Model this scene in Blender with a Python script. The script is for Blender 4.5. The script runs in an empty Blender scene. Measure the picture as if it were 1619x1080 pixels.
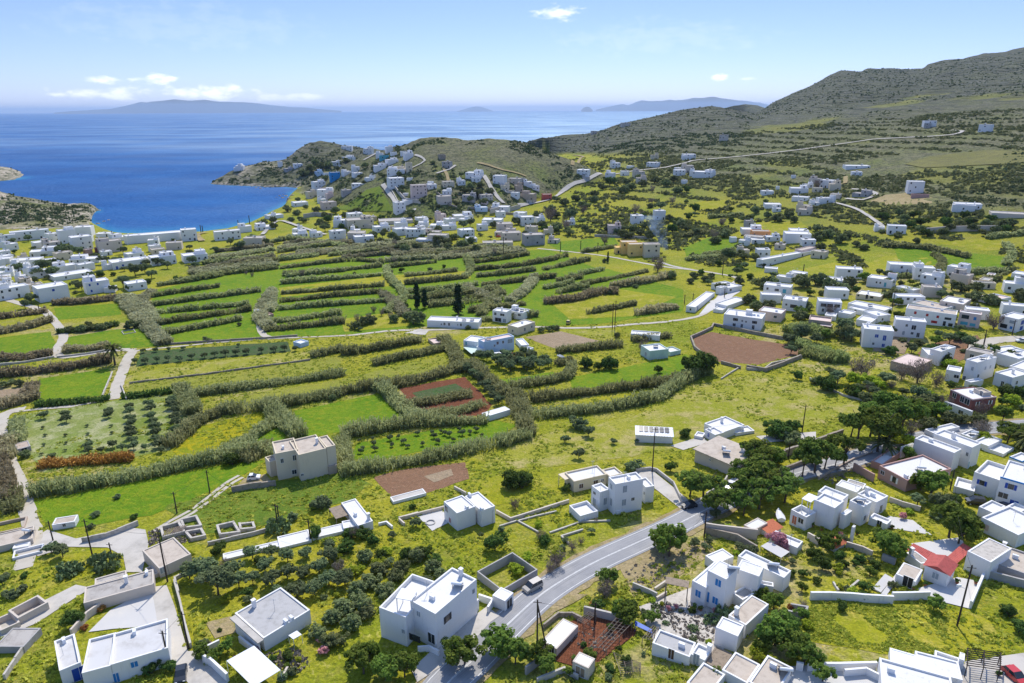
import bpy, math, random
import numpy as np
from mathutils import Vector, Matrix
from mathutils.geometry import delaunay_2d_cdt
R_ = random.Random(7)
scene = bpy.context.scene
COL = scene.collection
# ---------------------------------------------------------------- camera model
HC = 100.0                      # camera height over the sea, metres
FPX, CX, CY = 1079.3, 809.5, 540.0
PITCH = math.radians(18.72); ROLL = 0.0042
cp, sp = math.cos(PITCH), math.sin(PITCH)
F = Vector((0, cp, -sp)); R0 = Vector((1, 0, 0)); D0 = Vector((0, -sp, -cp))
RIGHT = (R0 * math.cos(ROLL) + D0 * math.sin(ROLL)); DOWN = (D0 * math.cos(ROLL) - R0 * math.sin(ROLL))
def ray(px, py):
    return F + RIGHT * ((px - CX) / FPX) + DOWN * ((py - CY) / FPX)
def azel(px, py):
    d = ray(px, py); return math.atan2(d.x, d.y), d.z / math.hypot(d.x, d.y)
def project(p):
    q = Vector(p) - Vector((0, 0, HC)); k = q.dot(F)
    return CX + FPX * q.dot(RIGHT) / k, CY + FPX * q.dot(DOWN) / k, k
# ---------------------------------------------------------------- terrain
def vnoise(x, y, s, seed=0):
    x = np.asarray(x) / s + seed * 17.31; y = np.asarray(y) / s - seed * 9.77
    xi = np.floor(x).astype(np.int64); yi = np.floor(y).astype(np.int64); fx = x - xi; fy = y - yi
    fx = fx * fx * (3 - 2 * fx); fy = fy * fy * (3 - 2 * fy)
    def h(a, b):
        n = (a * 374761393 + b * 668265263 + seed * 1274126177) & 0x7fffffff
        n = ((n ^ (n >> 13)) * 1274126177) & 0x7fffffff
        return ((n ^ (n >> 16)) & 0xffff) / 65535.0
    return (h(xi, yi) * (1 - fx) + h(xi + 1, yi) * fx) * (1 - fy) + (h(xi, yi + 1) * (1 - fx) + h(xi + 1, yi + 1) * fx) * fy
def fbm(x, y, s, seed=0, o=4):
    t = 0; a = .5
    for i in range(o): t = t + a * (vnoise(x, y, s / 2 ** i, seed + i) - .5); a *= .5
    return t
NA, NR = 760, 760
AZ = np.radians(np.linspace(-58, 58, NA)); R_MIN, R_MAX = 45.0, 4600.0
RR = R_MIN * (R_MAX / R_MIN) ** (np.arange(NR) / (NR - 1)); DLR = math.log(R_MAX / R_MIN) / (NR - 1)
GA, GR = np.meshgrid(AZ, RR, indexing='ij'); GX, GY = GR * np.sin(GA), GR * np.cos(GA)
caz = np.radians([-60, -35.4, -24.1, -16.1, -5.5, 4.5, 12, 18.9, 31.2, 37, 60])
crr = [40, 100, 160, 280, 480, 600, 800, 1000, 1300, 2000, 4700]
tab = np.array([
 [15, 13, 10, 6, 3.4, 2.2, 1, 1, 1, 1, 1],
 [15, 13, 10, 6, 3.4, 2.2, 1, 1, 1, 1, 1],
 [15, 13, 10, 6, 3.4, 2.2, 1, 1, 1, 1, 1],
 [15, 13, 10, 6, 3.5, 3.5, 5, 3, -40, -60, -60],
 [15, 13, 10, 6, 4, 7, 12, 14, -20, -60, -60],
 [15, 13, 10, 6, 5, 10, 22, 30, 26, -20, -60],
 [16, 14, 10.5, 7, 7, 14, 30, 42, 55, 20, -40],
 [17, 15, 11, 8, 10, 18, 38, 55, 80, 90, 60],
 [20, 17, 13, 11, 18, 32, 55, 75, 110, 150, 150],
 [21, 18, 14, 12, 20, 36, 60, 80, 120, 160, 160],
 [21, 18, 14, 12, 20, 36, 60, 80, 120, 160, 160]], float)
rowz = np.stack([np.interp(np.log(RR), np.log(crr), t) for t in tab])
Z = np.stack([np.interp(AZ, caz, rowz[:, j]) for j in range(NR)], axis=1)
def blur(a, n, axis):
    k = np.hanning(n + 2)[1:-1]; k /= k.sum(); p = n // 2
    b = np.pad(a, [(p, p) if i == axis else (0, 0) for i in (0, 1)], mode='edge')
    return np.apply_along_axis(lambda v: np.convolve(v, k, 'valid'), axis, b)
Z = blur(blur(Z, 61, 0), 41, 1)
def zhit(px, py, z=0.0):                         # distance at which a sight line meets height z
    a, s = azel(px, py); return a, (z - HC) / s
# shoreline of the bay
sh = [(-400, 336), (100, 338), (140, 350), (162, 361), (180, 367), (200, 369), (260, 368), (320, 366), (360, 361), (397, 351), (418, 341), (431, 333), (446, 327), (452, 322), (455, 313), (460, 307), (468, 300), (472, 296)]
sa, sr = zip(*[zhit(*p) for p in sh])
RS = np.interp(AZ, list(sa) + [sa[-1] + .002, 2.0], list(sr) + [5000, 5000])[:, None]
shore = (RS - GR)
Z = np.where(RS < 4000, np.where(shore > 0, np.minimum(Z, .15 + shore * .07), np.maximum(shore * .12, -14)), Z)
BASE = Z.copy()
HILL = np.zeros_like(Z)
def base_r(px, py):
    a, s = azel(px, py); i = (a - AZ[0]) / (AZ[1] - AZ[0]); i0 = int(i); f = i - i0
    prof = BASE[i0] * (1 - f) + BASE[i0 + 1] * f; below = (HC + RR * s) < prof
    return a, (RR[int(np.argmax(below))] if below.any() else R_MAX)
def hill(sky, foot, fall, p=0.9, rough=1.0, seed=1, seafoot=False):
    global Z, HILL
    k = sorted((azel(x, y)[0], HC + r * azel(x, y)[1], r) for x, y, r in sky); ka, kz, kr = map(np.array, zip(*k))
    ft = sorted((zhit(x, y) if seafoot else base_r(x, y)) for x, y in foot); fa, fr = map(np.array, zip(*ft))
    zr = np.interp(AZ, ka, kz)[:, None]; rr = np.interp(AZ, ka, kr)[:, None]; rf = np.interp(AZ, fa, fr)[:, None]
    rf = np.minimum(rf, rr - 8)
    fi = np.clip(np.searchsorted(RR, rf[:, 0]), 0, NR - 1); zf = BASE[np.arange(NA), fi][:, None]
    if seafoot: zf = np.maximum(zf * 0 - 1.5, -1.5)
    zf = np.minimum(zf, zr)
    t = np.clip((GR - rf) / (rr - rf), 0, 1)
    amp = np.clip((zr - zf) * .10, 0, 9) * rough
    n = fbm(GX, GY, 90, seed, 5) * amp * 2.0 * np.clip(t * 5, 0, 1) * np.clip(1.25 - t, .25, 1)
    z = zf + (zr - zf) * t ** p + n
    z = np.where(GR > rr, zr - (GR - rr) * fall + n, z)
    inside = (AZ >= ka[0]) & (AZ <= ka[-1]); z = np.where(inside[:, None] & (GR > rf), z, -999)
    new = z > Z
    HILL = np.where(new, np.clip((z - Z) / 4, 0, 1), HILL); Z = np.maximum(Z, z)
def sk(pts, r0, r1=None):
    n = len(pts) - 1; r1 = r1 or r0
    return [(x, y, r0 + (r1 - r0) * i / n) for i, (x, y) in enumerate(pts)]
# far ridge, mountain, ridge behind the village hill, village hill, headland, right hill, left points
hill(sk([(1135, 178), (1147, 170), (1160, 167), (1180, 165), (1197, 166), (1212, 172), (1225, 180)], 3300), [(1135, 190), (1225, 190)], .2, 1, .5, 3)
hill(sk([(1085, 205), (1120, 198), (1160, 187), (1203, 177), (1223, 162), (1253, 148), (1280, 137), (1310, 119), (1330, 112.5), (1363, 113), (1373, 108), (1413, 108.5), (1460, 109), (1467, 103), (1497, 94), (1547, 87), (1580, 82), (1619, 73), (1700, 60), (1900, 40), (2300, 30)], 2000, 2700),
     [(1085, 215), (1120, 212), (1200, 205), (1300, 208), (1400, 212), (1500, 208), (1619, 198), (2300, 190)], .25, 1.0, 1.3, 5)
hill(sk([(815, 236), (828, 228), (837, 223), (857, 216.5), (890, 213), (925, 211), (945, 207), (965, 200), (990, 192), (1010, 188), (1040, 182), (1060, 178), (1085, 171), (1110, 168), (1125, 168), (1150, 171), (1185, 178), (1225, 190), (1260, 205)], 1350, 1500),
     [(815, 245), (870, 248), (950, 250), (1050, 246), (1150, 236), (1260, 225)], .22, .95, 1.2, 9)
hill(sk([(468, 299), (490, 291), (515, 277), (545, 260), (570, 248), (598, 240), (620, 232), (640, 228), (653, 222), (667, 217.5), (693, 216), (720, 218), (740, 222), (773, 219), (807, 222), (830, 226), (850, 233), (870, 241), (900, 252), (925, 262), (950, 274), (965, 281)], 930, 800),
     [(468, 304), (500, 318), (545, 330), (580, 338), (620, 347), (680, 352), (740, 348), (790, 340), (830, 326), (880, 308), (930, 292), (965, 284)], .3, .8, .8, 13)
hill(sk([(333, 289), (345, 280), (365, 270), (380, 263), (400, 259), (420, 255), (440, 254), (455, 249), (462, 243), (478, 231), (490, 225), (503, 222.5), (515, 222.5), (535, 227), (560, 232), (585, 235), (610, 237), (640, 240), (680, 250)], 1115, 1210),
     [(333, 292), (360, 293.5), (400, 295), (430, 297), (450, 296), (472, 298)], .5, .85, 1.0, 17, True)
hill(sk([(1325, 281), (1350, 272), (1377, 266), (1400, 259), (1430, 251), (1470, 242), (1497, 237.5), (1547, 230.5), (1580, 227), (1619, 222), (1700, 214), (1900, 200), (2300, 190)], 830, 900),
     [(1325, 286), (1350, 302), (1400, 328), (1450, 342), (1540, 348), (1619, 350), (2300, 350)], .22, .85, .8, 21)
hill(sk([(-400, 285), (-100, 292), (0, 301), (17, 307), (50, 313), (90, 320), (110, 322), (127, 320.5), (147, 323), (163, 335), (175, 342), (182, 347)], 900, 850),
     [(-400, 366), (0, 364), (60, 363), (110, 361), (140, 359), (160, 355), (176, 350), (182, 348.5)], .5, .9, 1.2, 25)
hill(sk([(-400, 240), (-100, 254), (0, 262), (13, 263.5), (33, 271), (45, 276), (58, 281)], 1520), [(-400, 290), (0, 287), (30, 284.5), (58, 282)], .4, .6, 1.2, 29, True)
# small roughness so that nothing is perfectly flat
Z = Z + (fbm(GX, GY, 70, 44, 5) * 9 + (np.abs(fbm(GX, GY, 150, 47, 4)) - .1) * -16) * HILL * np.clip((GR - 1050) / 600, 0, 1)
Z = Z + fbm(GX, GY, 26, 48, 4) * 2.2 * HILL * (Z > 4) * np.clip((GR - 850) / 300, 0, 1)
Z = Z + fbm(GX, GY, 30, 40, 3) * .5 * np.clip(GR / 600, .15, 1) * (Z > .3)
ZL = Z
def T(x, y):
    a = math.atan2(x, y); r = max(math.hypot(x, y), R_MIN * 1.001)
    i = min(max((a - AZ[0]) / (AZ[1] - AZ[0]), 0), NA - 1.001); j = min(max(math.log(r / R_MIN) / DLR, 0), NR - 1.001)
    i0 = int(i); j0 = int(j); f = i - i0; g = j - j0
    return float((ZL[i0, j0] * (1 - g) + ZL[i0, j0 + 1] * g) * (1 - f) + (ZL[i0 + 1, j0] * (1 - g) + ZL[i0 + 1, j0 + 1] * g) * f)
def TV(x, y):
    a = np.arctan2(x, y); r = np.maximum(np.hypot(x, y), R_MIN * 1.001)
    i = np.clip((a - AZ[0]) / (AZ[1] - AZ[0]), 0, NA - 1.001); j = np.clip(np.log(r / R_MIN) / DLR, 0, NR - 1.001)
    i0 = i.astype(int); j0 = j.astype(int); f = i - i0; g = j - j0
    return (ZL[i0, j0] * (1 - g) + ZL[i0, j0 + 1] * g) * (1 - f) + (ZL[i0 + 1, j0] * (1 - g) + ZL[i0 + 1, j0 + 1] * g) * f
def hit(px, py):
    a, s = azel(px, py); i = min(max((a - AZ[0]) / (AZ[1] - AZ[0]), 0), NA - 1.001); i0 = int(i); f = i - i0
    d = HC + RR * s - (ZL[i0] * (1 - f) + ZL[i0 + 1] * f); below = d < 0
    if not below.any(): r = R_MAX
    else:
        j = int(np.argmax(below))
        r = RR[j] if j == 0 else RR[j - 1] + (RR[j] - RR[j - 1]) * d[j - 1] / (d[j - 1] - d[j])
    x, y = r * math.sin(a), r * math.cos(a); return Vector((x, y, T(x, y)))
def scale_at(p):                                  # pixels of the photograph per metre
    return FPX / (Vector(p) - Vector((0, 0, HC))).dot(F)
def onplane(px, py, z):
    d = ray(px, py); t = (z - HC) / d.z; return Vector((d.x * t, d.y * t, z))
def Q(ox, oy, s=6.746):
    return lambda x, y: (ox + x / s, oy + y / s)
# ---------------------------------------------------------------- objects
MASK = []                                   # (x, y, radius) of roads, plants and houses, kept clear when scattering
class MB:
    def __init__(s): s.v = []; s.f = []; s.c = []
    def quad(s, *p):
        n = len(s.v); s.v.extend(tuple(q) for q in p); s.f.append(tuple(range(n, n + len(p))))
    def box(s, o, u, w, x0, x1, y0, y1, z0, z1, top=True, bottom=False, tx=0, ty=0):
        P = lambda x, y, z: (o.x + u.x * x + w.x * y, o.y + u.y * x + w.y * y, z)
        n = len(s.v)
        s.v += [P(x0, y0, z0), P(x1, y0, z0), P(x1, y1, z0), P(x0, y1, z0), P(x0 + tx, y0 + ty, z1), P(x1 - tx, y0 + ty, z1), P(x1 - tx, y1 - ty, z1), P(x0 + tx, y1 - ty, z1)]
        s.f += [(n, n + 1, n + 5, n + 4), (n + 1, n + 2, n + 6, n + 5), (n + 2, n + 3, n + 7, n + 6), (n + 3, n, n + 4, n + 7)]
        if top: s.f.append((n + 4, n + 5, n + 6, n + 7))
        if bottom: s.f.append((n, n + 3, n + 2, n + 1))
    def tube(s, pts, rad, k=6, cap=True):
        rad = rad if isinstance(rad, (list, tuple)) else [rad] * len(pts); rings = []
        for i, p in enumerate(pts):
            p = Vector(p); a = Vector(pts[max(i - 1, 0)]); b = Vector(pts[min(i + 1, len(pts) - 1)]); t = (b - a).normalized()
            e = t.cross(Vector((0, 0, 1)) if abs(t.z) < .9 else Vector((1, 0, 0))).normalized(); g = t.cross(e); n = len(s.v); rings.append(n)
            for j in range(k):
                q = p + (e * math.cos(2 * math.pi * j / k) + g * math.sin(2 * math.pi * j / k)) * rad[i]; s.v.append(tuple(q))
        for a, b in zip(rings, rings[1:]):
            for j in range(k): s.f.append((a + j, a + (j + 1) % k, b + (j + 1) % k, b + j))
        if cap: s.f.append(tuple(rings[-1] + j for j in range(k))); s.f.append(tuple(rings[0] + k - 1 - j for j in range(k)))
    def mesh(s, name, mat, org=None):
        m = bpy.data.meshes.new(name); v = s.v if org is None else [(a[0] - org[0], a[1] - org[1], a[2] - org[2]) for a in s.v]
        m.from_pydata(v, [], s.f); m.materials.append(mat)
        if s.c:
            at = m.attributes.new('tint', 'FLOAT', 'FACE'); at.data.foreach_set('value', s.c)
        return m
def link(name, data, parent=None, loc=(0, 0, 0)):
    o = bpy.data.objects.new(name, data); COL.objects.link(o); o.location = loc
    if parent is not None: o.parent = parent
    return o
def tag(o, label=None, cat=None, group=None, kind=None):
    if label: o['label'] = label
    if cat: o['category'] = cat
    if group: o['group'] = group
    if kind: o['kind'] = kind
    return o
def thing(name, loc, label=None, cat=None, group=None):
    return tag(link(name, None, None, loc), label, cat, group)
def part(name, mb, mat, parent):
    org = parent.location if parent.parent is None else parent.parent.location
    return link(name, mb.mesh(name, mat, org), parent)
def solo(name, mb, mat, label, cat, group=None, kind=None):
    c = np.array(mb.v); org = Vector((float(c[:, 0].mean()), float(c[:, 1].mean()), float(c[:, 2].min())))
    return tag(link(name, mb.mesh(name, mat, org), None, org), label, cat, group, kind)
def npmesh(name, V, faces4, mat, tint=None, smooth=False):
    m = bpy.data.meshes.new(name); nf = len(faces4); k = faces4.shape[1]
    m.vertices.add(len(V)); m.vertices.foreach_set('co', np.asarray(V, np.float32).ravel())
    m.loops.add(nf * k); m.loops.foreach_set('vertex_index', faces4.astype(np.int32).ravel())
    m.polygons.add(nf); m.polygons.foreach_set('loop_start', np.arange(nf, dtype=np.int32) * k)
    if smooth: m.polygons.foreach_set('use_smooth', np.ones(nf, bool))
    m.update(calc_edges=True); m.validate()
    if tint is not None:
        at = m.attributes.new('tint', 'FLOAT', 'FACE'); at.data.foreach_set('value', np.asarray(tint, np.float32))
    m.materials.append(mat); return m
# ---------------------------------------------------------------- materials
def newmat(name):
    m = bpy.data.materials.new(name); m.use_nodes = True; nt = m.node_tree
    return m, nt, nt.nodes['Principled BSDF']
def N(nt, t, **k):
    n = nt.nodes.new(t)
    for a, b in k.items(): setattr(n, a, b)
    return n
def setin(nt, sock, v):
    if hasattr(v, 'is_output'): nt.links.new(v, sock)
    elif isinstance(v, tuple) and len(v) == 3 and sock.type == 'RGBA': sock.default_value = (*v, 1)
    else: sock.default_value = v
def noise(nt, scale, detail=4, rough=.55, vec=None, dist=0.0):
    n = N(nt, 'ShaderNodeTexNoise'); n.inputs['Scale'].default_value = scale; n.inputs['Detail'].default_value = detail
    n.inputs['Roughness'].default_value = rough; n.inputs['Distortion'].default_value = dist
    if vec is None: vec = N(nt, 'ShaderNodeNewGeometry').outputs['Position']
    nt.links.new(vec, n.inputs['Vector']); return n.outputs['Fac']
def ramp(nt, v, lo, hi, a=0.0, b=1.0):
    n = N(nt, 'ShaderNodeMapRange', interpolation_type='SMOOTHSTEP')
    for k, x in zip(('Value', 'From Min', 'From Max', 'To Min', 'To Max'), (v, lo, hi, a, b)): setin(nt, n.inputs[k], x)
    return n.outputs[0]
def mix(nt, f, a, b, mode='MIX'):
    n = N(nt, 'ShaderNodeMix', data_type='RGBA', blend_type=mode)
    setin(nt, n.inputs[0], f); setin(nt, n.inputs[6], a); setin(nt, n.inputs[7], b); return n.outputs[2]
def math_(nt, op, a, b=0.0, c=0.0):
    n = N(nt, 'ShaderNodeMath', operation=op)
    for s, v in zip(n.inputs, (a, b, c)): setin(nt, s, v)
    return n.outputs[0]
def bump(nt, bs, h, strength=.4, dist=.1):
    n = N(nt, 'ShaderNodeBump'); n.inputs['Strength'].default_value = strength; n.inputs['Distance'].default_value = dist
    nt.links.new(h, n.inputs['Height']); nt.links.new(n.outputs[0], bs.inputs['Normal'])
def attr(nt, name):
    return N(nt, 'ShaderNodeAttribute', attribute_name=name).outputs['Fac']
def plain(name, c, rough=.7, var=.12, scale=.6, c2=None, fine=4.0, spec=.3):
    m, nt, b = newmat(name)
    c2 = c2 or tuple(x * (1 - var * 2.2) for x in c)
    f = ramp(nt, noise(nt, scale, 5, .62), .42, .72); g = noise(nt, fine, 3, .6)
    col = mix(nt, math_(nt, 'MULTIPLY', f, ramp(nt, g, .3, .7, .45, 1)), c, c2)
    setin(nt, b.inputs['Base Color'], col); b.inputs['Roughness'].default_value = rough; b.inputs['Specular IOR Level'].default_value = spec
    bump(nt, b, g, .15, .05); return m
def plaster(name, c, stain, amt=.55):
    m, nt, b = newmat(name); pos = N(nt, 'ShaderNodeNewGeometry').outputs['Position']
    mp = N(nt, 'ShaderNodeMapping'); mp.inputs['Scale'].default_value = (1.6, 1.6, .16); nt.links.new(pos, mp.inputs[0])
    st = noise(nt, 1.0, 5, .7, mp.outputs[0]); bl = noise(nt, .28, 5, .65, pos); g = noise(nt, 5, 3, .6, pos)
    f = math_(nt, 'MULTIPLY', ramp(nt, st, .5, .75), ramp(nt, bl, .42, .62)); col = mix(nt, math_(nt, 'MULTIPLY', f, amt), c, stain)
    col = mix(nt, ramp(nt, noise(nt, .05, 2, .5, pos), .35, .65, 0, .35), col, tuple(x * y for x, y in zip(c, (.93, .92, .88))))
    setin(nt, b.inputs['Base Color'], col); b.inputs['Roughness'].default_value = .85; b.inputs['Specular IOR Level'].default_value = .2; bump(nt, b, g, .2, .04); return m
M = {}
M['white'] = plaster('white_lime_plaster', (.77, .76, .74), (.48, .45, .39))
M['roofw'] = plaster('white_roof_coating', (.68, .67, .65), (.42, .39, .34), .75)
M['roofg'] = plain('grey_cement_roof', (.42, .39, .35), .9, .2, .5, (.26, .23, .20))
M['rooft'] = plain('tan_cement_roof', (.50, .43, .35), .9, .2, .6, (.34, .28, .22))
M['rooflg'] = plain('pale_grey_gravel_roof', (.42, .41, .395), .9, .1, .8, (.31, .30, .28), 9)
M['roofp'] = plain('pale_grey_screed_roof', (.56, .55, .535), .9, .1, .4, (.43, .41, .385), 4)
M['cream'] = plaster('cream_plaster', (.66, .57, .42), (0.41, 0.35, 0.26))
M['yellow'] = plain('yellow_plaster', (.85, .58, .20), .85, .08, .4)
M['pink'] = plaster('dusty_pink_plaster', (.46, .29, .25), (0.29, 0.18, 0.15))
M['palepink'] = plain('pale_pink_plaster', (.66, .52, .46), .85, .08, .4)
M['red'] = plain('brick_red_plaster', (.25, .095, .085), .85, .12, .5)
M['brightred'] = plain('coral_red_paint', (.55, .12, .10), .7, .1, .5)
M['orange'] = plain('orange_plaster', (.75, .36, .15), .85, .08, .5)
M['grey'] = plain('grey_plaster', (.40, .38, .36), .9, .12, .4)
M['tan'] = plain('tan_plaster', (.45, .36, .28), .9, .14, .4)
M['beige'] = plaster('beige_plaster', (.58, .51, .43), (0.36, 0.32, 0.27))
M['bluewall'] = plain('vivid_blue_plaster', (.03, .25, .55), .7, .08, .4)
M['palebl'] = plain('pale_blue_plaster', (.50, .62, .74), .8, .05, .4)
M['teal'] = plain('teal_plaster', (.10, .38, .45), .8, .08, .4)
M['mint'] = plain('pale_mint_plaster', (.55, .66, .58), .85, .08, .4)
M['stone'] = plain('dry_stone', (.34, .29, .23), .95, .3, 1.2, (.15, .125, .10), 2.2)
M['stonel'] = plain('pale_stone', (.50, .46, .40), .95, .25, 1.2, (.27, .24, .2), 2.5)
M['conc'] = plain('pale_concrete', (.50, .465, .41), .9, .1, .25, (.33, .305, .265), 1.5)
M['concw'] = plain('white_concrete_yard', (.52, .505, .48), .9, .06, .3, (.58, .55, .50), 1.5)
M['tilered'] = plain('red_roof_tile', (.48, .11, .09), .8, .15, 1.5)
M['terra'] = plain('terracotta', (.42, .17, .09), .85, .1, 3)
M['tileor'] = plain('orange_roof_tile', (.55, .17, .08), .8, .15, 1.5)
M['metalw'] = plain('white_corrugated_sheet', (.72, .74, .76), .45, .06, .6)
M['metalg'] = plain('grey_sheet_metal', (.45, .46, .47), .5, .1, .8)
M['wood'] = plain('weathered_timber', (.28, .22, .16), .85, .2, 2)
M['pole'] = plain('dark_creosoted_pole', (.055, .042, .033), .9, .2, 2)
M['bluep'] = plain('blue_paint', (.02, .20, .50), .5, .08, 1)
M['bluep2'] = plain('deep_blue_paint', (.015, .07, .36), .5, .08, 1)
M['redp'] = plain('red_paint', (.38, .03, .03), .5, .08, 1)
M['dark'] = plain('dark_interior', (.022, .024, .028), .5, .1, 1)
M['brownp'] = plain('brown_timber_paint', (.10, .055, .035), .6, .1, 1)
M['greyp'] = plain('grey_shutter_paint', (.30, .34, .36), .6, .1, 1)
M['tarp'] = plain('blue_tarpaulin', (.02, .10, .42), .5, .12, 1.5)
M['rubber'] = plain('black_rubber', (.02, .02, .02), .8, .1, 2)
M['wire'] = plain('black_cable', (.02, .02, .02), .7, .05, 1)
M['bark'] = plain('tree_bark', (.11, .085, .065), .95, .25, 2)
M['stripe'] = plain('white_road_paint', (.70, .70, .68), .7, .1, 1.2, (.45, .45, .44))
def glass():
    m, nt, b = newmat('window_glass'); b.inputs['Base Color'].default_value = (.03, .037, .045, 1); b.inputs['Roughness'].default_value = .12; return m
M['glass'] = glass()
def paint(name, c, rough=.25):
    m, nt, b = newmat(name); b.inputs['Base Color'].default_value = (*c, 1); b.inputs['Roughness'].default_value = rough
    b.inputs['Coat Weight'].default_value = .4; return m
M['carw'] = paint('white_car_paint', (.75, .75, .75)); M['cars'] = paint('champagne_car_paint', (.42, .38, .32)); M['carb'] = paint('black_car_paint', (.025, .027, .03))
M['carr'] = paint('red_car_paint', (.5, .035, .03)); M['carbl'] = paint('dark_blue_car_paint', (.02, .035, .08)); M['cary'] = paint('yellow_car_paint', (.65, .5, .12))
M['lamp'] = paint('headlight_plastic', (.7, .7, .7), .1)
# cement yards, tracks and the tarred road
def roadmat():
    m, nt, b = newmat('asphalt'); p = N(nt, 'ShaderNodeUVMap').outputs[0]
    n = noise(nt, .25, 5, .6); g = noise(nt, 6, 3, .6)
    sep = N(nt, 'ShaderNodeSeparateXYZ'); nt.links.new(p, sep.inputs[0])
    t = math_(nt, 'ABSOLUTE', math_(nt, 'SINE', math_(nt, 'MULTIPLY', sep.outputs[0], 12.6)))
    streak = N(nt, 'ShaderNodeTexNoise'); streak.inputs['Scale'].default_value = 1; streak.inputs['Detail'].default_value = 3
    mp = N(nt, 'ShaderNodeMapping'); mp.inputs['Scale'].default_value = (14, .05, 1); nt.links.new(p, mp.inputs[0]); nt.links.new(mp.outputs[0], streak.inputs['Vector'])
    c = mix(nt, ramp(nt, streak.outputs['Fac'], .35, .65), (.21, .21, .215), (.33, .33, .335))
    c = mix(nt, ramp(nt, n, .35, .75, 0, .5), c, (.40, .39, .375)); c = mix(nt, math_(nt, 'MULTIPLY', g, .3), c, (.12, .12, .12))
    setin(nt, b.inputs['Base Color'], c); b.inputs['Roughness'].default_value = .85; return m
M['asphalt'] = roadmat()
# ground cover
def field(name, cols, big=.05, mid=.45, rows=None, rowcol=None, flowers=0.0, flcol=(.55, .42, .01), mott=.5):
    m, nt, b = newmat(name); pos = N(nt, 'ShaderNodeNewGeometry').outputs['Position']
    a = noise(nt, big, 5, .6, pos, .3); g = noise(nt, mid, 5, .65, pos); fine = noise(nt, 2.6, 4, .7, pos)
    c = mix(nt, ramp(nt, a, .36, .62), cols[0], cols[1])
    c = mix(nt, ramp(nt, g, .46, .66, 0, .9), c, cols[2])
    t1 = noise(nt, 1.05, 4, .75, pos, .5); c = mix(nt, ramp(nt, t1, .50, .66, 0, mott), c, tuple(x * k for x, k in zip(cols[0], (.42, .55, .6))))
    c = mix(nt, ramp(nt, noise(nt, .8, 4, .75, pos, .6), .55, .70, 0, mott * .8), c, tuple(min(x * k, .8) for x, k in zip(cols[2], (1.45, 1.3, 1.6))))
    if rows:
        mp = N(nt, 'ShaderNodeMapping'); mp.inputs['Rotation'].default_value = (0, 0, rows[0]); nt.links.new(pos, mp.inputs[0])
        w = N(nt, 'ShaderNodeTexWave', wave_type='BANDS', bands_direction='X'); w.inputs['Scale'].default_value = rows[1]; w.inputs['Distortion'].default_value = rows[2]
        w.inputs['Detail'].default_value = 3; w.inputs['Detail Scale'].default_value = 3; nt.links.new(mp.outputs[0], w.inputs[0])
        c = mix(nt, math_(nt, 'MULTIPLY', ramp(nt, w.outputs['Fac'], .45, .8), ramp(nt, g, .3, .6)), c, rowcol)
    if flowers:
        v = noise(nt, 5, 2, .8, pos); zone = ramp(nt, noise(nt, big * 1.7, 3, .5, pos), .5, .6)
        c = mix(nt, math_(nt, 'MULTIPLY', math_(nt, 'MULTIPLY', ramp(nt, v, .55, .62), zone), flowers), c, flcol)
    c = mix(nt, ramp(nt, fine, .3, .75, .55, 0), c, tuple(x * .35 for x in cols[0]))
    setin(nt, b.inputs['Base Color'], c); b.inputs['Roughness'].default_value = .95; b.inputs['Specular IOR Level'].default_value = .1
    bump(nt, b, math_(nt, 'ADD', math_(nt, 'MULTIPLY', fine, .35), g), .8, .6); return m
G_BRIGHT = ((.125, .245, .010), (.19, .29, .012), (.28, .315, .018))
G_YEL = ((.29, .31, .016), (.375, .36, .022), (.47, .40, .08))
M['fgreen'] = field('lush_green_grass', G_BRIGHT)
M['fyel'] = field('yellow_green_meadow', G_YEL, .05, .22, flowers=.7, mott=.6)
M['fdry'] = field('dry_straw_grass', ((.30, .32, .025), (.38, .36, .05), (.50, .41, .17)), .045, .16, mott=.7)
M['fflower'] = field('flowering_meadow', ((.22, .28, .015), (.38, .34, .012), (.52, .40, .01)), .09, .5, flowers=.9)
M['fdark'] = field('rough_dark_grass', ((.12, .20, .02), (.17, .24, .025), (.24, .26, .04)), .06, .5)
M['vine'] = field('vine_rows', ((.36, .36, .05), (.31, .33, .04), (.42, .38, .08)), .04, .4, (.25, .55, 2.0), (.13, .16, .03), .6)
M['crop'] = field('vegetable_rows', ((.05, .12, .03), (.07, .14, .035), (.10, .14, .05)), .1, .6, (1.4, .5, 1.0), (.14, .12, .07))
M['red_soil'] = field('red_ploughed_soil', ((.235, .085, .042), (.20, .075, .038), (.27, .115, .06)), .06, .5, (.2, .7, 1.2), (.15, .055, .03))
M['brown_soil'] = field('brown_ploughed_soil', ((.33, .19, .11), (.28, .155, .09), (.40, .25, .15)), .06, .5, (.35, .8, 1.0), (.17, .085, .05))
M['tan_soil'] = field('tan_bare_soil', ((.40, .30, .19), (.35, .26, .16), (.44, .34, .23)), .06, .5)
M['orch'] = field('mown_orchard_grass', ((.20, .27, .04), (.28, .32, .09), (.50, .48, .27)), .07, .16, mott=.6)
M['holive'] = field('dull_hill_pasture', ((.20, .195, .06), (.25, .235, .075), (.17, .16, .07)), .03, .12, mott=.8)
M['yelf'] = field('bright_yellow_crop', ((.55, .43, .01), (.6, .46, .01), (.45, .38, .01)), .07, .35)
M['sandy'] = field('sandy_bare_ground', ((.40, .31, .16), (.46, .36, .20), (.30, .26, .08)), .08, .4)
M['hillroad'] = plain('worn_hill_road', (.45, .42, .37), .95, .12, .1, (.26, .245, .21), .5)
M['track'] = plain('pale_cement_track', (.47, .425, .35), .95, .15, .3, (.38, .34, .27), 1.5)
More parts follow.
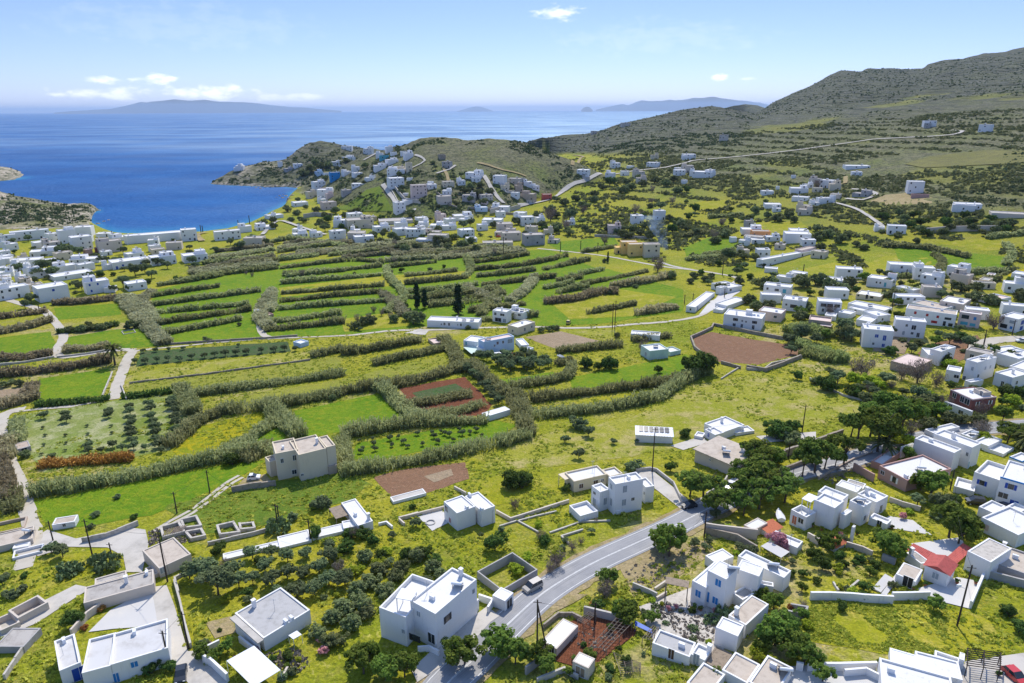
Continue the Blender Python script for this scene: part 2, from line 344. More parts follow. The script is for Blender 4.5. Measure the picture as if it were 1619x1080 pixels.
def groundmat():
    m, nt, b = newmat('island_ground'); geo = N(nt, 'ShaderNodeNewGeometry'); pos = geo.outputs['Position']
    hillf = attr(nt, 'hill'); rockf = attr(nt, 'rock'); dryf = attr(nt, 'dry'); lush = attr(nt, 'lush')
    big = noise(nt, .022, 6, .6, pos, .4); mid = noise(nt, .16, 6, .65, pos); fine = noise(nt, 1.6, 5, .7, pos)
    g = mix(nt, ramp(nt, big, .36, .6), (.255, .30, .016), (.40, .375, .026))
    g = mix(nt, ramp(nt, mid, .5, .72, 0, .75), g, (.40, .345, .08))
    g = mix(nt, math_(nt, 'MULTIPLY', dryf, ramp(nt, mid, .40, .58)), g, (.50, .41, .18))
    v = noise(nt, 4, 2, .8, pos); g = mix(nt, math_(nt, 'MULTIPLY', ramp(nt, v, .56, .62), ramp(nt, noise(nt, .05, 3, .5, pos), .5, .6)), g, (.48, .36, .01))
    t1 = noise(nt, .95, 4, .75, pos, .5); g = mix(nt, ramp(nt, t1, .50, .66, 0, .55), g, (.085, .15, .012)); g = mix(nt, ramp(nt, noise(nt, .75, 4, .75, pos, .6), .54, .68, 0, .8), g, (.56, .49, .13))
    g = mix(nt, ramp(nt, fine, .32, .7, .5, 0), g, (.045, .06, .008))
    # hillside: phrygana scrub over stony soil, with contour terraces
    sep = N(nt, 'ShaderNodeSeparateXYZ'); nt.links.new(pos, sep.inputs[0])
    zz = math_(nt, 'ADD', sep.outputs[2], math_(nt, 'MULTIPLY', noise(nt, .012, 3, .5, pos), 22.0))
    ter = math_(nt, 'FRACT', math_(nt, 'MULTIPLY', zz, .19)); ter = ramp(nt, ter, .70, .86)
    ter = math_(nt, 'MULTIPLY', ter, ramp(nt, noise(nt, .010, 4, .6, pos), .36, .5))
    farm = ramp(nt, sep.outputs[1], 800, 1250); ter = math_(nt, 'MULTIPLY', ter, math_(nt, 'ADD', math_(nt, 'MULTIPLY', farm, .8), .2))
    h = mix(nt, ramp(nt, big, .35, .65), mix(nt, farm, (.185, .175, .10), (.088, .096, .078)), mix(nt, farm, (.175, .185, .065), (.105, .115, .066)))  # far slopes turn bluish grey: distance haze put into the ground colour
    h = mix(nt, ramp(nt, mid, .40, .70), h, (.085, .085, .045))
    h = mix(nt, math_(nt, 'MULTIPLY', lush, ramp(nt, noise(nt, .03, 5, .6, pos), .45, .62)), h, (.135, .175, .03))
    sp_ = noise(nt, .34, 5, .75, pos); h = mix(nt, ramp(nt, sp_, .50, .60, 0, .9), h, (.035, .046, .022))
    h = mix(nt, ramp(nt, noise(nt, .5, 4, .7, pos), .60, .70, 0, .8), h, (.30, .275, .23))
    h = mix(nt, math_(nt, 'MULTIPLY', ter, .85), h, (.042, .048, .036)); h = mix(nt, math_(nt, 'MULTIPLY', ramp(nt, math_(nt, 'FRACT', math_(nt, 'MULTIPLY', zz, .38)),   .8, .95), math_(nt, 'MULTIPLY', farm, .4)), h, (.25, .235, .19))
    c = mix(nt, hillf, g, h)
    rk = mix(nt, ramp(nt, noise(nt, .12, 6, .7, pos), .38, .62), (.50, .43, .33), (.26, .235, .175)); rk = mix(nt, ramp(nt, mid, .55, .7), rk, (.52, .40, .30)); rk = mix(nt, ramp(nt, noise(nt, .09, 5, .7, pos, .8), .44, .58, 0, .9), rk, (.11, .115, .055))
    c = mix(nt, rockf, c, rk)
    setin(nt, b.inputs['Base Color'], c); b.inputs['Roughness'].default_value = .95; b.inputs['Specular IOR Level'].default_value = .1
    hh = math_(nt, 'ADD', math_(nt, 'MULTIPLY', fine, .3), math_(nt, 'MULTIPLY', sp_, 1.0)); hh = math_(nt, 'ADD', hh, math_(nt, 'MULTIPLY', ter, math_(nt, 'MULTIPLY', hillf, 1.5)))
    bump(nt, b, hh, .8, 1.2); return m
M['ground'] = groundmat()
def leaf(name, c1, c2, trans=.3):
    m, nt, b = newmat(name); t = attr(nt, 'tint'); oi = N(nt, 'ShaderNodeObjectInfo').outputs['Random']
    c = mix(nt, t, c1, c2); hs = N(nt, 'ShaderNodeHueSaturation'); nt.links.new(c, hs.inputs['Color'])
    setin(nt, hs.inputs['Hue'], ramp(nt, oi, 0, 1, .485, .515)); setin(nt, hs.inputs['Value'], ramp(nt, oi, 0, 1, .8, 1.25))
    d = N(nt, 'ShaderNodeBsdfDiffuse'); tr = N(nt, 'ShaderNodeBsdfTranslucent'); mx = N(nt, 'ShaderNodeMixShader'); mx.inputs[0].default_value = trans
    nt.links.new(hs.outputs[0], d.inputs[0]); nt.links.new(hs.outputs[0], tr.inputs[0]); nt.links.new(d.outputs[0], mx.inputs[1]); nt.links.new(tr.outputs[0], mx.inputs[2])
    nt.nodes.remove(b); nt.links.new(mx.outputs[0], nt.nodes['Material Output'].inputs[0]); return m
M['l_olive'] = leaf('olive_leaves', (0.103, 0.142, 0.0597), (0.22, 0.262, 0.126))
M['l_bush'] = leaf('dark_bush_leaves', (0.0505, 0.0964, 0.023), (0.136, 0.188, 0.046))
M['l_pine'] = leaf('pine_needles', (.065, .12, .022), (.22, .27, .055))
M['l_leafy'] = leaf('fresh_green_leaves', (.085, .15, .025), (.23, .30, .06), .4)
M['l_yel'] = leaf('yellow_green_leaves', (0.238, 0.323, 0.0238), (0.465, 0.512, 0.062), .4)
M['l_bare'] = leaf('bare_brown_twigs', (0.153, 0.119, 0.0935), (0.31, 0.248, 0.202), .1)
M['l_pink'] = leaf('pink_blossom', (0.51, 0.204, 0.204), (0.853, 0.465, 0.465), .3)
M['l_rust'] = leaf('rusty_twigs', (0.238, 0.102, 0.034), (0.465, 0.217, 0.062), .2)
M['l_cyp'] = leaf('cypress_needles', (0.017, 0.034, 0.0136), (0.0434, 0.0651, 0.0279), .1)
M['l_reed'] = leaf('reed_canes', (.17, .19, .07), (.46, .47, .22), .5)
M['l_reedg'] = leaf('green_reed_canes', (0.145, 0.196, 0.051), (0.372, 0.403, 0.155), .5)
M['l_reedb'] = leaf('brown_reed_canes', (.20, .18, .09), (.50, .43, .26), .5)
M['l_reedgrey'] = leaf('grey_reed_canes', (.22, .215, .11), (.48, .465, .28), .5)
M['l_palm'] = leaf('palm_fronds', (0.0595, 0.085, 0.0204), (0.232, 0.248, 0.093), .3)
M['l_cact'] = leaf('prickly_pear_pads', (0.085, 0.128, 0.0425), (0.248, 0.31, 0.139), .1)
M['l_thicket'] = leaf('valley_thicket', (.09, .125, .04), (.27, .29, .13), .3)
M['l_scrub'] = leaf('hill_scrub', (0.045, 0.066, 0.028), (0.135, 0.16, 0.07), .2)
M['l_weed'] = leaf('meadow_weeds', (.19, .25, .02), (.56, .50, .10), .4)
def water():
    m, nt, b = newmat('sea_water'); pos = N(nt, 'ShaderNodeNewGeometry').outputs['Position']
    sh_ = attr(nt, 'shallow'); n = noise(nt, .0045, 4, .6, pos)
    c = mix(nt, ramp(nt, n, .35, .7), (.001, .058, .225), (.002, .085, .29)); c = mix(nt, sh_, c, (.02, .24, .38))
    mp = N(nt, 'ShaderNodeMapping'); mp.inputs['Scale'].default_value = (.6, 1.2, 1); nt.links.new(pos, mp.inputs[0])
    w1 = noise(nt, .16, 5, .7, mp.outputs[0]); w2 = noise(nt, .012, 4, .6, mp.outputs[0])
    bn = N(nt, 'ShaderNodeBump'); bn.inputs['Strength'].default_value = .9; bn.inputs['Distance'].default_value = 2.6
    nt.links.new(math_(nt, 'ADD', w1, math_(nt, 'MULTIPLY', w2, 2.0)), bn.inputs['Height'])
    d = N(nt, 'ShaderNodeBsdfDiffuse'); setin(nt, d.inputs[0], c); nt.links.new(bn.outputs[0], d.inputs['Normal'])
    gl = N(nt, 'ShaderNodeBsdfGlossy'); gl.inputs['Roughness'].default_value = .56; gl.inputs['Color'].default_value = (.75, .95, 1, 1); nt.links.new(bn.outputs[0], gl.inputs['Normal'])
    mx = N(nt, 'ShaderNodeMixShader'); sy = N(nt, 'ShaderNodeSeparateXYZ'); nt.links.new(pos, sy.inputs[0])
    setin(nt, mx.inputs[0], math_(nt, 'MULTIPLY', ramp(nt, noise(nt, .0022, 4, .6, mp.outputs[0]), .35, .65, .035, .065), ramp(nt, sy.outputs[1], 1150, 2300, 1, 2.7))); nt.links.new(d.outputs[0], mx.inputs[1]); nt.links.new(gl.outputs[0], mx.inputs[2])
    nt.nodes.remove(b); nt.links.new(mx.outputs[0], nt.nodes['Material Output'].inputs[0]); return m
M['sea'] = water()
# ---------------------------------------------------------------- ground, sea, sky
def build_ground():
    idx = np.arange(NA * NR).reshape(NA, NR)
    q = np.stack([idx[:-1, :-1], idx[1:, :-1], idx[1:, 1:], idx[:-1, 1:]], -1).reshape(-1, 4)
    keep = (Z.ravel()[q] > -9).any(1); q = q[keep]
    used = np.unique(q); rm = np.full(NA * NR, -1); rm[used] = np.arange(len(used))
    V = np.stack([GX.ravel(), GY.ravel(), Z.ravel()], -1)[used]
    m = npmesh('ground', V, rm[q], M['ground'], smooth=True)
    # land cover: how hilly, how rocky (shore and cliffs), how dry
    hillv = np.clip(HILL, 0, 1)
    lowup = np.clip((GR - 430) / 150, 0, 1) * np.clip((np.degrees(GA) - 6) / 6, 0, 1) * np.clip((Z - 14) / 22, 0, 1)
    patch = np.clip((fbm(GX, GY, 120, 60, 4) + .12) * 6, 0, 1)
    hillv = np.maximum(hillv, lowup * np.clip(.62 + patch, 0, 1))
    near = np.clip((5 - Z) / 3, 0, 1) * (HILL > .02)
    leftm = (np.degrees(GA) < -25) * (GR > 560) * 1.1 + ((np.degrees(GA) < -15.9) & (GR > 800)) * .45
    rock = np.clip(np.maximum(np.maximum(near, (np.degrees(GA) < -25) * (GR > 950)), leftm * (HILL > .05) * np.clip(.6 + 3.5 * fbm(GX, GY, 25, 70, 4), 0, 1.3)), 0, 1)
    dry = np.clip((fbm(GX, GY, 45, 80, 4) - .02) * 9, 0, 1) * (GR < 420)
    dz = np.gradient(Z, axis=1) / np.gradient(GR, axis=1)
    lush = np.clip((fbm(GX, GY, 160, 90, 3) + .1) * 4, 0, 1) * np.clip((1200 - GR) / 500, 0, 1) * np.clip((60 - Z) / 30, 0, 1)
    for nme, a in (('hill', hillv), ('rock', rock), ('dry', dry), ('lush', lush)):
        at = m.attributes.new(nme, 'FLOAT', 'POINT'); at.data.foreach_set('value', np.ascontiguousarray(a.ravel()[used], dtype=np.float32))
    tag(link('ground', m), kind='structure')
build_ground()
def build_sea():
    m = bpy.data.meshes.new('sea')
    rr = np.concatenate([np.linspace(300, 1500, 150), np.geomspace(1550, 90000, 30)]); aa = np.radians(np.linspace(-65, 65, 220))
    A, Rg = np.meshgrid(aa, rr, indexing='ij'); X, Y = Rg * np.sin(A), Rg * np.cos(A)
    idx = np.arange(A.size).reshape(A.shape); q = np.stack([idx[:-1, :-1], idx[1:, :-1], idx[1:, 1:], idx[:-1, 1:]], -1).reshape(-1, 4)
    m = npmesh('sea', np.stack([X.ravel(), Y.ravel(), np.zeros(A.size)], -1), q, M['sea'], smooth=True)
    z = TV(X.ravel(), Y.ravel()); s = np.clip(1 + z / 7.0, 0, 1) * (Rg.ravel() < 1400); s = s ** 2 * .6
    at = m.attributes.new('shallow', 'FLOAT', 'POINT'); at.data.foreach_set('value', s.astype(np.float32))
    tag(link('sea', m), kind='structure')
build_sea()
def island(name, pts, r, label):
    """far island: a ridge solid with its own depth"""
    depth = r * .05; mb = []; fc = []; rows = 9
    xs = np.linspace(pts[0][0], pts[-1][0], 140); ys = np.interp(xs, [p[0] for p in pts], [p[1] for p in pts])
    for i, (x, y) in enumerate(zip(xs, ys)):
        a, s = azel(x, y); zt = max(HC + r * s, 1); zt *= 1 + .03 * math.sin(i * .31) * math.sin(i * .17)
        for k in range(rows):
            t = k / (rows - 1) * 2 - 1; rr = r + t * depth; mb.append((rr * math.sin(a), rr * math.cos(a), -2 + (zt + 2) * (1 - abs(t) ** 1.3)))
    n = len(xs); idx = np.arange(n * rows).reshape(n, rows); q = np.stack([idx[:-1, :-1], idx[1:, :-1], idx[1:, 1:], idx[:-1, 1:]], -1).reshape(-1, 4)
    o = link(name, npmesh(name, mb, q, M['island'], smooth=True)); tag(o, kind='structure')
M['island'] = plain('far_island_rock', (.13, .13, .12), .95, .2, .004, (.09, .095, .08), .02)
hor = lambda x: 178.3 - .0042 * x
island('distant_island', [(85, 178.2), (110, 176), (135, 174.5), (175, 172), (195, 168.5), (210, 164.5), (222, 161.5), (232, 162.5), (245, 160.5), (262, 158.5), (275, 157.3), (300, 158.5), (325, 157.8), (345, 160.5), (372, 162), (385, 161.5), (405, 163.5), (430, 166), (455, 169), (480, 170), (505, 172.5), (540, 175.3)], 52000, '')
island('distant_island', [(942, 173.5), (955, 170.5), (975, 166), (985, 164.5), (993, 166.5), (1005, 161.5), (1015, 159), (1030, 160), (1045, 160), (1058, 157.5), (1068, 159), (1080, 157.5), (1095, 155), (1110, 154.5), (1130, 153.5), (1150, 157), (1175, 159), (1200, 162), (1215, 166), (1240, 173)], 52000, '')
island('distant_islet', [(919, 174), (922, 171), (928, 168.5), (933, 170), (937, 174)], 40000, '')
island('distant_island', [(722, 175.8), (735, 172.5), (752, 168), (765, 170), (780, 175.5)], 60000, '')
# ---------------------------------------------------------------- sheets laid on the ground
def inside(p, poly):
    x, y = p; c = False; j = len(poly) - 1
    for i in range(len(poly)):
        if (poly[i][1] > y) != (poly[j][1] > y) and x < (poly[j][0] - poly[i][0]) * (y - poly[i][1]) / (poly[j][1] - poly[i][1]) + poly[i][0]: c = not c
        j = i
    return c
def sheet(name, poly, mat, off=.06, step=4.0, kind='structure', edge=0.0, seed=0):
    """poly: world xy outline, draped over the ground"""
    rnd = random.Random(seed or len(poly) * 31 + int(poly[0][0] * 7)); b = []
    for i in range(len(poly)):
        p, q = Vector(poly[i][:2]), Vector(poly[(i + 1) % len(poly)][:2]); n = max(1, int((q - p).length / step)); nn = (q - p).normalized(); nrm = Vector((nn.y, -nn.x))
        for k in range(n):
            v = p.lerp(q, k / n)
            if edge and k: v = v + nrm * rnd.uniform(-edge, edge)
            b.append(v)
    xs = [v.x for v in b]; ys = [v.y for v in b]; pts = list(b); y = min(ys) + step * .5
    bb = [(v.x, v.y) for v in b]
    while y < max(ys):
        x = min(xs) + step * .5
        while x < max(xs):
            if inside((x, y), bb): pts.append(Vector((x + rnd.uniform(-.3, .3), y + rnd.uniform(-.3, .3))))
            x += step
        y += step
    nb = len(b); r = delaunay_2d_cdt(pts, [(i, (i + 1) % nb) for i in range(nb)], [list(range(nb))], 1, 1e-4)
    V = [(v.x, v.y, T(v.x, v.y) + off) for v in r[0]]
    m = bpy.data.meshes.new(name); m.from_pydata(V, [], [f for f in r[2]]); m.materials.append(mat)
    o = link(name, m); tag(o, kind=kind); return o
def px_sheet(name, pts, mat, off=.06, step=4.0, edge=.0):
    w = [hit(*p) for p in pts]; r = max(p.length for p in w)
    return sheet(name, w, mat, off, max(step, r * .018), edge=edge)
def smooth_line(P, n=6):
    out = []
    for i in range(len(P) - 1):
        p0, p1, p2, p3 = P[max(i - 1, 0)], P[i], P[i + 1], P[min(i + 2, len(P) - 1)]
        for k in range(n):
            t = k / n; out.append(.5 * ((2 * p1) + (p2 - p0) * t + (2 * p0 - 5 * p1 + 4 * p2 - p3) * t * t + (3 * p1 - p0 - 3 * p2 + p3) * t ** 3))
    out.append(P[-1]); return out
def resample(P, step):
    out = [P[0]]; acc = 0
    for a, b in zip(P, P[1:]):
        L = (b - a).length
        while acc + L >= step:
            t = (step - acc) / L; a = a.lerp(b, t); out.append(a); L = (b - a).length; acc = 0
        acc += L
    if (out[-1] - P[-1]).length > step * .3: out.append(P[-1])
    return out
def xy(p): return Vector((p[0], p[1], 0))
def line_of(pts, step=3.0, n=6):
    return resample(smooth_line([xy(hit(*p)) for p in pts], n), step)
def ribbon(name, line, w0, w1, mat, off, kind='structure', label=None, cat=None, jitter=0.0, lanes=4):
    """a strip from w0 to w1 metres across, following a ground line"""
    mb = MB(); rnd = random.Random(len(line)); s = 0; uv = []; rows = []
    for i, p in enumerate(line):
        d = (line[min(i + 1, len(line) - 1)] - line[max(i - 1, 0)]).normalized(); n = Vector((d.y, -d.x, 0)); row = []
        if i: s += (p - line[i - 1]).length
        for k in range(lanes + 1):
            w = w0 + (w1 - w0) * k / lanes
            if k in (0, lanes): w += rnd.uniform(-jitter, jitter)
            q = p + n * w; row.append(len(mb.v)); mb.v.append((q.x, q.y, T(q.x, q.y) + off)); uv.append((w, s))
        rows.append(row)
    for a, b in zip(rows, rows[1:]):
        for k in range(lanes): mb.f.append((a[k], a[k + 1], b[k + 1], b[k]))
    me = mb.mesh(name, mat); ul = me.uv_layers.new(name='UVMap')
    for l in me.loops: ul.data[l.index].uv = uv[l.vertex_index]
    o = link(name, me); return tag(o, label, cat, None, kind)
# ---------------------------------------------------------------- main road and tracks
ROAD = [(640, 1180), (700, 1090), (752, 1040), (806, 985), (862, 936), (930, 895), (1000, 862), (1060, 835), (1105, 812), (1150, 790), (1200, 768), (1262, 748), (1320, 735), (1380, 716), (1450, 695), (1525, 681), (1580, 676), (1640, 672), (1700, 668)]
road = line_of(ROAD, 2.0)
ribbon('road', road, -3.6, 3.6, M['asphalt'], .16)
ribbon('road_verge', road, -4.7, 4.7, M['sandy'], .10, jitter=.5)
ribbon('road_marking', road, -3.02, -2.89, M['stripe'], .172, lanes=1)
ribbon('road_marking', road, 2.89, 3.02, M['stripe'], .172, lanes=1)
ribbon('road_marking', road, -.14, -.03, M['stripe'], .172, lanes=1)
ribbon('road_marking', road, .05, .16, M['stripe'], .172, lanes=1)
def track(pts, w, mat='track', off=.12, name='track', jit=.25, step=2.5):
    r = hit(*pts[0]).length; L = line_of(pts, max(step, r * .012))
    MASK.extend((q.x, q.y, w * .8) for q in L)
    return ribbon(name, L, -w / 2, w / 2, M[mat], off if r < 450 else .9 + (r > 900) * 1.3, jitter=jit, lanes=2 if r < 450 else 1)
A = Q(0, 440, 3); 
track([(36, 900), (52, 850), (48, 825), (38, 790), (20, 740), (4, 705), (2, 670), (12, 652), (40, 646)], 3.6)
track([(12, 653), (60, 647), (120, 642), (180, 628)], 1.6, jit=.4)
track([(178, 632), (186, 608), (197, 580), (205, 563), (212, 554)], 4.0)
track([(212, 554), (190, 553), (150, 558), (105, 565), (90, 560), (92, 548), (101, 533), (92, 515), (80, 502), (70, 492), (50, 485), (25, 478), (0, 470)], 3.8)
track([(205, 556), (260, 550), (330, 543), (400, 537), (440, 535), (520, 532), (560, 530)], 1.6)
track([(430, 536), (415, 528), (410, 512), (406, 498)], 3)
track([(560, 530), (620, 523), (680, 522), (740, 519), (790, 518), (840, 517), (905, 519), (960, 517), (1000, 513), (1060, 508), (1110, 498), (1130, 478), (1150, 455), (1165, 440), (1130, 432), (1095, 427), (1050, 422), (1010, 415), (975, 408), (935, 402), (880, 396), (850, 393)], 2.3)
track([(240, 842), (270, 824), (300, 808), (335, 782), (360, 762), (378, 752)], 1.0, jit=.1); track([(246, 845), (276, 827), (306, 811), (341, 785), (366, 765), (384, 755)], 1.0, jit=.1)
# hill roads
track([(820, 326), (845, 322), (870, 316), (890, 304), (908, 291), (930, 284), (960, 279), (985, 274), (1010, 270), (1050, 266)], 4.1, 'hillroad')
track([(1050, 266), (1085, 258), (1100, 254), (1150, 250), (1200, 245), (1260, 238), (1310, 231), (1340, 227), (1380, 221), (1400, 220), (1440, 218), (1480, 216), (1510, 213), (1522, 208), (1505, 207)], 4.0, 'hillroad')
track([(605, 292), (618, 310), (628, 325), (637, 336), (658, 332)], 4.1, 'hillroad'); track([(690, 275), (712, 268), (720, 262)], 2.7, 'hillroad')
track([(765, 278), (776, 297), (788, 314), (797, 323)], 4.1, 'hillroad'); track([(755, 258), (790, 268), (820, 275), (832, 280)], 3.4, 'sandy')
track([(575, 254), (590, 246), (600, 240)], 4.1, 'hillroad'); track([(640, 272), (660, 262), (672, 255), (655, 245)], 2.7, 'hillroad'); track([(700, 265), (707, 278), (709, 288)], 3, 'sandy')
track([(905, 262), (917, 252), (922, 248), (905, 246)], 4.1, 'sandy'); track([(415, 372), (440, 350), (470, 358), (500, 368), (515, 372)], 3.4, 'hillroad')
track([(1312, 320), (1340, 327), (1360, 335), (1390, 355), (1395, 360)], 2.7, 'hillroad'); track([(1337, 315), (1365, 317), (1385, 308), (1370, 302), (1345, 300)], 3.4, 'hillroad'); track([(1320, 290), (1335, 292), (1337, 280)], 3.4, 'sandy')
track([(1040, 413), (1060, 420), (1100, 428)], 2.7, 'hillroad'); track([(320, 382), (312, 372), (330, 368)], 4.8, 'sandy')
track([(1560, 560), (1545, 548), (1575, 538), (1619, 536), (1660, 537)], 6, 'track'); track([(1125, 478), (1145, 472), (1165, 460)], 4, 'concw')
# ---------------------------------------------------------------- fields
FARF, NOWEED = [], []
def fld(pts, mat, name='field', off=.05, edge=.35):
    W_ = [hit(*q) for q in pts]
    if min(w.length for w in W_) > 400: FARF.append([(w.x, w.y) for w in W_])
    if mat in ('fgreen', 'red_soil', 'brown_soil', 'tan_soil', 'crop'): NOWEED.append([(w.x, w.y) for w in W_])
    return px_sheet(name, pts, M[mat], off, 4.0, edge)
c4 = Q(0, 440, 3); c5 = Q(540, 440, 3); c6 = Q(1080, 440, 3); c7 = Q(0, 720, 3); c8 = Q(540, 720, 3); c9 = Q(1080, 720, 3)
fld([(-60, 542), (80, 524), (88, 545), (85, 558), (20, 572), (-60, 580)], 'fgreen'); fld([(85, 487), (185, 480), (192, 498), (90, 506)], 'fgreen')
fld([(108, 533), (180, 521), (243, 519), (258, 547), (200, 551), (108, 553)], 'fgreen'); fld([(62, 599), (172, 583), (176, 595), (160, 626), (60, 637), (55, 630)], 'fgreen')
fld([(-40, 600), (25, 575), (165, 562), (178, 574), (20, 594)], 'fyel'); fld([(0, 617), (45, 612), (50, 636), (0, 640)], 'tan_soil')
fld([(210, 590), (350, 570), (490, 556), (492, 568), (205, 606)], 'fdry'); fld([(205, 607), (495, 569), (540, 563), (540, 590), (307, 622), (195, 634)], 'vine')
fld([(222, 556), (455, 540), (460, 556), (215, 580)], 'crop'); fld([(307, 640), (540, 600), (697, 563), (715, 575), (545, 628), (400, 650), (310, 656)], 'vine')
fld([(465, 650), (600, 622), (637, 663), (540, 682), (490, 692), (470, 690)], 'fgreen'); fld([(25, 657), (285, 617), (298, 660), (268, 712), (70, 748), (28, 702)], 'orch')
fld([(272, 712), (310, 675), (425, 648), (430, 664), (345, 715), (290, 728)], 'fflower'); fld([(380, 708), (430, 672), (455, 680), (450, 700), (400, 716)], 'fgreen')
fld([(52, 793), (380, 731), (420, 728), (395, 745), (330, 778), (240, 815), (120, 834), (70, 826)], 'fgreen'); fld([(565, 700), (785, 665), (818, 672), (790, 692), (590, 728), (556, 726)], 'fgreen')
fld([(630, 614), (735, 596), (778, 640), (768, 655), (676, 672)], 'red_soil'); fld([c5(*p) for p in ((335, 545), (400, 530), (440, 560), (370, 575))], 'crop', off=.09); fld([c5(*p) for p in ((400, 530), (540, 500), (590, 530), (440, 560))], 'crop', off=.09)
fld([(590, 755), (640, 742), (735, 731), (742, 757), (700, 772), (625, 795)], 'brown_soil'); fld([c8(*p) for p in ((390, 100), (520, 65), (530, 95), (440, 130))], 'tan_soil', off=.09)
fld([(900, 597), (1000, 578), (1085, 560), (1120, 575), (1090, 590), (905, 618)], 'fgreen'); fld([(870, 642), (1040, 605), (1075, 600), (1040, 622), (880, 655)], 'fyel'); fld([(790, 600), (875, 588), (880, 600), (800, 612)], 'fgreen')
fld([(830, 533), (887, 524), (949, 539), (880, 552)], 'tan_soil'); fld([(895, 523), (970, 522), (985, 535), (955, 538)], 'fdry'); fld([(1097, 533), (1125, 525), (1190, 537), (1272, 549), (1267, 560), (1197, 577), (1123, 571), (1100, 552)], 'brown_soil')
fld([(818, 480), (960, 425), (1080, 458), (1080, 492), (950, 512), (850, 516)], 'fgreen'); fld([(240, 460), (420, 420), (600, 400), (870, 395), (960, 430), (860, 490), (740, 510), (560, 528), (440, 534), (262, 546), (240, 500)], 'fgreen', off=.035)
fld([(440, 455), (610, 436), (740, 428), (745, 440), (610, 453), (445, 470)], 'fyel'); fld([(540, 505), (640, 490), (650, 515), (545, 525)], 'fyel', off=.07); fld([(860, 470), (960, 455), (1070, 470), (1000, 500), (900, 505)], 'fyel', off=.07)
fld([(1413, 390), (1593, 406), (1587, 428), (1480, 436), (1420, 410)], 'fgreen'); fld([(1362, 420), (1400, 405), (1460, 405), (1487, 417), (1445, 437), (1380, 440)], 'fyel'); fld([(1478, 384), (1560, 377), (1605, 392), (1560, 397)], 'fyel')
fld([(1592, 432), (1640, 420), (1640, 440), (1595, 441)], 'yelf'); fld([(865, 384), (970, 374), (978, 386), (890, 402)], 'fgreen'); fld([(922, 398), (978, 387), (975, 400), (935, 404)], 'fyel')
fld([(1080, 392), (1130, 372), (1185, 388), (1120, 402), (1085, 405)], 'fgreen'); fld([(1245, 430), (1320, 415), (1360, 425), (1300, 437)], 'fyel'); fld([(1080, 325), (1110, 318), (1150, 316), (1145, 330), (1085, 336)], 'fyel'); fld([(1195, 352), (1265, 350), (1280, 362), (1200, 368)], 'fyel')
fld([(1375, 318), (1400, 308), (1440, 305), (1490, 316), (1470, 322), (1400, 324)], 'sandy'); fld([(1430, 260), (1470, 248), (1560, 238), (1640, 240), (1640, 256), (1540, 262), (1460, 266)], 'holive', name='hill_meadow', off=.5)
fld([(835, 690), (1000, 660), (1090, 610), (1200, 590), (1300, 610), (1400, 645), (1330, 665), (1180, 690), (1100, 700), (1000, 722), (900, 735), (790, 742), (760, 738), (800, 715)], 'fdry', name='dry_meadow', off=.045, edge=.8)
fld([(250, 800), (440, 760), (540, 745), (585, 765), (560, 790), (430, 830), (330, 845)], 'fdark', off=.05, edge=.8); fld([(740, 760), (850, 745), (890, 775), (780, 800)], 'fyel', off=.05, edge=.8)
fld([(980, 900), (1050, 862), (1120, 855), (1130, 870), (1075, 910), (1000, 945)], 'sandy', name='bare_plot', off=.08, edge=.4); fld([(1245, 965), (1330, 945), (1560, 975), (1600, 1030), (1440, 1040), (1260, 1010)], 'fyel', name='meadow', off=.05, edge=.6)
fld([(0, 930), (60, 885), (170, 866), (200, 888), (130, 915), (30, 948)], 'fyel', name='meadow', off=.05, edge=.5)
fld([(525, 330), (565, 335), (622, 335), (612, 316), (600, 295), (580, 300), (565, 312)], 'fdark', name='hill_meadow', off=.4)
# yards and pavings
def yard(pts, mat='concw', off=.11, name='paved_yard'):
    NOWEED.append([tuple(hit(*q).xy) for q in pts]); return px_sheet(name, pts, M[mat], off, 3.0)
yard([(40, 860), (75, 838), (120, 852), (210, 835), (230, 838), (235, 860), (225, 905), (200, 905), (195, 880), (170, 866), (110, 865), (60, 880)], 'conc'); yard([Q(240, 920)(*q) for q in ((0, 60), (160, 40), (240, 250), (300, 450), (385, 745), (470, 740), (550, 860), (700, 960), (830, 1100), (400, 1100), (270, 930), (200, 860), (170, 700), (60, 430))], 'conc', .13)
yard([(50, 960), (120, 925), (145, 930), (120, 945), (60, 985), (0, 1010), (-10, 990)], 'conc'); yard([(140, 1000), (175, 965), (240, 930), (250, 990), (180, 995)], 'concw', .13)
yard([c8(*p) for p in ((360, 290), (480, 260), (510, 320), (430, 360))], 'concw', .13); yard([c9(*p) for p in ((1090, 640), (1300, 580), (1410, 600), (1360, 730), (1240, 700))], 'concw', .13)
yard([c8(*p) for p in ((1380, 80), (1470, 70), (1619, 190), (1680, 250), (1640, 280), (1500, 170))], 'conc', .13); yard([(1060, 705), (1110, 690), (1120, 700), (1080, 712)], 'conc'); yard([(1195, 690), (1290, 683), (1290, 695), (1210, 700)], 'conc')
yard([(1150, 760), (1185, 745), (1200, 765), (1160, 785), (1120, 810), (1090, 800)], 'conc', .14); yard([(325, 985), (365, 975), (375, 1000), (340, 1010)], 'sandy'); yard([(1440, 860), (1520, 850), (1530, 880), (1470, 880)], 'concw')
yard([(840, 985), (905, 955), (930, 940), (880, 940), (850, 960)], 'sandy', .12); yard([(660, 1080), (735, 1030), (775, 985), (790, 975), (770, 960), (715, 1000), (650, 1060)], 'conc', .2)
yard([c9(*p) for p in ((880, 330), (1180, 380), (1090, 310), (980, 290))], 'concw', .13); yard([(1390, 520), (1440, 535), (1430, 560), (1380, 555)], 'tan_soil', .13); yard([(1465, 545), (1545, 530), (1560, 550), (1510, 575), (1450, 560)], 'brown_soil', .1)
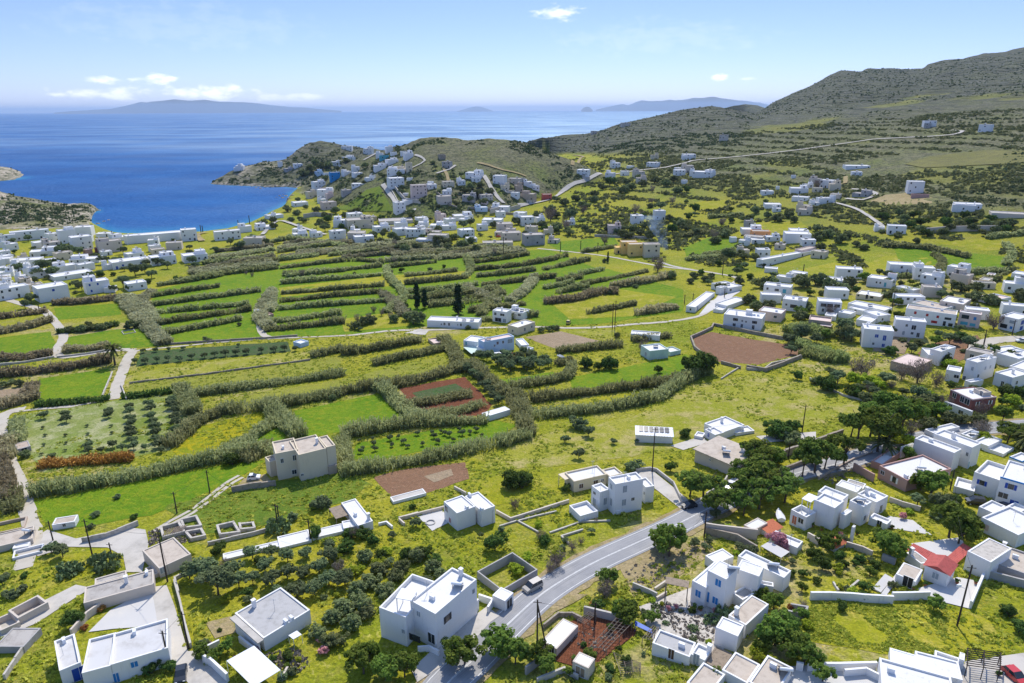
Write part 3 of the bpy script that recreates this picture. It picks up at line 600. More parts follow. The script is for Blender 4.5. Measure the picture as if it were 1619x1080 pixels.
yard([(1500, 1050), (1640, 1030), (1680, 1110), (1500, 1110)], 'conc', .13); yard([(1225, 1075), (1235, 1055), (1380, 1050), (1400, 1110), (1230, 1110)], 'concw', .13); yard([(1010, 960), (1120, 920), (1160, 980), (1140, 1040), (1040, 1030)], 'stonel', .12, 'gravel_yard')
yard([(880, 990), (960, 965), (1010, 1000), (930, 1060), (860, 1040)], 'red_soil', .12, 'garden_soil'); yard([(640, 527), (665, 520), (678, 523), (672, 530)], 'conc', .13); yard([(1118, 482), (1140, 466), (1160, 468), (1136, 488), (1105, 498)], 'concw', .13)
# ---------------------------------------------------------------- words: labels that single one thing out
LMK = []                                    # (phrase, px, py)
def lmk(phrase, px, py): LMK.append((phrase, px, py))
AUTO = []                                   # (object, look, px, py, word) resolved at the end
ORD = ['nearest', 'second nearest', 'third nearest', 'fourth nearest', 'fifth nearest', 'sixth nearest', 'seventh nearest', 'eighth nearest', 'ninth nearest', 'tenth nearest', 'eleventh nearest', 'twelfth nearest', 'thirteenth nearest', 'fourteenth nearest', 'fifteenth nearest', 'sixteenth nearest', 'seventeenth nearest', 'eighteenth nearest', 'nineteenth nearest', 'twentieth nearest']
def auto(o, look, px, py): AUTO.append((o, look, px, py))
def resolve_labels():
    g = {}
    for o, look, px, py in AUTO:
        ph, lx, ly = min(LMK, key=lambda l: (l[1] - px) ** 2 + ((l[2] - py) * 1.8) ** 2 + (1e7 if l[0] == o.get('lm') else 0))
        dx, dy = px - lx, (py - ly) * 1.8
        rel = ('right of' if dx > 0 else 'left of') if abs(dx) > abs(dy) else ('in front of' if dy > 0 else 'beyond')
        g.setdefault((look, rel, ph), []).append((dx * dx + dy * dy, o))
    for (look, rel, ph), L in g.items():
        L.sort(key=lambda t: t[0])
        for k, (_, o) in enumerate(L):
            if len(L) == 1: o['label'] = f'{look} {rel} {ph}'
            elif k == len(L) - 1 and k > 1: o['label'] = f'{look} {rel} {ph}, farthest'
            else: o['label'] = f'{look} {rel} {ph}, ' + (ORD[k] if k < 20 else ORD[k % 20] + ' but a score')
# ---------------------------------------------------------------- foliage
def cloud_faces(rng, n, clumps, crad, shape, leafsz, squash=1.0, aspect=1.0, upright=0.0):
    """n leaf quads grouped in clumps spread through a crown; shape(rng)->centre"""
    cen = np.array([shape() for _ in range(clumps)]); cr = crad * rng.uniform(.65, 1.25, clumps); ctint = rng.uniform(0, 1, clumps) ** 1.2
    k = rng.integers(0, clumps, n); d = rng.normal(size=(n, 3)); d /= np.linalg.norm(d, axis=1)[:, None]
    rad = cr[k] * rng.uniform(.35, 1.0, n) ** .5; p = cen[k] + d * rad[:, None] * np.array([1, 1, squash])
    nrm = d + rng.normal(size=(n, 3)) * .6 + np.array([0, 0, .8]); nrm[:, 2] *= (1 - upright); nrm /= np.linalg.norm(nrm, axis=1)[:, None]
    a = np.cross(nrm, rng.normal(size=(n, 3)) + np.array([0, 0, upright * 6])); a /= np.linalg.norm(a, axis=1)[:, None]; b = np.cross(nrm, a)
    s = leafsz * rng.uniform(.6, 1.3, n)[:, None]
    V = np.stack([p - a * s * aspect - b * s, p + a * s * aspect - b * s * .8, p + a * s * aspect * .9 + b * s, p - a * s * aspect * .8 + b * s * .9], 1).reshape(-1, 3)
    t = np.clip(ctint[k] * .6 + rng.uniform(0, .45, n), 0, 1)
    return V, np.arange(len(V)).reshape(-1, 4), t
PROTO = {}
def proto(kind, i):
    """crown and trunk meshes for a plant one metre across, standing at the origin"""
    if (kind, i) in PROTO: return PROTO[(kind, i)]
    rng = np.random.default_rng(hash(kind) % 1000 + i * 77 if False else sum(map(ord, kind)) + i * 77); u = rng.uniform
    tr = MB(); n = 2200; P = dict(olive=(.75, .28), bush=(.68, .05), pine=(.85, .42), leafy=(.85, .25), yel=(.6, .05), bare=(.75, .15), pink=(.8, .2), rust=(.6, .03), cypress=(2.6, .1), scrubtree=(.6, .05), grey=(.6, .05), cactus=(.45, .0), bigpine=(1.05, .38))
    H, th = P[kind]
    if kind in ('cypress',):
        def shape():
            z = u(.06, 1); w = .40 * (1 - z) ** .6 * (.3 + min(1, z * 5) * .7); a = u(0, 6.283); q = w * math.sqrt(u(0, 1)); return (q * math.cos(a), q * math.sin(a), .12 + z * (H - .15))
        V, Fc, t = cloud_faces(rng, n, 70, .16, shape, .045, 1.4); mat = M['l_cyp']
    elif kind in ('pine', 'bigpine'):
        cx = [(u(-.22, .22), u(-.22, .22), u(.0, .30)) for _ in range(5)]
        def shape():
            c = cx[int(rng.integers(0, 5))]; a = u(0, 6.283); q = .30 * math.sqrt(u(0, 1)); return (c[0] + q * math.cos(a), c[1] + q * math.sin(a), th + .08 + c[2] * (H - th) * 1.3 + (.3 - q) * .35)
        V, Fc, t = cloud_faces(rng, 3000, 46, .10, shape, .021, .75, 1.3); mat = M['l_pine']
    elif kind == 'bare':
        def shape():
            a = u(0, 6.283); q = .42 * math.sqrt(u(0, 1)); z = u(0, 1); return (q * math.cos(a) * (.4 + .6 * z), q * math.sin(a) * (.4 + .6 * z), th + z * (H - th))
        V, Fc, t = cloud_faces(rng, 1500, 60, .12, shape, .034, 1.2, .18, .6); mat = M['l_bare']
    elif kind == 'cactus':
        def shape():
            a = u(0, 6.283); q = .46 * math.sqrt(u(0, 1)); return (q * math.cos(a), q * math.sin(a), u(.02, H) * (1.1 - q))
        V, Fc, t = cloud_faces(rng, 520, 60, .09, shape, .05, 1, .8, .5); mat = M['l_cact']
    else:
        sub = [(u(-.2, .2), u(-.2, .2), u(-.1, .16)) for _ in range(4)]
        def shape():
            c = sub[int(rng.integers(0, 4))]; d = rng.normal(size=3); d /= np.linalg.norm(d); q = .30 * u(.35, 1) ** .5
            return (c[0] + d[0] * q, c[1] + d[1] * q, max(th + .02, th + (H - th) * (.46 + c[2]) + d[2] * q * (H - th) * 1.15))
        sz, nn = (.024, 2600) if kind in ('olive', 'leafy', 'bush') else (.028, 1900)
        V, Fc, t = cloud_faces(rng, nn, 44, .115, shape, sz, .9, 1.15)
        mat = M[{'olive': 'l_olive', 'bush': 'l_bush', 'leafy': 'l_leafy', 'yel': 'l_yel', 'pink': 'l_pink', 'rust': 'l_rust', 'scrubtree': 'l_thicket', 'grey': 'l_olive'}[kind]]
    crown = npmesh('crown', V, Fc, mat, t)
    if th > 0:
        top = th + (H - th) * .35; tw = .022 if kind != 'cypress' else .05
        lean = (u(-.05, .05), u(-.05, .05)); tr.tube([(0, 0, -.06), (lean[0] * .5, lean[1] * .5, th * .6), (lean[0], lean[1], top)], [tw * 1.5, tw * 1.1, tw * .7])
        for k in range(5 if kind != 'cypress' else 0):
            a = k * 1.257 + u(-.4, .4); tr.tube([(lean[0] * .7, lean[1] * .7, th * .75), (lean[0] + .13 * math.cos(a), lean[1] + .13 * math.sin(a), th + (H - th) * .3), (lean[0] + .30 * math.cos(a), lean[1] + .30 * math.sin(a), th + (H - th) * u(.5, .75))], [tw * .8, tw * .55, tw * .25], 5)
    else: tr.tube([(0, 0, -.06), (0, 0, .1)], [.04, .03])
    PROTO[(kind, i)] = (crown, tr.mesh('trunk', M['bark'])); return PROTO[(kind, i)]
LOOK = dict(olive=('grey-green olive tree', 'tree'), bush=('dark green rounded bush', 'bush'), pine=('umbrella-crowned pine', 'pine tree'), bigpine=('broad bushy pine', 'pine tree'), leafy=('fresh green leafy tree', 'tree'), yel=('yellow-green flowering shrub', 'shrub'), bare=('brown leafless tree', 'tree'),
            pink=('pink blossoming shrub', 'shrub'), rust=('rust-brown twiggy shrub', 'shrub'), cypress=('tall dark cypress', 'cypress'), scrubtree=('dark evergreen tree', 'tree'), grey=('silver-grey shrub', 'shrub'), cactus=('prickly pear clump', 'cactus'))
NMK = dict(olive='olive_tree', bush='bush', pine='pine_tree', bigpine='pine_tree', leafy='leafy_tree', yel='flowering_shrub', bare='bare_tree', pink='blossoming_shrub', rust='twiggy_shrub', cypress='cypress_tree', scrubtree='evergreen_tree', grey='grey_shrub', cactus='prickly_pear')
GRP = dict(olive='olive trees', bush='dark green bushes', pine='umbrella pines along the road', bigpine='broad pines', leafy='leafy trees', yel='yellow-green shrubs', bare='leafless trees', pink='blossoming shrubs', rust='rusty shrubs', cypress='cypresses', scrubtree='evergreen trees in the valley', grey='grey shrubs', cactus='prickly pears')
def plant(kind, px, py, wpx, tall=1.0, label=None, i=None):
    """(px,py) is the foot of the plant in the photograph, wpx its crown's width there"""
    p = hit(px, py); s = wpx / scale_at(p); i = R_.randrange(4) if i is None else i
    cr, tk = proto(kind, i); o = thing(NMK[kind], p, label, LOOK[kind][1], GRP[kind]); o.rotation_euler[2] = R_.uniform(0, 6.28); o.scale = (s, s, s * tall * R_.uniform(.92, 1.08))
    link('trunk', tk, o); link('crown', cr, o); MASK.append((p.x, p.y, s * .4))
    if not label: auto(o, LOOK[kind][0], px, py)
    return o
def plants(kind, L, tall=1.0):
    for t in L: plant(kind, t[0], t[1], t[2], tall)
def palm(px, py, hpx, label, spread=None, skirt=True):
    p = hit(px, py); s = scale_at(p); H = hpx / s / .9; r = random.Random(int(px)); o = thing('palm_tree', p, label, 'palm tree', 'palm trees')
    m = MB(); m.tube([(p.x, p.y, p.z - .3), (p.x + .1, p.y, p.z + H * .3), (p.x + .15, p.y, p.z + H * .62)], [.42, .34, .3], 8); part('trunk', m, M['bark'], o)
    m = MB(); R = spread or H * .42; top = Vector((p.x + .15, p.y, p.z + H * .62))
    for k in range(46):
        a = k * 2.399; el = r.uniform(-.45, 1.25) if skirt else r.uniform(-.1, 1.2); d = Vector((math.cos(a), math.sin(a), 0)); n = Vector((-d.y, d.x, 0)); prev = None
        for j in range(6):
            t = j / 5; q = top + d * (R * t * math.cos(el) * (1 + .15 * r.random())) + Vector((0, 0, R * (t * math.sin(el) * 1.1 - .55 * t * t))); w = R * .11 * (1 - .75 * abs(t - .35))
            cur = (q - n * w + Vector((0, 0, -w * .5)), q, q + n * w + Vector((0, 0, -w * .5)))
            if prev: m.quad(prev[0], prev[1], cur[1], cur[0]); m.quad(prev[1], prev[2], cur[2], cur[1]); tt = r.random(); m.c += [tt, tt * .8]
            prev = cur
    part('frond', m, M['l_palm'], o); return o
HEDGE = []
def hedge(pts, w=3.0, h=3.2, mat='l_reed', look=None, dens=1.0, name='reed_hedge', cat='hedge', label=None):
    """a windbreak of reeds along a ground line: a tangled core and thousands of upright canes"""
    base = [xy(hit(*p)) for p in pts]; L = resample(smooth_line(base, 4), .5); rng = np.random.default_rng(int(pts[0][0] * 13 + pts[0][1] * 7)); ln = len(L) * .5
    cx = np.array([q.x for q in L]); cy = np.array([q.y for q in L]); dist = float(np.hypot(cx, cy).mean()); sub = max(.16, dist * .0013)
    n = int(min(ln * w * 11 * dens * (.16 / sub) ** .85 * 1.6, 16000)); k = rng.uniform(0, len(L) - 1, n); k0 = k.astype(int).clip(0, len(L) - 2); f = k - k0
    px_, py_ = cx[k0] * (1 - f) + cx[k0 + 1] * f, cy[k0] * (1 - f) + cy[k0 + 1] * f; dx, dy = cx[k0 + 1] - cx[k0], cy[k0 + 1] - cy[k0]; dl = np.hypot(dx, dy) + 1e-6; nx, ny = dy / dl, -dx / dl
    wob = 1 + .5 * (vnoise(px_, py_, 6, 5) - .5) + .5 * (vnoise(px_, py_, 2.2, 6) - .5); off = (rng.uniform(-.5, .5, n)) * w * wob; X, Y = px_ + nx * off, py_ + ny * off
    gap = vnoise(X, Y, 11, 15) + .25 * vnoise(X, Y, 3, 16); kp = (gap > .32) | (rng.random(n) < .35); X, Y, off = X[kp], Y[kp], off[kp]; n = len(X)
    hh = h * (.5 + .55 * rng.random(n) ** 1.5) * (.5 + .55 * vnoise(X, Y, 5, 8) + .5 * vnoise(X, Y, 17, 9)) * (1 - .35 * (np.abs(off) / (w * .6)) ** 2)
    Zb = TV(X, Y) - .1; th = rng.uniform(0, math.pi, n); ux, uy = np.cos(th), np.sin(th); bw = sub * rng.uniform(.5, 1.1, n); lx, ly = rng.normal(0, .2, n) * hh, rng.normal(0, .2, n) * hh
    V = np.stack([np.stack([X - ux * bw * .5, Y - uy * bw * .5, Zb], -1), np.stack([X + ux * bw * .5, Y + uy * bw * .5, Zb], -1), np.stack([X + lx + ux * bw * .55, Y + ly + uy * bw * .55, Zb + hh * .93], -1), np.stack([X + lx - ux * bw * .45, Y + ly - uy * bw * .45, Zb + hh], -1)], 1).reshape(-1, 3)
    # leaf sprays that fill the top of the stand
    n2 = int(n * 1.1); j = rng.integers(0, n, n2); sz = sub * 1.1 * rng.uniform(.6, 1.3, n2); q = np.stack([X[j] + lx[j] * .7 + rng.normal(0, .25, n2), Y[j] + ly[j] * .7 + rng.normal(0, .25, n2), Zb[j] + hh[j] * (1 - .55 * rng.random(n2) ** 1.6)], -1)
    a = rng.normal(size=(n2, 3)); a[:, 2] *= .45; a /= np.linalg.norm(a, axis=1)[:, None]; b = np.cross(a, rng.normal(size=(n2, 3)) * .55 + np.array([0, 0, 1.0])); b /= np.linalg.norm(b, axis=1)[:, None]
    V2 = np.stack([q - a * sz[:, None] * 1.6, q + b * sz[:, None] * .55, q + a * sz[:, None] * 1.6, q - b * sz[:, None] * .55], 1).reshape(-1, 3)
    VV = np.concatenate([V, V2]); zx, zy = np.concatenate([X, q[:, 0]]), np.concatenate([Y, q[:, 1]]); zone = .5 * vnoise(zx, zy, 9, 11) + .5 * vnoise(zx, zy, 34, 12)
    tint = np.clip(.6 * zone + .5 * rng.random(n + n2) - np.concatenate([np.full(n, .12), np.full(n2, -.16)]), 0, 1)
    org = Vector((float(cx.mean()), float(cy.mean()), 0)); org.z = T(org.x, org.y)
    o = link(name, npmesh(name, VV - np.array(org), np.arange(len(VV)).reshape(-1, 4), M[mat], tint), None, org); tag(o, label, cat, 'reed windbreaks between the fields')
    mx, my = np.mean([p[0] for p in pts]), np.mean([p[1] for p in pts])
    lk = look or ('long' if ln > 75 else 'short' if ln < 32 else 'tall') + {'l_reed': ' dry reed hedge', 'l_reedg': ' greenish reed hedge', 'l_reedb': ' brown reed hedge', 'l_rust': ' rust-coloured hedge', 'l_bush': ' dark leafy hedge', 'l_olive': ' grey leafy hedge', 'l_bare': ' bare twiggy hedge', 'l_reedgrey': ' wide grey reed hedge'}[mat]
    if not label: auto(o, lk, mx, my)
    HEDGE.append((cx, cy)); return o
# ---------------------------------------------------------------- landmarks used in the labels
for t in [('the long beach building', 265, 372), ('the white headland church', 383, 266), ('the blue headland house', 531, 278), ('the red hut by the hill road', 865, 313), ('the yellow villa', 1005, 395), ('the smoke plume', 1062, 372),
          ('the orange house', 1205, 372), ('the long white hall', 1245, 410), ('the white house above the sandy plot', 1448, 298), ('the bright yellow crop', 1610, 434), ('the walled brown field', 1180, 552), ('the red ploughed plot', 705, 635),
          ('the brown vegetable plot', 670, 765), ('the olive orchard', 165, 670), ('the palm by the lane', 182, 560), ('the cream two-storey house', 475, 728), ('the young olive plot', 690, 700), ('the small white cube house', 740, 808),
          ('the tall white house', 970, 790), ('the peach bungalow', 920, 758), ('the shed with solar panels', 1034, 692), ('the roadside bus shelter', 797, 948), ('the sunken stone cistern', 800, 900), ('the blue-shuttered house', 1150, 920),
          ('the white villa with pergola', 1335, 810), ('the red-tiled cottage', 1470, 910), ('the dusty pink house', 1440, 745), ('the tall windowless white house', 1490, 710), ('the house with blue parapet', 1590, 760), ('the red house', 1535, 632),
          ('the tan flat-roofed house', 1150, 720), ('the roofless stone pens', 345, 835), ('the low white house with wood bay', 545, 820), ('the grey-roofed white house', 435, 980), ('the flat white house by the alley', 180, 1030),
          ('the house with roof terrace', 680, 965), ('the bean-pole garden', 960, 1010), ('the boathouse home', 780, 545), ('the mint-green house', 1040, 555), ('the low white farm', 715, 512), ('the twin cypresses', 665, 470),
          ('the salmon-awning house', 90, 455), ('the hotel terrace', 60, 368), ('the three-storey beach block', 133, 385), ('the fork in the hill road', 1090, 258), ('the flat meadow by the road', 1250, 640), ('the track corner', 15, 665),
          ('the cement fork', 215, 850), ('the bay shore', 430, 345), ('the hilltop ruin', 705, 255), ('the strip fields', 520, 450), ('the far strip fields', 700, 420), ('the bright green strips', 960, 470), ('the left lane bend', 95, 540), ('the vine rows', 400, 600),
          ('the green triangle field', 430, 685), ('the big emerald field', 250, 770), ('the white-walled meadow', 1400, 1000), ('the right-hand green fields', 1500, 410), ('the upper village street', 1450, 520), ('the tan-roofed bungalow', 1438, 580), ('the stone-walled hall', 1275, 525),
          ('the grey village house', 845, 375), ('the beige shed', 650, 355), ('the terrace houses', 690, 352), ('the valley olive terraces', 900, 340), ('the hillside track', 1140, 350), ('the mountain road', 1400, 222)]: lmk(*t)
# ---------------------------------------------------------------- reed windbreaks
def hs(L, **k):
    for p in L: hedge(p, **k)
hs([[(345, 425), (440, 414)], [(285, 443), (360, 434), (440, 425)], [(227, 472), (290, 462), (347, 454)], [(240, 484), (330, 472), (412, 461)], [(247, 496), (320, 489), (393, 483)], [(253, 513), (330, 501), (397, 491)], [(263, 529), (325, 517), (383, 506)],
    [(444, 449), (520, 443), (602, 436)], [(445, 465), (525, 459), (607, 452)], [(453, 438), (543, 429)], [(545, 428), (603, 422)], [(444, 425), (553, 413), (606, 417)], [(439, 413), (503, 405)], [(439, 400), (480, 394), (524, 388)], [(520, 405), (600, 396)],
    [(443, 478), (540, 468), (607, 463)], [(440, 490), (540, 482), (612, 477)], [(420, 512), (470, 506), (540, 497)], [(418, 524), (480, 518), (545, 511)],
    [(640, 437), (723, 429)], [(640, 450), (690, 445), (735, 440)], [(636, 464), (700, 458), (755, 451)], [(640, 472), (674, 470), (730, 463), (788, 456)], [(667, 474), (793, 459)], [(677, 486), (740, 479), (807, 473)], [(740, 494), (830, 482)], [(760, 508), (850, 500)],
    [(744, 417), (790, 411), (836, 403)], [(745, 428), (822, 421), (880, 410)], [(753, 438), (800, 434), (847, 428)], [(761, 452), (820, 446), (880, 439)], [(860, 414), (897, 405)], [(860, 427), (931, 412)], [(880, 446), (920, 440)], [(901, 438), (955, 427)], [(860, 457), (907, 449)],
    [(919, 452), (970, 441), (1023, 430)], [(927, 497), (1005, 482)], [(920, 400), (975, 391)],
    [(672, 481), (740, 474), (800, 467)], [(447, 436), (545, 429)], [(880, 464), (930, 455)], [(612, 424), (690, 415)]], w=3.0, h=3.1)
hs([[(320, 412), (380, 403), (430, 395)], [(450, 395), (520, 386), (560, 384)], [(470, 402), (560, 392), (640, 387)], [(540, 401), (620, 393), (700, 388)], [(445, 409), (520, 400)], [(620, 405), (700, 396), (770, 391)], [(690, 410), (760, 402), (820, 393)], [(300, 433), (370, 424), (430, 416)]], w=9, h=2.8, mat='l_reedgrey')
hs([[(300, 428), (350, 421), (435, 408)], [(310, 435), (440, 419)], [(340, 399), (432, 389)], [(440, 394), (520, 383)], [(450, 388), (500, 381)], [(530, 398), (600, 390), (660, 384)], [(540, 409), (640, 400), (700, 396)], [(610, 414), (720, 406)], [(640, 394), (700, 390)], [(700, 404), (790, 396)], [(600, 384), (640, 380)], [(745, 408), (830, 398)]], w=5, h=3.0, mat='l_reedgrey')
hs([[(360, 424), (430, 415)]], w=3.6, h=3.3)
hs([[(860, 480), (910, 475), (945, 466), (976, 464)], [(964, 455), (1010, 449), (1065, 437)], [(1005, 499), (1040, 492), (1070, 488)]], w=4.5, h=4, mat='l_reedb')
hs([[(833, 661), (907, 654), (973, 646), (1040, 631), (1075, 608), (1120, 590)], [(840, 634), (907, 626), (1000, 615), (1085, 602)], [(807, 614), (860, 607), (895, 598), (905, 582)], [(540, 623), (580, 617), (640, 608), (690, 597), (722, 585)], [(540, 691), (600, 682), (657, 673), (720, 671), (770, 668)],
    [(540, 752), (580, 745), (640, 736), (690, 726), (735, 715), (780, 706), (838, 692)], [(307, 626), (360, 619), (430, 609), (500, 600), (545, 592)], [(353, 654), (420, 648), (480, 636), (540, 625)], [(590, 578), (640, 567), (705, 553)], [(540, 562), (600, 553), (665, 540)], [(50, 784), (130, 772), (213, 757), (290, 741), (350, 728), (433, 714)]], w=4.0, h=3.6)
hs([[(597, 612), (630, 640), (668, 668)], [(700, 538), (718, 560), (728, 590)], [(815, 628), (826, 660), (834, 690)], [(740, 575), (765, 598), (800, 628)], [(285, 614), (296, 636), (306, 656)], [(423, 645), (448, 668), (474, 692)]], w=5.5, h=3.8)
hs([[(265, 708), (290, 690), (312, 670), (353, 654)], [(353, 722), (390, 700), (435, 668)], [(383, 731), (430, 708)], [(540, 700), (545, 725), (552, 748)], [(640, 645), (700, 633), (745, 624)], [(655, 662), (720, 652), (765, 642)], [(610, 495), (640, 470), (615, 440), (612, 425)], [(735, 440), (745, 425), (735, 405)], [(760, 500), (775, 478), (790, 462)]], w=4.5, h=3.2)
hs([[(190, 472), (212, 495), (235, 520), (262, 546)], [(205, 470), (230, 492), (250, 515)], [(240, 462), (225, 478), (235, 495)], [(425, 470), (412, 500), (425, 520)], [(430, 460), (428, 480), (425, 495)], [(605, 465), (622, 480), (640, 500)], [(735, 455), (765, 468), (785, 480)], [(805, 478), (830, 462), (845, 440)]], w=6, h=3.2, mat='l_reedgrey')
hs([[(-20, 598), (60, 590), (120, 582), (177, 572)], [(-30, 572), (40, 567), (84, 560)], [(100, 556), (140, 554), (173, 549)], [(83, 482), (140, 479), (187, 473)], [(-30, 532), (40, 520), (82, 508)], [(-30, 506), (30, 500), (77, 493)], [(0, 645), (30, 638), (60, 628)], [(45, 632), (52, 612)], [(-10, 700), (5, 745), (12, 800)], [(18, 700), (10, 730)]], w=4.5, h=3.3, mat='l_reedb')
hs([[(55, 643), (115, 638), (173, 632)], [(193, 630), (240, 625), (290, 618)], [(90, 527), (140, 522), (188, 514)]], w=3, h=2.2, mat='l_bush')
hs([[(63, 738), (130, 733), (210, 728)]], w=3.5, h=2.2, mat='l_rust')
hs([[(493, 565), (540, 555)], [(20, 812), (22, 780)], [(30, 705), (28, 668)], [(880, 578), (905, 572)], [(1000, 540), (1060, 533)], [(880, 558), (940, 552), (985, 548)], [(1110, 405), (1160, 398)], [(1080, 375), (1130, 366)], [(1085, 412), (1175, 402)], [(1120, 345), (1175, 340)], [(1395, 390), (1470, 395), (1530, 408)], [(1480, 434), (1490, 415), (1475, 404)], [(1400, 440), (1480, 437), (1590, 430)], [(1560, 378), (1605, 372), (1640, 370)], [(1590, 420), (1600, 400), (1590, 388)], [(1395, 470), (1430, 466), (1460, 460)], [(1530, 447), (1580, 443)]], w=4, h=3, mat='l_reed')
hs([[(380, 388), (420, 385), (450, 380)], [(330, 408), (390, 402), (432, 396)], [(320, 418), (380, 412), (432, 405)], [(455, 378), (510, 384), (545, 392)], [(560, 400), (620, 392), (680, 386)], [(640, 410), (700, 402), (740, 396)], [(690, 398), (760, 394), (800, 390)], [(250, 452), (320, 442), (350, 436)]], w=5, h=3, mat='l_reed')
hs([[(1245, 527), (1275, 522), (1310, 535)], [(1250, 545), (1290, 552), (1330, 575)], [(1270, 560), (1320, 572)]], w=7, h=3.5, mat='l_reedg')
# ---------------------------------------------------------------- trees and shrubs, one by one (foot x, foot y, crown width)
m1 = Q(0, 440, 3)
for x, ys in ((105, (655,)), (155, ()), ):
    pass
OR = [(70, 662, 17), (105, 668, 18), (104, 660, 15), (172, 661, 17), (172, 655, 15), (205, 648, 17), (206, 656, 18), (208, 667, 18), (208, 676, 18), (207, 685, 18), (209, 693, 18), (211, 702, 18), (212, 711, 18), (237, 644, 18), (239, 653, 19), (240, 663, 18), (243, 672, 18), (246, 681, 19), (248, 690, 19), (249, 699, 19), (251, 708, 19), (272, 638, 19), (273, 647, 20), (276, 656, 20), (278, 665, 20), (279, 674, 20), (280, 685, 20), (140, 710, 17), (141, 717, 17), (178, 708, 18), (194, 713, 15), (231, 712, 15), (160, 716, 13), (83, 727, 14), (29, 690, 17), (256, 716, 14)]
plants('olive', OR)
plants('olive', [(x, y, 7) for x, y in ((72, 690), (70, 705), (66, 720), (68, 678), (104, 690), (105, 702), (103, 714), (138, 675), (139, 688), (140, 698), (176, 675), (177, 686), (35, 675))], .9)
for (x, y, w_) in [c5(*p) + (s,) for *p, s in ((92, 830, 10), (100, 815, 9), (155, 795, 11), (160, 820, 10), (230, 770, 11), (240, 800, 9), (295, 785, 12), (315, 805, 9), (360, 745, 10), (385, 795, 9), (430, 740, 9), (440, 760, 11), (458, 785, 11), (490, 745, 10), (512, 750, 11), (530, 775, 8), (572, 745, 12), (560, 725, 9), (610, 740, 9), (640, 728, 11), (665, 752, 8), (85, 780, 8), (150, 770, 9), (270, 760, 8), (470, 735, 8))]:
    plant('olive', x, y, w_, 1.1)
plants('bush', [(368, 735, 30), (1110, 592, 55), (1095, 585, 38), (545 + 280, 772, 42), (1040, 590, 18), (925, 583, 26), (965, 582, 34), (945, 585, 20), (1260, 600, 21), (1312, 617, 42), (1345, 626, 30), (1355, 628, 24), (895, 777, 18), (728, 877 - 12, 0.1), (783, 868, 38), (863, 856, 26), (690, 905, 36), (660, 900, 34), (570, 868, 34), (562, 868, 26), (595, 862, 24), (540, 880, 30)][:13] + [(813, 770, 42), (833, 768, 36), (783, 870, 40), (858, 860, 24)])
plants('olive', [(1382, 628, 24), (1398, 634, 20), (1415, 640, 22), (1430, 645, 24), (1427, 626, 18), (1385, 645, 18), (915, 725, 20), (893, 700, 17), (970, 702, 13), (1007, 700, 9), (930, 690, 22)])
plants('grey', [(508, 805, 40), (465, 822, 22), (915, 678, 34), (1000, 742, 30), (38, 935, 22), (20, 945, 26), (1480, 820, 26)], .9)
plants('cactus', [(440, 838, 40), (172, 897, 44), (155, 890, 30), (107, 908, 38), (118, 905, 30), (1145, 975, 36), (1125, 985, 26), (1225, 690, 26), (1290, 880, 22)], 1.2)
plants('bare', [(98, 885, 0.1)][:0] + [(1365, 595, 42), (1350, 590, 26), (1570, 520, 34), (1040, 430, 30), (1450, 605, 44), (1425, 600, 34), (1480, 612, 30), (880, 895, 36), (870, 905, 26), (955, 945, 38), (905, 870, 22), (1440, 690, 30), (1015, 555, 22), (1312, 500, 24), (855, 855, 22), (1495, 645, 26), (1550, 690, 34), (560, 850, 24), (1550, 660, 30), (870, 350, 30), (895, 365, 20), (1005, 338, 18), (1290, 300, 18), (1270, 960, 18)])
plants('olive', [(100, 881, 30), (82, 875, 24), (5, 925, 20), (430, 880, 26), (400, 883, 30), (455, 888, 28), (483, 882, 24), (345, 940, 62), (328, 920, 52), (300, 915, 36), (378, 930, 34), (372, 910, 34), (420, 905, 30), (400, 925, 28), (455, 915, 30), (430, 925, 34), (480, 915, 28), (505, 905, 30), (520, 890, 34), (545, 925, 36), (520, 925, 34), (470, 945, 40), (497, 940, 36), (440, 945, 24), (1485, 810, 40), (1450, 800, 28), (1500, 605, 0.1)][:26])
plants('scrubtree', [(575, 885, 34), (600, 905, 36), (625, 915, 36), (585, 925, 38), (560, 940, 40), (610, 940, 36), (640, 900, 34), (660, 888, 36), (680, 905, 34), (700, 912, 30), (570, 960, 40), (545, 965, 42), (520, 985, 40), (550, 995, 44), (580, 975, 36), (500, 1005, 34), (530, 1020, 40), (720, 918, 22)], 1.0)
plants('bush', [(555, 850, 26), (545, 872, 32), (500, 850, 28), (575, 850, 28), (592, 858, 24), (600, 885, 24), (640, 880, 26), (670, 878, 30), (690, 890, 26)])
plants('leafy', [(735, 1050, 64), (715, 1040, 40), (790, 1035, 66), (815, 1050, 50), (575, 1065, 60), (610, 1075, 56), (640, 1070, 48), (585, 1050, 46), (1058, 880, 66), (1045, 868, 44), (960, 930, 40), (975, 975, 34), (990, 985, 44), (1030, 985, 32), (1225, 1020, 70), (1250, 1040, 60), (1270, 1055, 52), (1210, 1030, 46), (1500, 850, 66), (1515, 860, 54), (1405, 885, 58), (1395, 872, 46), (1310, 870, 34), (1470, 785, 56), (1455, 775, 40), (1445, 665, 40), (1480, 660, 36), (1475, 965, 34), (1585, 665, 28), (850, 1045, 46), (865, 1065, 40), (930, 1050, 30), (320, 1040, 34), (345, 1045, 30), (360, 1030, 26), (1130, 1075, 30), (1300, 1078, 40), (1430, 725, 28), (1285, 735, 30), (1225, 735, 40)])
plants('bigpine', [(1112, 792, 66), (1090, 785, 48), (1175, 775, 56), (1195, 770, 62), (1215, 785, 60), (1240, 795, 62), (1180, 790, 52), (1200, 805, 58), (1150, 805, 48), (1225, 770, 44), (1185, 735, 48), (1198, 738, 52), (1130, 815, 44), (1175, 815, 44), (1480, 795, 0.1)][:14])
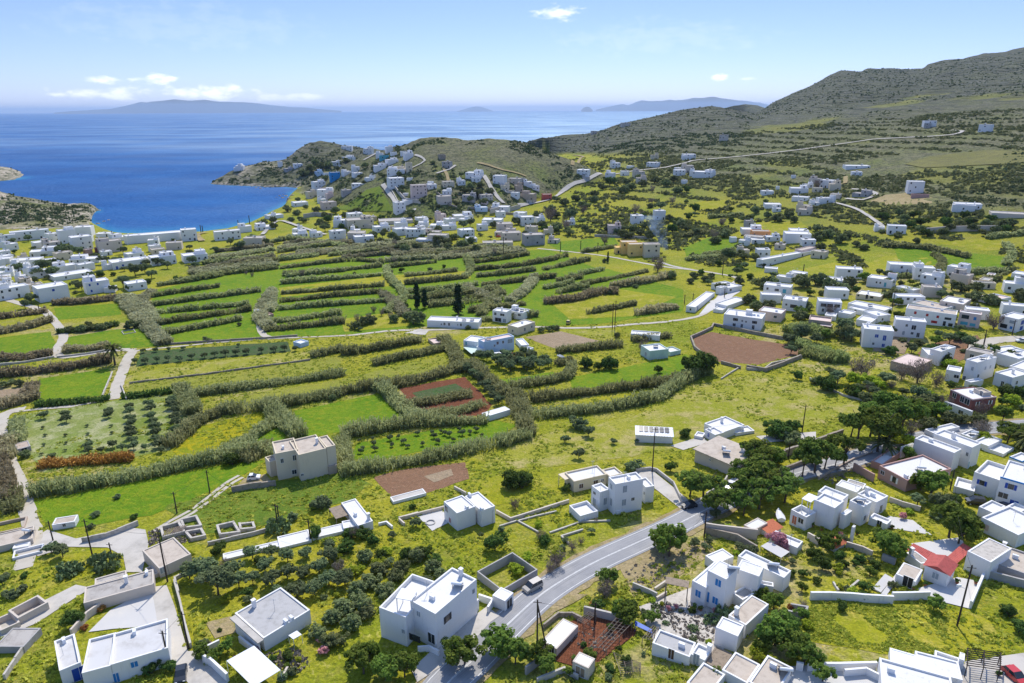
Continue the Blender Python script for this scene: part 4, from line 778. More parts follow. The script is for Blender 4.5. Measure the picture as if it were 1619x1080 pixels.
for x, y, wd in ((1268, 755, 44), (1288, 748, 62), (1303, 742, 42), (1333, 736, 50), (1320, 738, 30), (1387, 715, 72), (1402, 712, 46), (1355, 705, 60), (1375, 690, 58), (1425, 690, 56), (1400, 668, 50), (1345, 690, 40)): plant('pine', x, y, wd, 1.25)
plants('scrubtree', [(1440, 640, 30), (1420, 655, 40), (1460, 650, 44), (1480, 640, 36), (1500, 668, 34), (1410, 670, 36), (1470, 680, 38), (1520, 670, 30), (1545, 672, 34), (1600, 690, 36), (1619, 710, 40), (1250, 700, 36), (1395, 655, 34)])
plants('yel', [(1415, 700, 42), (1440, 705, 34), (1555, 695, 26), (1200, 1040, 36), (1225, 1055, 34), (1600, 640, 30), (1350, 945, 28), (1590, 780, 26), (520, 860, 22), (530, 885, 20), (600, 895, 24), (300, 880, 18), (1500, 580, 24), (880, 880, 24), (815, 905, 26), (1325, 905, 22)])
plants('pink', [(1228, 868, 34), (1240, 872, 22), (1425, 820, 14)])
plants('rust', [(130, 1012, 0.1)][:0] + [(135, 995, 14), (160, 965, 16), (1250, 965, 14), (940, 958, 18)])
plants('bush', [(118, 990, 36), (110, 982, 24), (1300, 900, 30), (1330, 885, 24), (1300, 860, 26), (1360, 890, 22), (1600, 570, 26), (1560, 590, 30), (1470, 560, 26), (1405, 560, 24), (1490, 575, 26), (1230, 690, 48), (1250, 680, 30), (1080, 690, 24), (1060, 745, 22), (1595, 975, 30), (1610, 1000, 34), (1330, 965, 22), (1365, 950, 20), (250, 1055, 34), (270, 1060, 26), (240, 1065, 26), (1285, 885, 28), (1000, 965, 30), (945, 965, 26), (1510, 800, 30), (1570, 560, 22)])
plants('olive', [(1500, 545, 26), (1530, 550, 28), (1485, 535, 18), (1545, 560, 22), (1335, 530, 36), (1345, 540, 30), (1265, 535, 30), (1245, 545, 26), (1290, 545, 24), (1250, 560, 20)])
plants('scrubtree', [(1262, 535, 30), (1265, 505, 26), (1335, 535, 40), (1205, 455, 34), (1225, 460, 30), (1270, 455, 40), (1290, 450, 36), (1310, 460, 34), (1330, 462, 32), (1345, 455, 30), (1255, 485, 28), (1275, 490, 24), (1140, 460, 26), (1170, 450, 22), (1180, 480, 28), (1195, 490, 26), (1215, 488, 26), (1410, 470, 30), (1540, 475, 28), (1560, 480, 30), (1575, 482, 26), (1610, 475, 34), (1520, 462, 28), (1545, 460, 26), (1405, 452, 24), (1375, 450, 20)])
plants('scrubtree', [(x, y, w_) for x, y, w_ in ((1100, 440, 20), (1115, 445, 18), (1125, 440, 16), (1060, 440, 22), (1090, 448, 16), (1150, 405, 26), (1175, 410, 24), (1195, 412, 22), (1170, 395, 20), (1210, 400, 18), (1145, 375, 26), (1130, 385, 22), (1290, 380, 26), (1310, 375, 24), (1325, 385, 28), (1300, 395, 22), (1340, 378, 20), (1290, 365, 20), (1270, 375, 18), (1355, 390, 18), (1365, 395, 20), (1450, 385, 16), (1490, 370, 20), (1500, 365, 22), (1520, 362, 24), (1540, 365, 22), (1560, 360, 24), (1580, 362, 22), (1600, 358, 26), (1495, 355, 18), (1010, 372, 22), (990, 378, 24), (1030, 378, 24), (975, 370, 18), (1000, 365, 20), (1045, 375, 18), (1060, 350, 20), (1075, 358, 22), (1085, 365, 20), (960, 368, 18), (1020, 360, 20), (965, 465, 14), (925, 462, 14), (955, 415, 12), (1005, 455, 12), (1230, 350, 24), (1245, 345, 22), (1215, 345, 18), (1255, 352, 18), (1180, 350, 20), (1195, 338, 20), (1210, 322, 12), (1000, 300, 22), (985, 305, 24), (1015, 295, 20), (1035, 290, 20), (1050, 295, 22), (1065, 288, 18), (990, 292, 18), (1010, 285, 16), (970, 290, 14), (755, 400, 26), (730, 392, 24), (745, 385, 18), (700, 388, 26), (690, 380, 22), (720, 378, 18), (710, 395, 22), (660, 395, 22), (640, 400, 24), (600, 385, 18), (620, 378, 20), (590, 378, 22), (545, 372, 20), (560, 365, 16), (605, 356, 10))])
plants('scrubtree', [(x, y, w_) for x, y, w_ in ((650, 342, 22), (668, 320, 14), (745, 300, 20), (760, 296, 18), (735, 305, 18), (755, 310, 20), (775, 306, 16), (745, 318, 18), (765, 322, 18), (850, 345, 18), (870, 335, 20), (890, 325, 22), (910, 318, 18), (880, 345, 22), (905, 340, 22), (925, 330, 20), (860, 360, 22), (840, 362, 18), (820, 355, 20), (800, 362, 18), (880, 365, 24), (900, 372, 22), (940, 320, 18), (880, 318, 14), (505, 268, 20), (490, 272, 22), (480, 278, 20), (515, 285, 14), (500, 262, 18), (520, 265, 16), (535, 262, 16), (550, 258, 14), (590, 270, 14), (580, 265, 14), (620, 268, 12), (630, 278, 12), (640, 284, 12), (590, 282, 10), (605, 280, 12), (545, 345, 18), (530, 338, 20), (515, 345, 18), (560, 340, 20), (505, 355, 16), (480, 352, 16), (500, 335, 16), (455, 335, 18), (470, 340, 16), (460, 350, 14), (430, 352, 16), (415, 358, 20), (435, 362, 18), (485, 330, 12), (450, 318, 12), (470, 318, 12), (560, 288, 10), (575, 290, 10))])
plants('olive', [(100, 405, 26), (110, 400, 18), (70, 430, 28), (85, 438, 24), (60, 440, 22), (125, 405, 20), (45, 382, 14), (150, 410, 14), (165, 418, 20), (185, 418, 16), (215, 437, 26), (230, 432, 22), (240, 440, 18), (195, 455, 24), (180, 462, 14), (130, 460, 22), (120, 455, 18), (50, 480, 22), (40, 488, 18), (30, 430, 20), (55, 450, 16), (145, 440, 14), (305, 418, 18), (310, 425, 14), (265, 425, 16), (250, 420, 18), (380, 395, 18), (400, 385, 20), (365, 388, 14), (300, 395, 12), (420, 388, 16), (20, 385, 12), (100, 380, 10), (195, 402, 16), (205, 460, 14), (340, 400, 14), (300, 404, 12)])
plants('olive', [c5(*p) + (w_,) for *p, w_ in ((650, 385, 20), (690, 390, 24), (740, 410, 26), (780, 400, 28), (820, 420, 26), (860, 425, 26), (900, 415, 24), (840, 395, 24), (760, 430, 22), (800, 440, 24), (880, 440, 24), (940, 430, 22), (960, 400, 20), (900, 390, 22), (870, 370, 20), (980, 420, 18), (600, 450, 22), (625, 470, 20), (650, 495, 22), (680, 525, 22), (700, 550, 22), (725, 580, 22), (745, 600, 20), (620, 440, 18))])
plants('olive', [c4(*p) + (w_,) for *p, w_ in ((640, 405, 13), (690, 405, 14), (745, 400, 14), (800, 395, 14), (855, 395, 14), (910, 385, 13), (970, 380, 13), (1020, 375, 14), (1070, 370, 14), (1120, 365, 14), (1170, 362, 14), (1240, 355, 13), (1300, 350, 14), (1350, 345, 13), (1400, 345, 12), (680, 355, 10), (740, 350, 10), (800, 345, 9), (870, 340, 9), (1130, 325, 8))])
plants('scrubtree', [c4(*p) + (w_,) for *p, w_ in ((330, 255, 20), (380, 255, 22), (430, 245, 22), (480, 245, 20), (520, 235, 18), (640, 235, 22), (680, 230, 20), (600, 240, 14), (30, 515, 20), (100, 510, 20), (60, 500, 14), (985, 300, 14), (1140, 225, 10), (1110, 860, 28), (850, 690, 8), (1580, 580, 18), (1390, 590, 20), (1400, 720, 22), (1370, 740, 22), (130, 845, 22), (245, 850, 12))])
plants('scrubtree', [c5(*p) + (w_,) for *p, w_ in ((345, 220, 36), (320, 200, 26), (100, 225, 26), (140, 215, 24), (60, 240, 22), (250, 210, 22), (600, 240, 12), (945, 255, 16), (985, 250, 16), (1020, 245, 14), (1305, 280, 14), (1245, 280, 10), (1000, 150 - 60, 0.1))][:11])
plants('olive', [(1130, 820, 20), (620, 850, 14), (1330, 860, 20), (1340, 940, 18), (1115, 870, 16), (1098, 865, 20), (325, 1025, 20)])
plant('cypress', 660, 488, 16, 1.0, 'dark cypress at the left of the pair beyond the low white farm'); plant('cypress', 672, 487, 14, .9, 'narrower cypress just right of its taller twin by the strip fields'); plant('cypress', 725, 497, 24, .8, 'broad dark conical cypress standing right behind the low white farm')
plant('cypress', 961, 415, 6, 1.1, 'small thin cypress before the yellow villa'); plant('cypress', 1167, 790, 18, .75, 'pointed dark conifer beside the white parked car'); plant('bigpine', 1592, 700, 40)
palm(182, 577, 42, 'big shaggy palm standing where the field lanes meet', 4.2); palm(1395, 720, 32, 'palm with pale fronds among the roadside pines', 3.4, False); palm(1504, 458, 20, 'tall thin palm beyond the far village houses', 1.6, False); palm(1619, 715, 40, 'palm at the road bend beside the tall windowless white house', 3.6)
# ---------------------------------------------------------------- buildings
class Blk: pass
def blk(q, Np, Lp, Rp, by=None, h=None, wall='white', roof='roofw', par=.35, kind='flat', win=(), dz=0.0, trim=None, pw=.28, deep=.4, aw=0, wc='glass'):
    """a box measured on the photograph: roof corners N (nearest), L, R and the foot of N at by"""
    b = Blk(); n = q(*Np); l = q(*Lp); r = q(*Rp)
    if h is None:
        g = hit(n[0], q(Np[0], by)[1]); d = ray(*n); t = math.hypot(g.x, g.y) / math.hypot(d.x, d.y); top = HC + d.z * t
    else:
        g = hit(n[0], q(Np[0], by)[1]); top = g.z + h
    n3 = onplane(n[0], n[1], top); a = onplane(l[0], l[1], top) - n3; c = onplane(r[0], r[1], top) - n3
    if a.length >= c.length: u = a.normalized(); la = a.length; c = c - u * c.dot(u); w = c.normalized(); lb = c.length
    else: w = c.normalized(); lb = c.length; a = a - w * a.dot(w); u = a.normalized(); la = a.length
    b.o, b.u, b.w, b.la, b.lb, b.top = n3, u, w, la, lb, top + dz
    b.zb = min(T(*(n3 + u * la * i + w * lb * j).xy) for i in (0, 1) for j in (0, 1)) - .4; b.zg = T(n3.x, n3.y)
    b.wall, b.roof, b.par, b.kind, b.win, b.trim, b.pw, b.deep, b.aw, b.wc = wall, roof, par, kind, win, trim, pw, deep, aw, wc
    return b
def face_pt(b, f): return (b.u, b.w, b.la) if f == 'L' else (b.w, b.u, b.lb)
def opening(root, b, f, s, z, w, h, kind, col='glass'):
    """window or door on face f, centred s metres along and starting z metres up"""
    e, inn, _ = face_pt(b, f); o = b.o + e * s; o = Vector((o.x, o.y, 0)); m = MB()
    dist = Vector((b.o.x, b.o.y, b.o.z - HC)).length; z0 = z
    if kind in ('w', 'd', 'a'):
        m.box(o, e, inn, -w / 2, w / 2, -.035, .05, z0, z0 + h, bottom=True)
        if kind == 'a':
            for k in range(6):
                a0, a1 = math.pi * k / 6, math.pi * (k + 1) / 6; P = lambda a: tuple(o + e * (w / 2 * math.cos(a)) - inn * .036 + Vector((0, 0, z0 + h + w / 2 * math.sin(a))))
                m.quad(tuple(o - inn * .036 + Vector((0, 0, z0 + h))), P(a0), P(a1))
        g = part('door' if kind == 'd' else 'window', m, M[col], root)
        if dist < 330 and kind != 'a':
            m = MB(); t = .07
            for x0, x1, y0, y1 in ((-w / 2 - t, -w / 2, -t, h + t), (w / 2, w / 2 + t, -t, h + t), (-w / 2, w / 2, h, h + t), (-w / 2, w / 2, -t, 0), (-.03, .03, 0, h)): m.box(o, e, inn, x0, x1, -.07, .04, z0 + y0, z0 + y1, bottom=True)
            link('frame', m.mesh('frame', M['white' if col != 'white' else 'greyp'], root.location), g)
    elif kind == 's':
        m.box(o, e, inn, -w / 4, w / 4, -.035, .05, z0, z0 + h, bottom=True); g = part('window', m, M['glass'], root)
        for sg in (-1, 1):
            m = MB(); m.box(o, e, inn, sg * w * .27 if sg > 0 else -w * .5, w * .5 if sg > 0 else -w * .27, -.07, .02, z0, z0 + h, bottom=True); part('shutter', m, M[col], root)
def build_block(root, b, far=False):
    o = Vector((b.o.x, b.o.y, 0)); m = MB(); la, lb, p = b.la, b.lb, min(b.pw, b.la * .2, b.lb * .2)
    if b.kind == 'flat':
        zt = b.top; zf = zt - max(b.deep, .05); B = lambda x, y, z: tuple(o + b.u * x + b.w * y + Vector((0, 0, z)))
        cs = [(0, 0), (la, 0), (la, lb), (0, lb)]; ci = [(p, p), (la - p, p), (la - p, lb - p), (p, lb - p)]
        for i in range(4):
            j = (i + 1) % 4; m.quad(B(*cs[i], b.zb), B(*cs[j], b.zb), B(*cs[j], zt), B(*cs[i], zt)); m.quad(B(*cs[i], zt), B(*cs[j], zt), B(*ci[j], zt), B(*ci[i], zt)); m.quad(B(*ci[i], zt), B(*ci[j], zt), B(*ci[j], zf), B(*ci[i], zf))
        part('wall', m, M[b.wall], root); m = MB(); m.quad(*[B(*c, zf) for c in ci]); part('roof', m, M[b.roof], root)
        if b.trim:
            m = MB()
            m.box(o, b.u, b.w, -.05, la + .05, -.05, .12, zt - .32, zt + .03, bottom=True); m.box(o, b.u, b.w, -.05, .12, .12, lb, zt - .32, zt + .028, bottom=True); part('cornice', m, M[b.trim], root)
    elif b.kind == 'slab':
        m.box(o, b.u, b.w, .5, la - .5, .5, lb - .5, b.zb, b.top - .28, top=False); part('wall', m, M[b.wall], root)
        m = MB(); m.box(o, b.u, b.w, 0, la, 0, lb, b.top - .28, b.top, bottom=True); part('roof', m, M[b.roof], root)
    elif b.kind == 'canopy':
        for x in (.15, la - .15):
            for y in (.15, lb - .15): m = MB(); m.box(o, b.u, b.w, x - .07, x + .07, y - .07, y + .07, b.zb, b.top - .1); part('post', m, M[b.wall], root)
        m = MB(); m.box(o, b.u, b.w, 0, la, 0, lb, b.top - .1, b.top, bottom=True); part('roof', m, M[b.roof], root)
    elif b.kind in ('gable', 'mono'):
        m.box(o, b.u, b.w, .15, la - .15, .15, lb - .15, b.zb, b.top, top=True); part('wall', m, M[b.wall], root); m = MB(); rise = min(la, lb) * (.22 if b.kind == 'gable' else .2)
        B = lambda x, y, z: tuple(o + b.u * x + b.w * y + Vector((0, 0, z))); z = b.top
        n = 14; along_u = la >= lb; lo, sh_ = (la, lb) if along_u else (lb, la); X = lambda s, t, z: B(s, t, z) if along_u else B(t, s, z)
        for k in range(n):                  # barrel-tile courses: slightly stepped strips
            s0, s1 = -.15 + (lo + .3) * k / n, -.15 + (lo + .3) * (k + 1) / n; up = .07
            tops = ((-.2, z), (sh_ / 2, z + rise), (sh_ + .2, z)) if b.kind == 'gable' else ((-.2, z), (sh_ + .2, z + rise))
            for (t0, z0), (t1, z1) in zip(tops, tops[1:]):
                mid = (s0 + s1) / 2; m.quad(X(s0, t0, z0 + .03), X(mid, t0, z0 + .03 + up), X(mid, t1, z1 + .03 + up), X(s0, t1, z1 + .03)); m.quad(X(mid, t0, z0 + .03 + up), X(s1, t0, z0 + .03), X(s1, t1, z1 + .03), X(mid, t1, z1 + .03 + up))
                m.quad(X(s0, t0, z0 - .05), X(s1, t0, z0 - .05), X(s1, t0, z0 + .03), X(s0, t0, z0 + .03))
        for s in (.15, lo - .15):
            if b.kind == 'gable': m.quad(X(s, .15, z), X(s, sh_ - .15, z), X(s, sh_ / 2, z + rise))
            else: m.quad(X(s, .15, z), X(s, sh_ - .15, z), X(s, sh_ - .15, z + rise))
        part('roof', m, M[b.roof], root)
    H = b.top - b.zg
    for (f, uu, vv, w, h, kd, *c) in b.win:
        opening(root, b, f, uu * face_pt(b, f)[2], b.zg + vv * H, w, h, kd, c[0] if c else 'glass')
    if b.aw:                                # plain rows of windows, as the photograph shows on the farther houses
        for f in ('L', 'R'):
            ln = face_pt(b, f)[2]; nf = max(1, round((H - .5) / 3.2)); nw = int(ln / 3.6)
            if f == 'R' and b.aw == 2: continue
            for fl in range(nf):
                for k in range(nw):
                    if R_.random() < (.22 if b.la * FPX / max(b.o.length, 1) > 45 else .45): continue
                    s = (k + .5 + R_.uniform(-.12, .12)) * ln / nw; st = H / nf; dr = fl == 0 and R_.random() < .2
                    opening(root, b, f, s, b.zg + fl * st + (.15 if dr else st * .34), R_.choice((.9, 1.0, 1.2)), 2.0 if dr else min(1.25, st * .42), 'w', b.wc)
    MASK.append((*(b.o + b.u * b.la * .5 + b.w * b.lb * .5).xy, .5 * math.hypot(b.la, b.lb)))
def clutter(root, b, what, x=.6, y=.6):
    """roof furniture at fractions x,y of the block's roof"""
    o = b.o + b.u * b.la * x + b.w * b.lb * y; o = Vector((o.x, o.y, 0)); z = b.top - (b.deep if b.kind == 'flat' else 0); m = MB()
    if what == 'heater':
        s = Vector((0.17, 0.985, 0)); e = Vector((.985, -.17, 0))
        m.quad(*[tuple(o + e * i + s * j + Vector((0, 0, z + k))) for i, j, k in ((-.9, .8, .25), (.9, .8, .25), (.9, -.8, 1.2), (-.9, -.8, 1.2))]); m.box(o, e, s, -.85, -.78, -.8, -.7, z, z + 1.2); m.box(o, e, s, .78, .85, -.8, -.7, z, z + 1.2)
        p = part('solar_water_heater', m, M['dark'], root); m = MB(); m.tube([o - s * .95 - e * .95 + Vector((0, 0, z + 1.35)), o - s * .95 + e * .95 + Vector((0, 0, z + 1.35))], .27, 10); link('tank', m.mesh('tank', M['metalw'], root.location), p)
    elif what == 'chimney':
        m.box(o, b.u, b.w, -.3, .3, -.3, .3, z, z + 1.5); m.box(o, b.u, b.w, -.38, .38, -.38, .38, z + 1.5, z + 1.62, bottom=True); part('chimney', m, M['white'], root)
    elif what == 'box':
        m.box(o, b.u, b.w, -1.3, 1.3, -1.1, 1.1, z, z + 2.1); part('stair_head', m, M[b.wall], root)
    elif what == 'aerial':
        m.tube([o + Vector((0, 0, z)), o + Vector((0, 0, z + 2.6))], .035, 4)
        for k in range(3): m.tube([o + Vector((-.5, 0, z + 2.2 + k * .15)), o + Vector((.5, 0, z + 2.2 + k * .15))], .02, 3)
        part('aerial', m, M['metalg'], root)
    elif what == 'ac':
        m.box(o, b.u, b.w, -.5, .5, -.25, .25, z, z + .8); part('cooling_unit', m, M['metalw'], root)
def house(name, label, cat, blocks, short=None, extra=(), group=None):
    b0 = blocks[0]; c = b0.o + b0.u * b0.la * .5 + b0.w * b0.lb * .5; root = thing(name, (c.x, c.y, T(c.x, c.y)), label, cat, group)
    for b in blocks: build_block(root, b)
    for i, w_, *xy_ in extra: clutter(root, blocks[i], w_, *xy_)
    if short: px, py, _ = project(root.location); lmk(short, px, py)
    return root
# ---- simpler entry for the distant houses: foot centre, width and height in photograph pixels, yaw in degrees
def fblk(cx, by, w, h, yaw=12, depth=.75, wall='white', roof=None, up=0, aw=1, dx=0.0, wc='glass'):
    g = hit(cx, by); s = scale_at(g); dep = math.atan2(HC - g.z, math.hypot(g.x, g.y)); W = w / s; Hh = max(h / s / math.cos(dep) - W * depth * math.sin(dep) * .95, 2.9); a = math.atan2(g.x, g.y)
    e = Vector((math.cos(a), -math.sin(a), 0)); rad = Vector((math.sin(a), math.cos(a), 0)); c, sn = math.cos(math.radians(yaw)), math.sin(math.radians(yaw)); u = e * c + rad * sn; wv = rad * c - e * sn
    W = W / (c + depth * abs(sn)); b = Blk(); b.u, b.w, b.la, b.lb = -u, wv, W, W * depth
    b.o = g + u * W * (.5 + dx)
    if yaw < 0: b.u, b.o = u, g - u * W * .5
    b.top = g.z + Hh; b.zb = min(T(*(b.o + b.u * b.la * i + b.w * b.lb * j).xy) for i in (0, 1) for j in (0, 1)) - .5; b.zg = g.z
    b.wall, b.roof, b.par, b.kind, b.win, b.trim, b.pw, b.deep, b.aw, b.wc = wall, roof or ('roofw' if wall in ('white', 'palebl') else 'roofg'), .3, 'flat', (), None, .3, .35, aw, wc
    b.o = Vector((b.o.x, b.o.y, b.top)); return b
LOOKW = dict(white='white', cream='cream', tan='tan stone', beige='beige', grey='grey', palebl='pale blue', bluewall='vivid blue', teal='teal', palepink='pale pink', pink='dusty pink', red='dark red', brightred='coral red', orange='orange', yellow='yellow', stone='bare stone', mint='pale green')
def fh(q, cx, by, w, h, wall='white', yaw=None, depth=None, label=None, up=None, aw=1, s=6.746, roof=None, name=None, wc='glass'):
    px, py = q(cx, by); W, Hh = w / s, h / s; yaw = R_.choice((-18, 10, 14, 20, -10)) if yaw is None else yaw; depth = depth or min(1.15, max(.32, R_.uniform(.8, 1.15) * min(1, 17 / W) ** .5))
    b = fblk(px, py, W, Hh, yaw, depth, wall, roof, aw=aw, wc=wc); B = [b]; up = (R_.random() < .45 and W > 12) if up is None else up
    if up:                                   # a second, smaller storey on the flat roof
        c = Blk(); c.__dict__.update(b.__dict__); f = R_.uniform(.35, .55); k = R_.choice((.03, .97 - f)); c.o = b.o + b.u * b.la * k + b.w * b.lb * .3; c.la, c.lb = b.la * f, b.lb * .67; c.zb = b.top - b.deep - .1; c.zg = c.zb; c.top = b.top + R_.uniform(1.6, 2.6); c.o.z = c.top; c.aw = 2 if W > 16 else 0; B.append(c)
    ex = [(len(B) - 1, R_.choice(('heater', 'chimney', 'heater', 'aerial')), R_.uniform(.25, .75), R_.uniform(.3, .7))] if W > 13 and aw else []
    r = house(name or 'house', label, 'house', B, None, ex, 'white cubic village houses' if wall == 'white' else 'rendered village houses')
    if not label: auto(r, ('two-level ' if len(B) > 1 else ('long low ' if W > Hh * 3.4 else 'small ' if W < 13 else '')) + LOOKW.get(wall, wall) + ' house', px, py)
    return r
def wallline(pts, h, t=.4, mat='stonel', label=None, name='garden_wall', cat='wall', closed=False, look='low stone wall', q=None, group='garden and field walls'):
    P = [hit(*(q(*p) if q else p)) for p in pts]; P = P + [P[0]] if closed else P; m = MB(); rnd = random.Random(int(P[0].x * 9))
    for a, b in zip(P, P[1:]):
        L = (b - a).xy.length; d = Vector((b.x - a.x, b.y - a.y, 0)).normalized(); n = Vector((d.y, -d.x, 0)); k = max(1, int(L / 3)); e0 = t * .45
        for i in range(k):
            s0, s1 = L * i / k, L * (i + 1) / k; p, r_ = a + d * s0, a + d * s1; z0, z1 = T(p.x, p.y), T(r_.x, r_.y); j0 = rnd.uniform(-.08, .08) if 'stone' in mat else 0
            if i == k - 1: s1 += e0
            V = [(a + d * s0 + n * (t / 2)), (a + d * s1 + n * (t / 2)), (a + d * s1 - n * (t / 2)), (a + d * s0 - n * (t / 2))]; zz = [z0, z1, z1, z0]; nn = len(m.v)
            m.v += [(v.x, v.y, z - .4) for v, z in zip(V, zz)] + [(v.x, v.y, z + h + j0) for v, z in zip(V, zz)]
            m.f += [(nn, nn + 1, nn + 5, nn + 4), (nn + 1, nn + 2, nn + 6, nn + 5), (nn + 2, nn + 3, nn + 7, nn + 6), (nn + 3, nn, nn + 4, nn + 7), (nn + 4, nn + 5, nn + 6, nn + 7)]
    o = solo(name, m, M[mat], label, cat, group, 'thing')
    if not label: pp = [(q(*p) if q else p) for p in pts]; auto(o, look, sum(p[0] for p in pp) / len(pp), sum(p[1] for p in pp) / len(pp))
    return o

def infill(poly, n, wr, walls=('white',) * 6 + ('beige', 'cream'), hmul=.58):
    xs, ys = [p[0] for p in poly], [p[1] for p in poly]; k = 0; tries = 0
    while k < n and tries < n * 40:
        tries += 1; x, y = R_.uniform(min(xs), max(xs)), R_.uniform(min(ys), max(ys))
        if not inside((x, y), poly): continue
        w = R_.uniform(*wr); g = hit(x, y); r = w / scale_at(g) * .62
        if any((g.x - a) ** 2 + (g.y - b) ** 2 < (r + min(c, 9)) ** 2 for a, b, c in MASK) or np.min([math.hypot(g.x - p.x, g.y - p.y) for p in road[::4]]) < 14: continue
        fh(lambda a, b: (a, b), x, y, w, w * R_.uniform(.8, 1.2) * hmul, R_.choice(walls), s=1.0, aw=1 if w > 13 else 0); k += 1
# ---------------------------------------------------------------- the nearer houses, measured one by one
n1, n2, n3, n4, n5, n6, n7, n8 = Q(0, 780), Q(0, 920), Q(200, 780), Q(240, 920), Q(420, 780), Q(560, 880), Q(640, 740), Q(860, 700)
n9, n10, n11, n12, n13, n14, n15, n16, n17, n18 = Q(800, 920), Q(1020, 840), Q(1020, 920), Q(1180, 720), Q(1379, 820), Q(1379, 660), Q(1240, 920), Q(1379, 920), Q(1060, 640), Q(1230, 640)
h = house('white_house', 'white two-storey house with dark shutters and a sunny roof terrace beside the road', 'house', [
    blk(n6, (865, 612), (548, 505), (1305, 240), 1000, win=[('L', .68, .68, .8, 1.0, 'w', 'greyp'), ('L', .2, .12, 1.5, 2.0, 'w'), ('R', .27, .52, 1.9, 1.4, 's', 'dark'), ('R', .91, .68, .6, .9, 'w')]),
    blk(n6, (548, 648), (250, 556), (890, 275), 965, dz=.02, deep=.9, win=[('L', -.30, .30, 2.2, 1.3, 's', 'dark'), ('L', .12, .42, .6, .8, 'w', 'greyp')]),
    blk(n6, (1178, 585), (1118, 540), (1330, 455), 700, win=[('R', .62, .05, 1.6, 1.5, 'a', 'greyp')], deep=.1), blk(n6, (1168, 470), (1130, 448), (1240, 405), 690, wall='white', win=[('L', .5, .62, .5, 1.2, 'w', 'palebl')], deep=.05)],
    None, [(0, 'chimney', .55, .95), (0, 'heater', .3, .72), (0, 'ac', .55, .25), (0, 'aerial', .85, .3)])
house('terrace_awning', 'white flat sunshade over the roof terrace of the white two-storey roadside house', 'sunshade', [blk(n6, (610, 470), (440, 440), (690, 365), 965, kind='canopy', h=8.2, roof='metalw')])
house('cube_house', 'small new white cube house with a notched front in the yellow meadow', 'house', [blk(n7, (555, 482), (416, 356), (768, 420), 672, deep=.25, win=[('L', .8, .55, 1.2, 1.4, 'w'), ('L', .55, .1, .8, 1.2, 'w', 'redp')]), blk(n7, (815, 457), (640, 300), (970, 410), 630, deep=.25, dz=.012, win=[('R', .82, .02, .2, 3.3, 'w', 'greyp')])], None, [(0, 'ac', .1, .6), (1, 'ac', .05, .1), (1, 'ac', .95, .3)])
house('tall_house', 'tall plain white cubic house with a lower wing and walled terrace above the road', 'house', [
    blk(n8, (762, 442), (680, 366), (1060, 385), 775, win=[('R', .35, .68, 1.0, 1.7, 'w', 'greyp'), ('R', .34, .26, 1.0, 1.6, 'w', 'greyp'), ('R', .66, .36, .8, .8, 'w'), ('L', .55, .72, .9, 1.3, 'w', 'greyp'), ('L', .45, .2, .9, 1.9, 'w', 'greyp')]),
    blk(n8, (600, 527), (508, 456), (712, 500), 738, win=[('L', .6, .08, 1.1, 2.1, 'd', 'greyp'), ('L', .62, .68, .9, .7, 'w'), ('R', .55, .28, .9, 1.8, 'w', 'greyp')]), blk(n8, (1085, 475), (1000, 385), (1168, 450), 650, win=[('L', .1, .5, .5, .8, 'w')]),
    blk(n8, (388, 782), (270, 668), (590, 735), 850, roof='roofw', deep=.7)], None, [(0, 'ac', .5, .6), (1, 'aerial', .5, .5), (0, 'aerial', .3, .4)])
house('bungalow', 'peach-coloured flat-roofed bungalow with a pale canopy behind the tall plain house', 'house', [blk(n8, (320, 414), (272, 302), (672, 335), 532, wall='cream', win=[('R', .22, .25, 1.1, 1.2, 'w', 'brownp'), ('R', .66, .35, 1.2, 1.0, 'w', 'brownp'), ('R', .86, .4, .8, .8, 'w', 'brownp')]), blk(n8, (702, 360), (636, 282), (842, 325), 470, wall='cream'), blk(n8, (225, 395), (152, 335), (345, 368), 500, wall='cream', kind='canopy', roof='cream')], None, [(0, 'aerial', .3, .7), (0, 'aerial', .8, .8)])
house('low_house', 'long low white house stepping along the slope, with a brown timber bay', 'house', [blk(n5, (985, 345), (805, 100), (1150, 300), 430, deep=.2), blk(n5, (830, 365), (752, 300), (1000, 330), 430, dz=-.25, deep=.2), blk(n5, (748, 272), (672, 162), (892, 240), 345, wall='wood', roof='wood', kind='canopy'),
    blk(n5, (500, 478), (440, 405), (840, 398), 510, deep=.12), blk(n5, (150, 582), (112, 466), (490, 498), 610, deep=.15), blk(n3, (1032, 706), (1012, 646), (1640, 560), 730, deep=.12)], None, [(0, 'chimney', .12, .85), (0, 'ac', .4, .3)])
house('grey_roofed_house', 'white single-storey house with a large grey gravel roof above the garden', 'house', [blk(n4, (1190, 602), (885, 332), (1755, 350), 748, roof='rooflg', deep=.22, win=[('L', .25, .05, 1.0, 2.1, 'd', 'greyp'), ('L', .55, .35, 1.2, 1.1, 'w')]), blk(n4, (1130, 655), (830, 385), (1185, 610), 740, h=2.9, kind='slab', roof='conc')], None, [(0, 'chimney', .9, .35), (0, 'aerial', .5, .55), (0, 'box', .1, .55)][:2] + [(0, 'ac', .05, .5), (0, 'ac', .05, .62)])
house('alley_house', 'flat-roofed white house with blue gate, divided roof terraces, by the narrow alley', 'house', [blk(n2, (870, 975), (950, 610), (1180, 885), 1190, roof='roofp'), blk(n2, (1182, 884), (1140, 570), (1793, 702), 1100, roof='roofp', win=[('R', .38, .52, 1.0, 1.1, 'w', 'bluep'), ('R', .04, .02, .8, 1.8, 'd', 'bluep')]), blk(n2, (630, 944), (575, 626), (862, 868), 1150, roof='roofp', dz=-.1, win=[('R', .85, .05, 2.0, 2.5, 'd', 'bluep2')])], None, [(1, 'ac', .85, .38), (2, 'ac', .9, .45), (1, 'aerial', .3, .9), (2, 'aerial', .5, .3)])
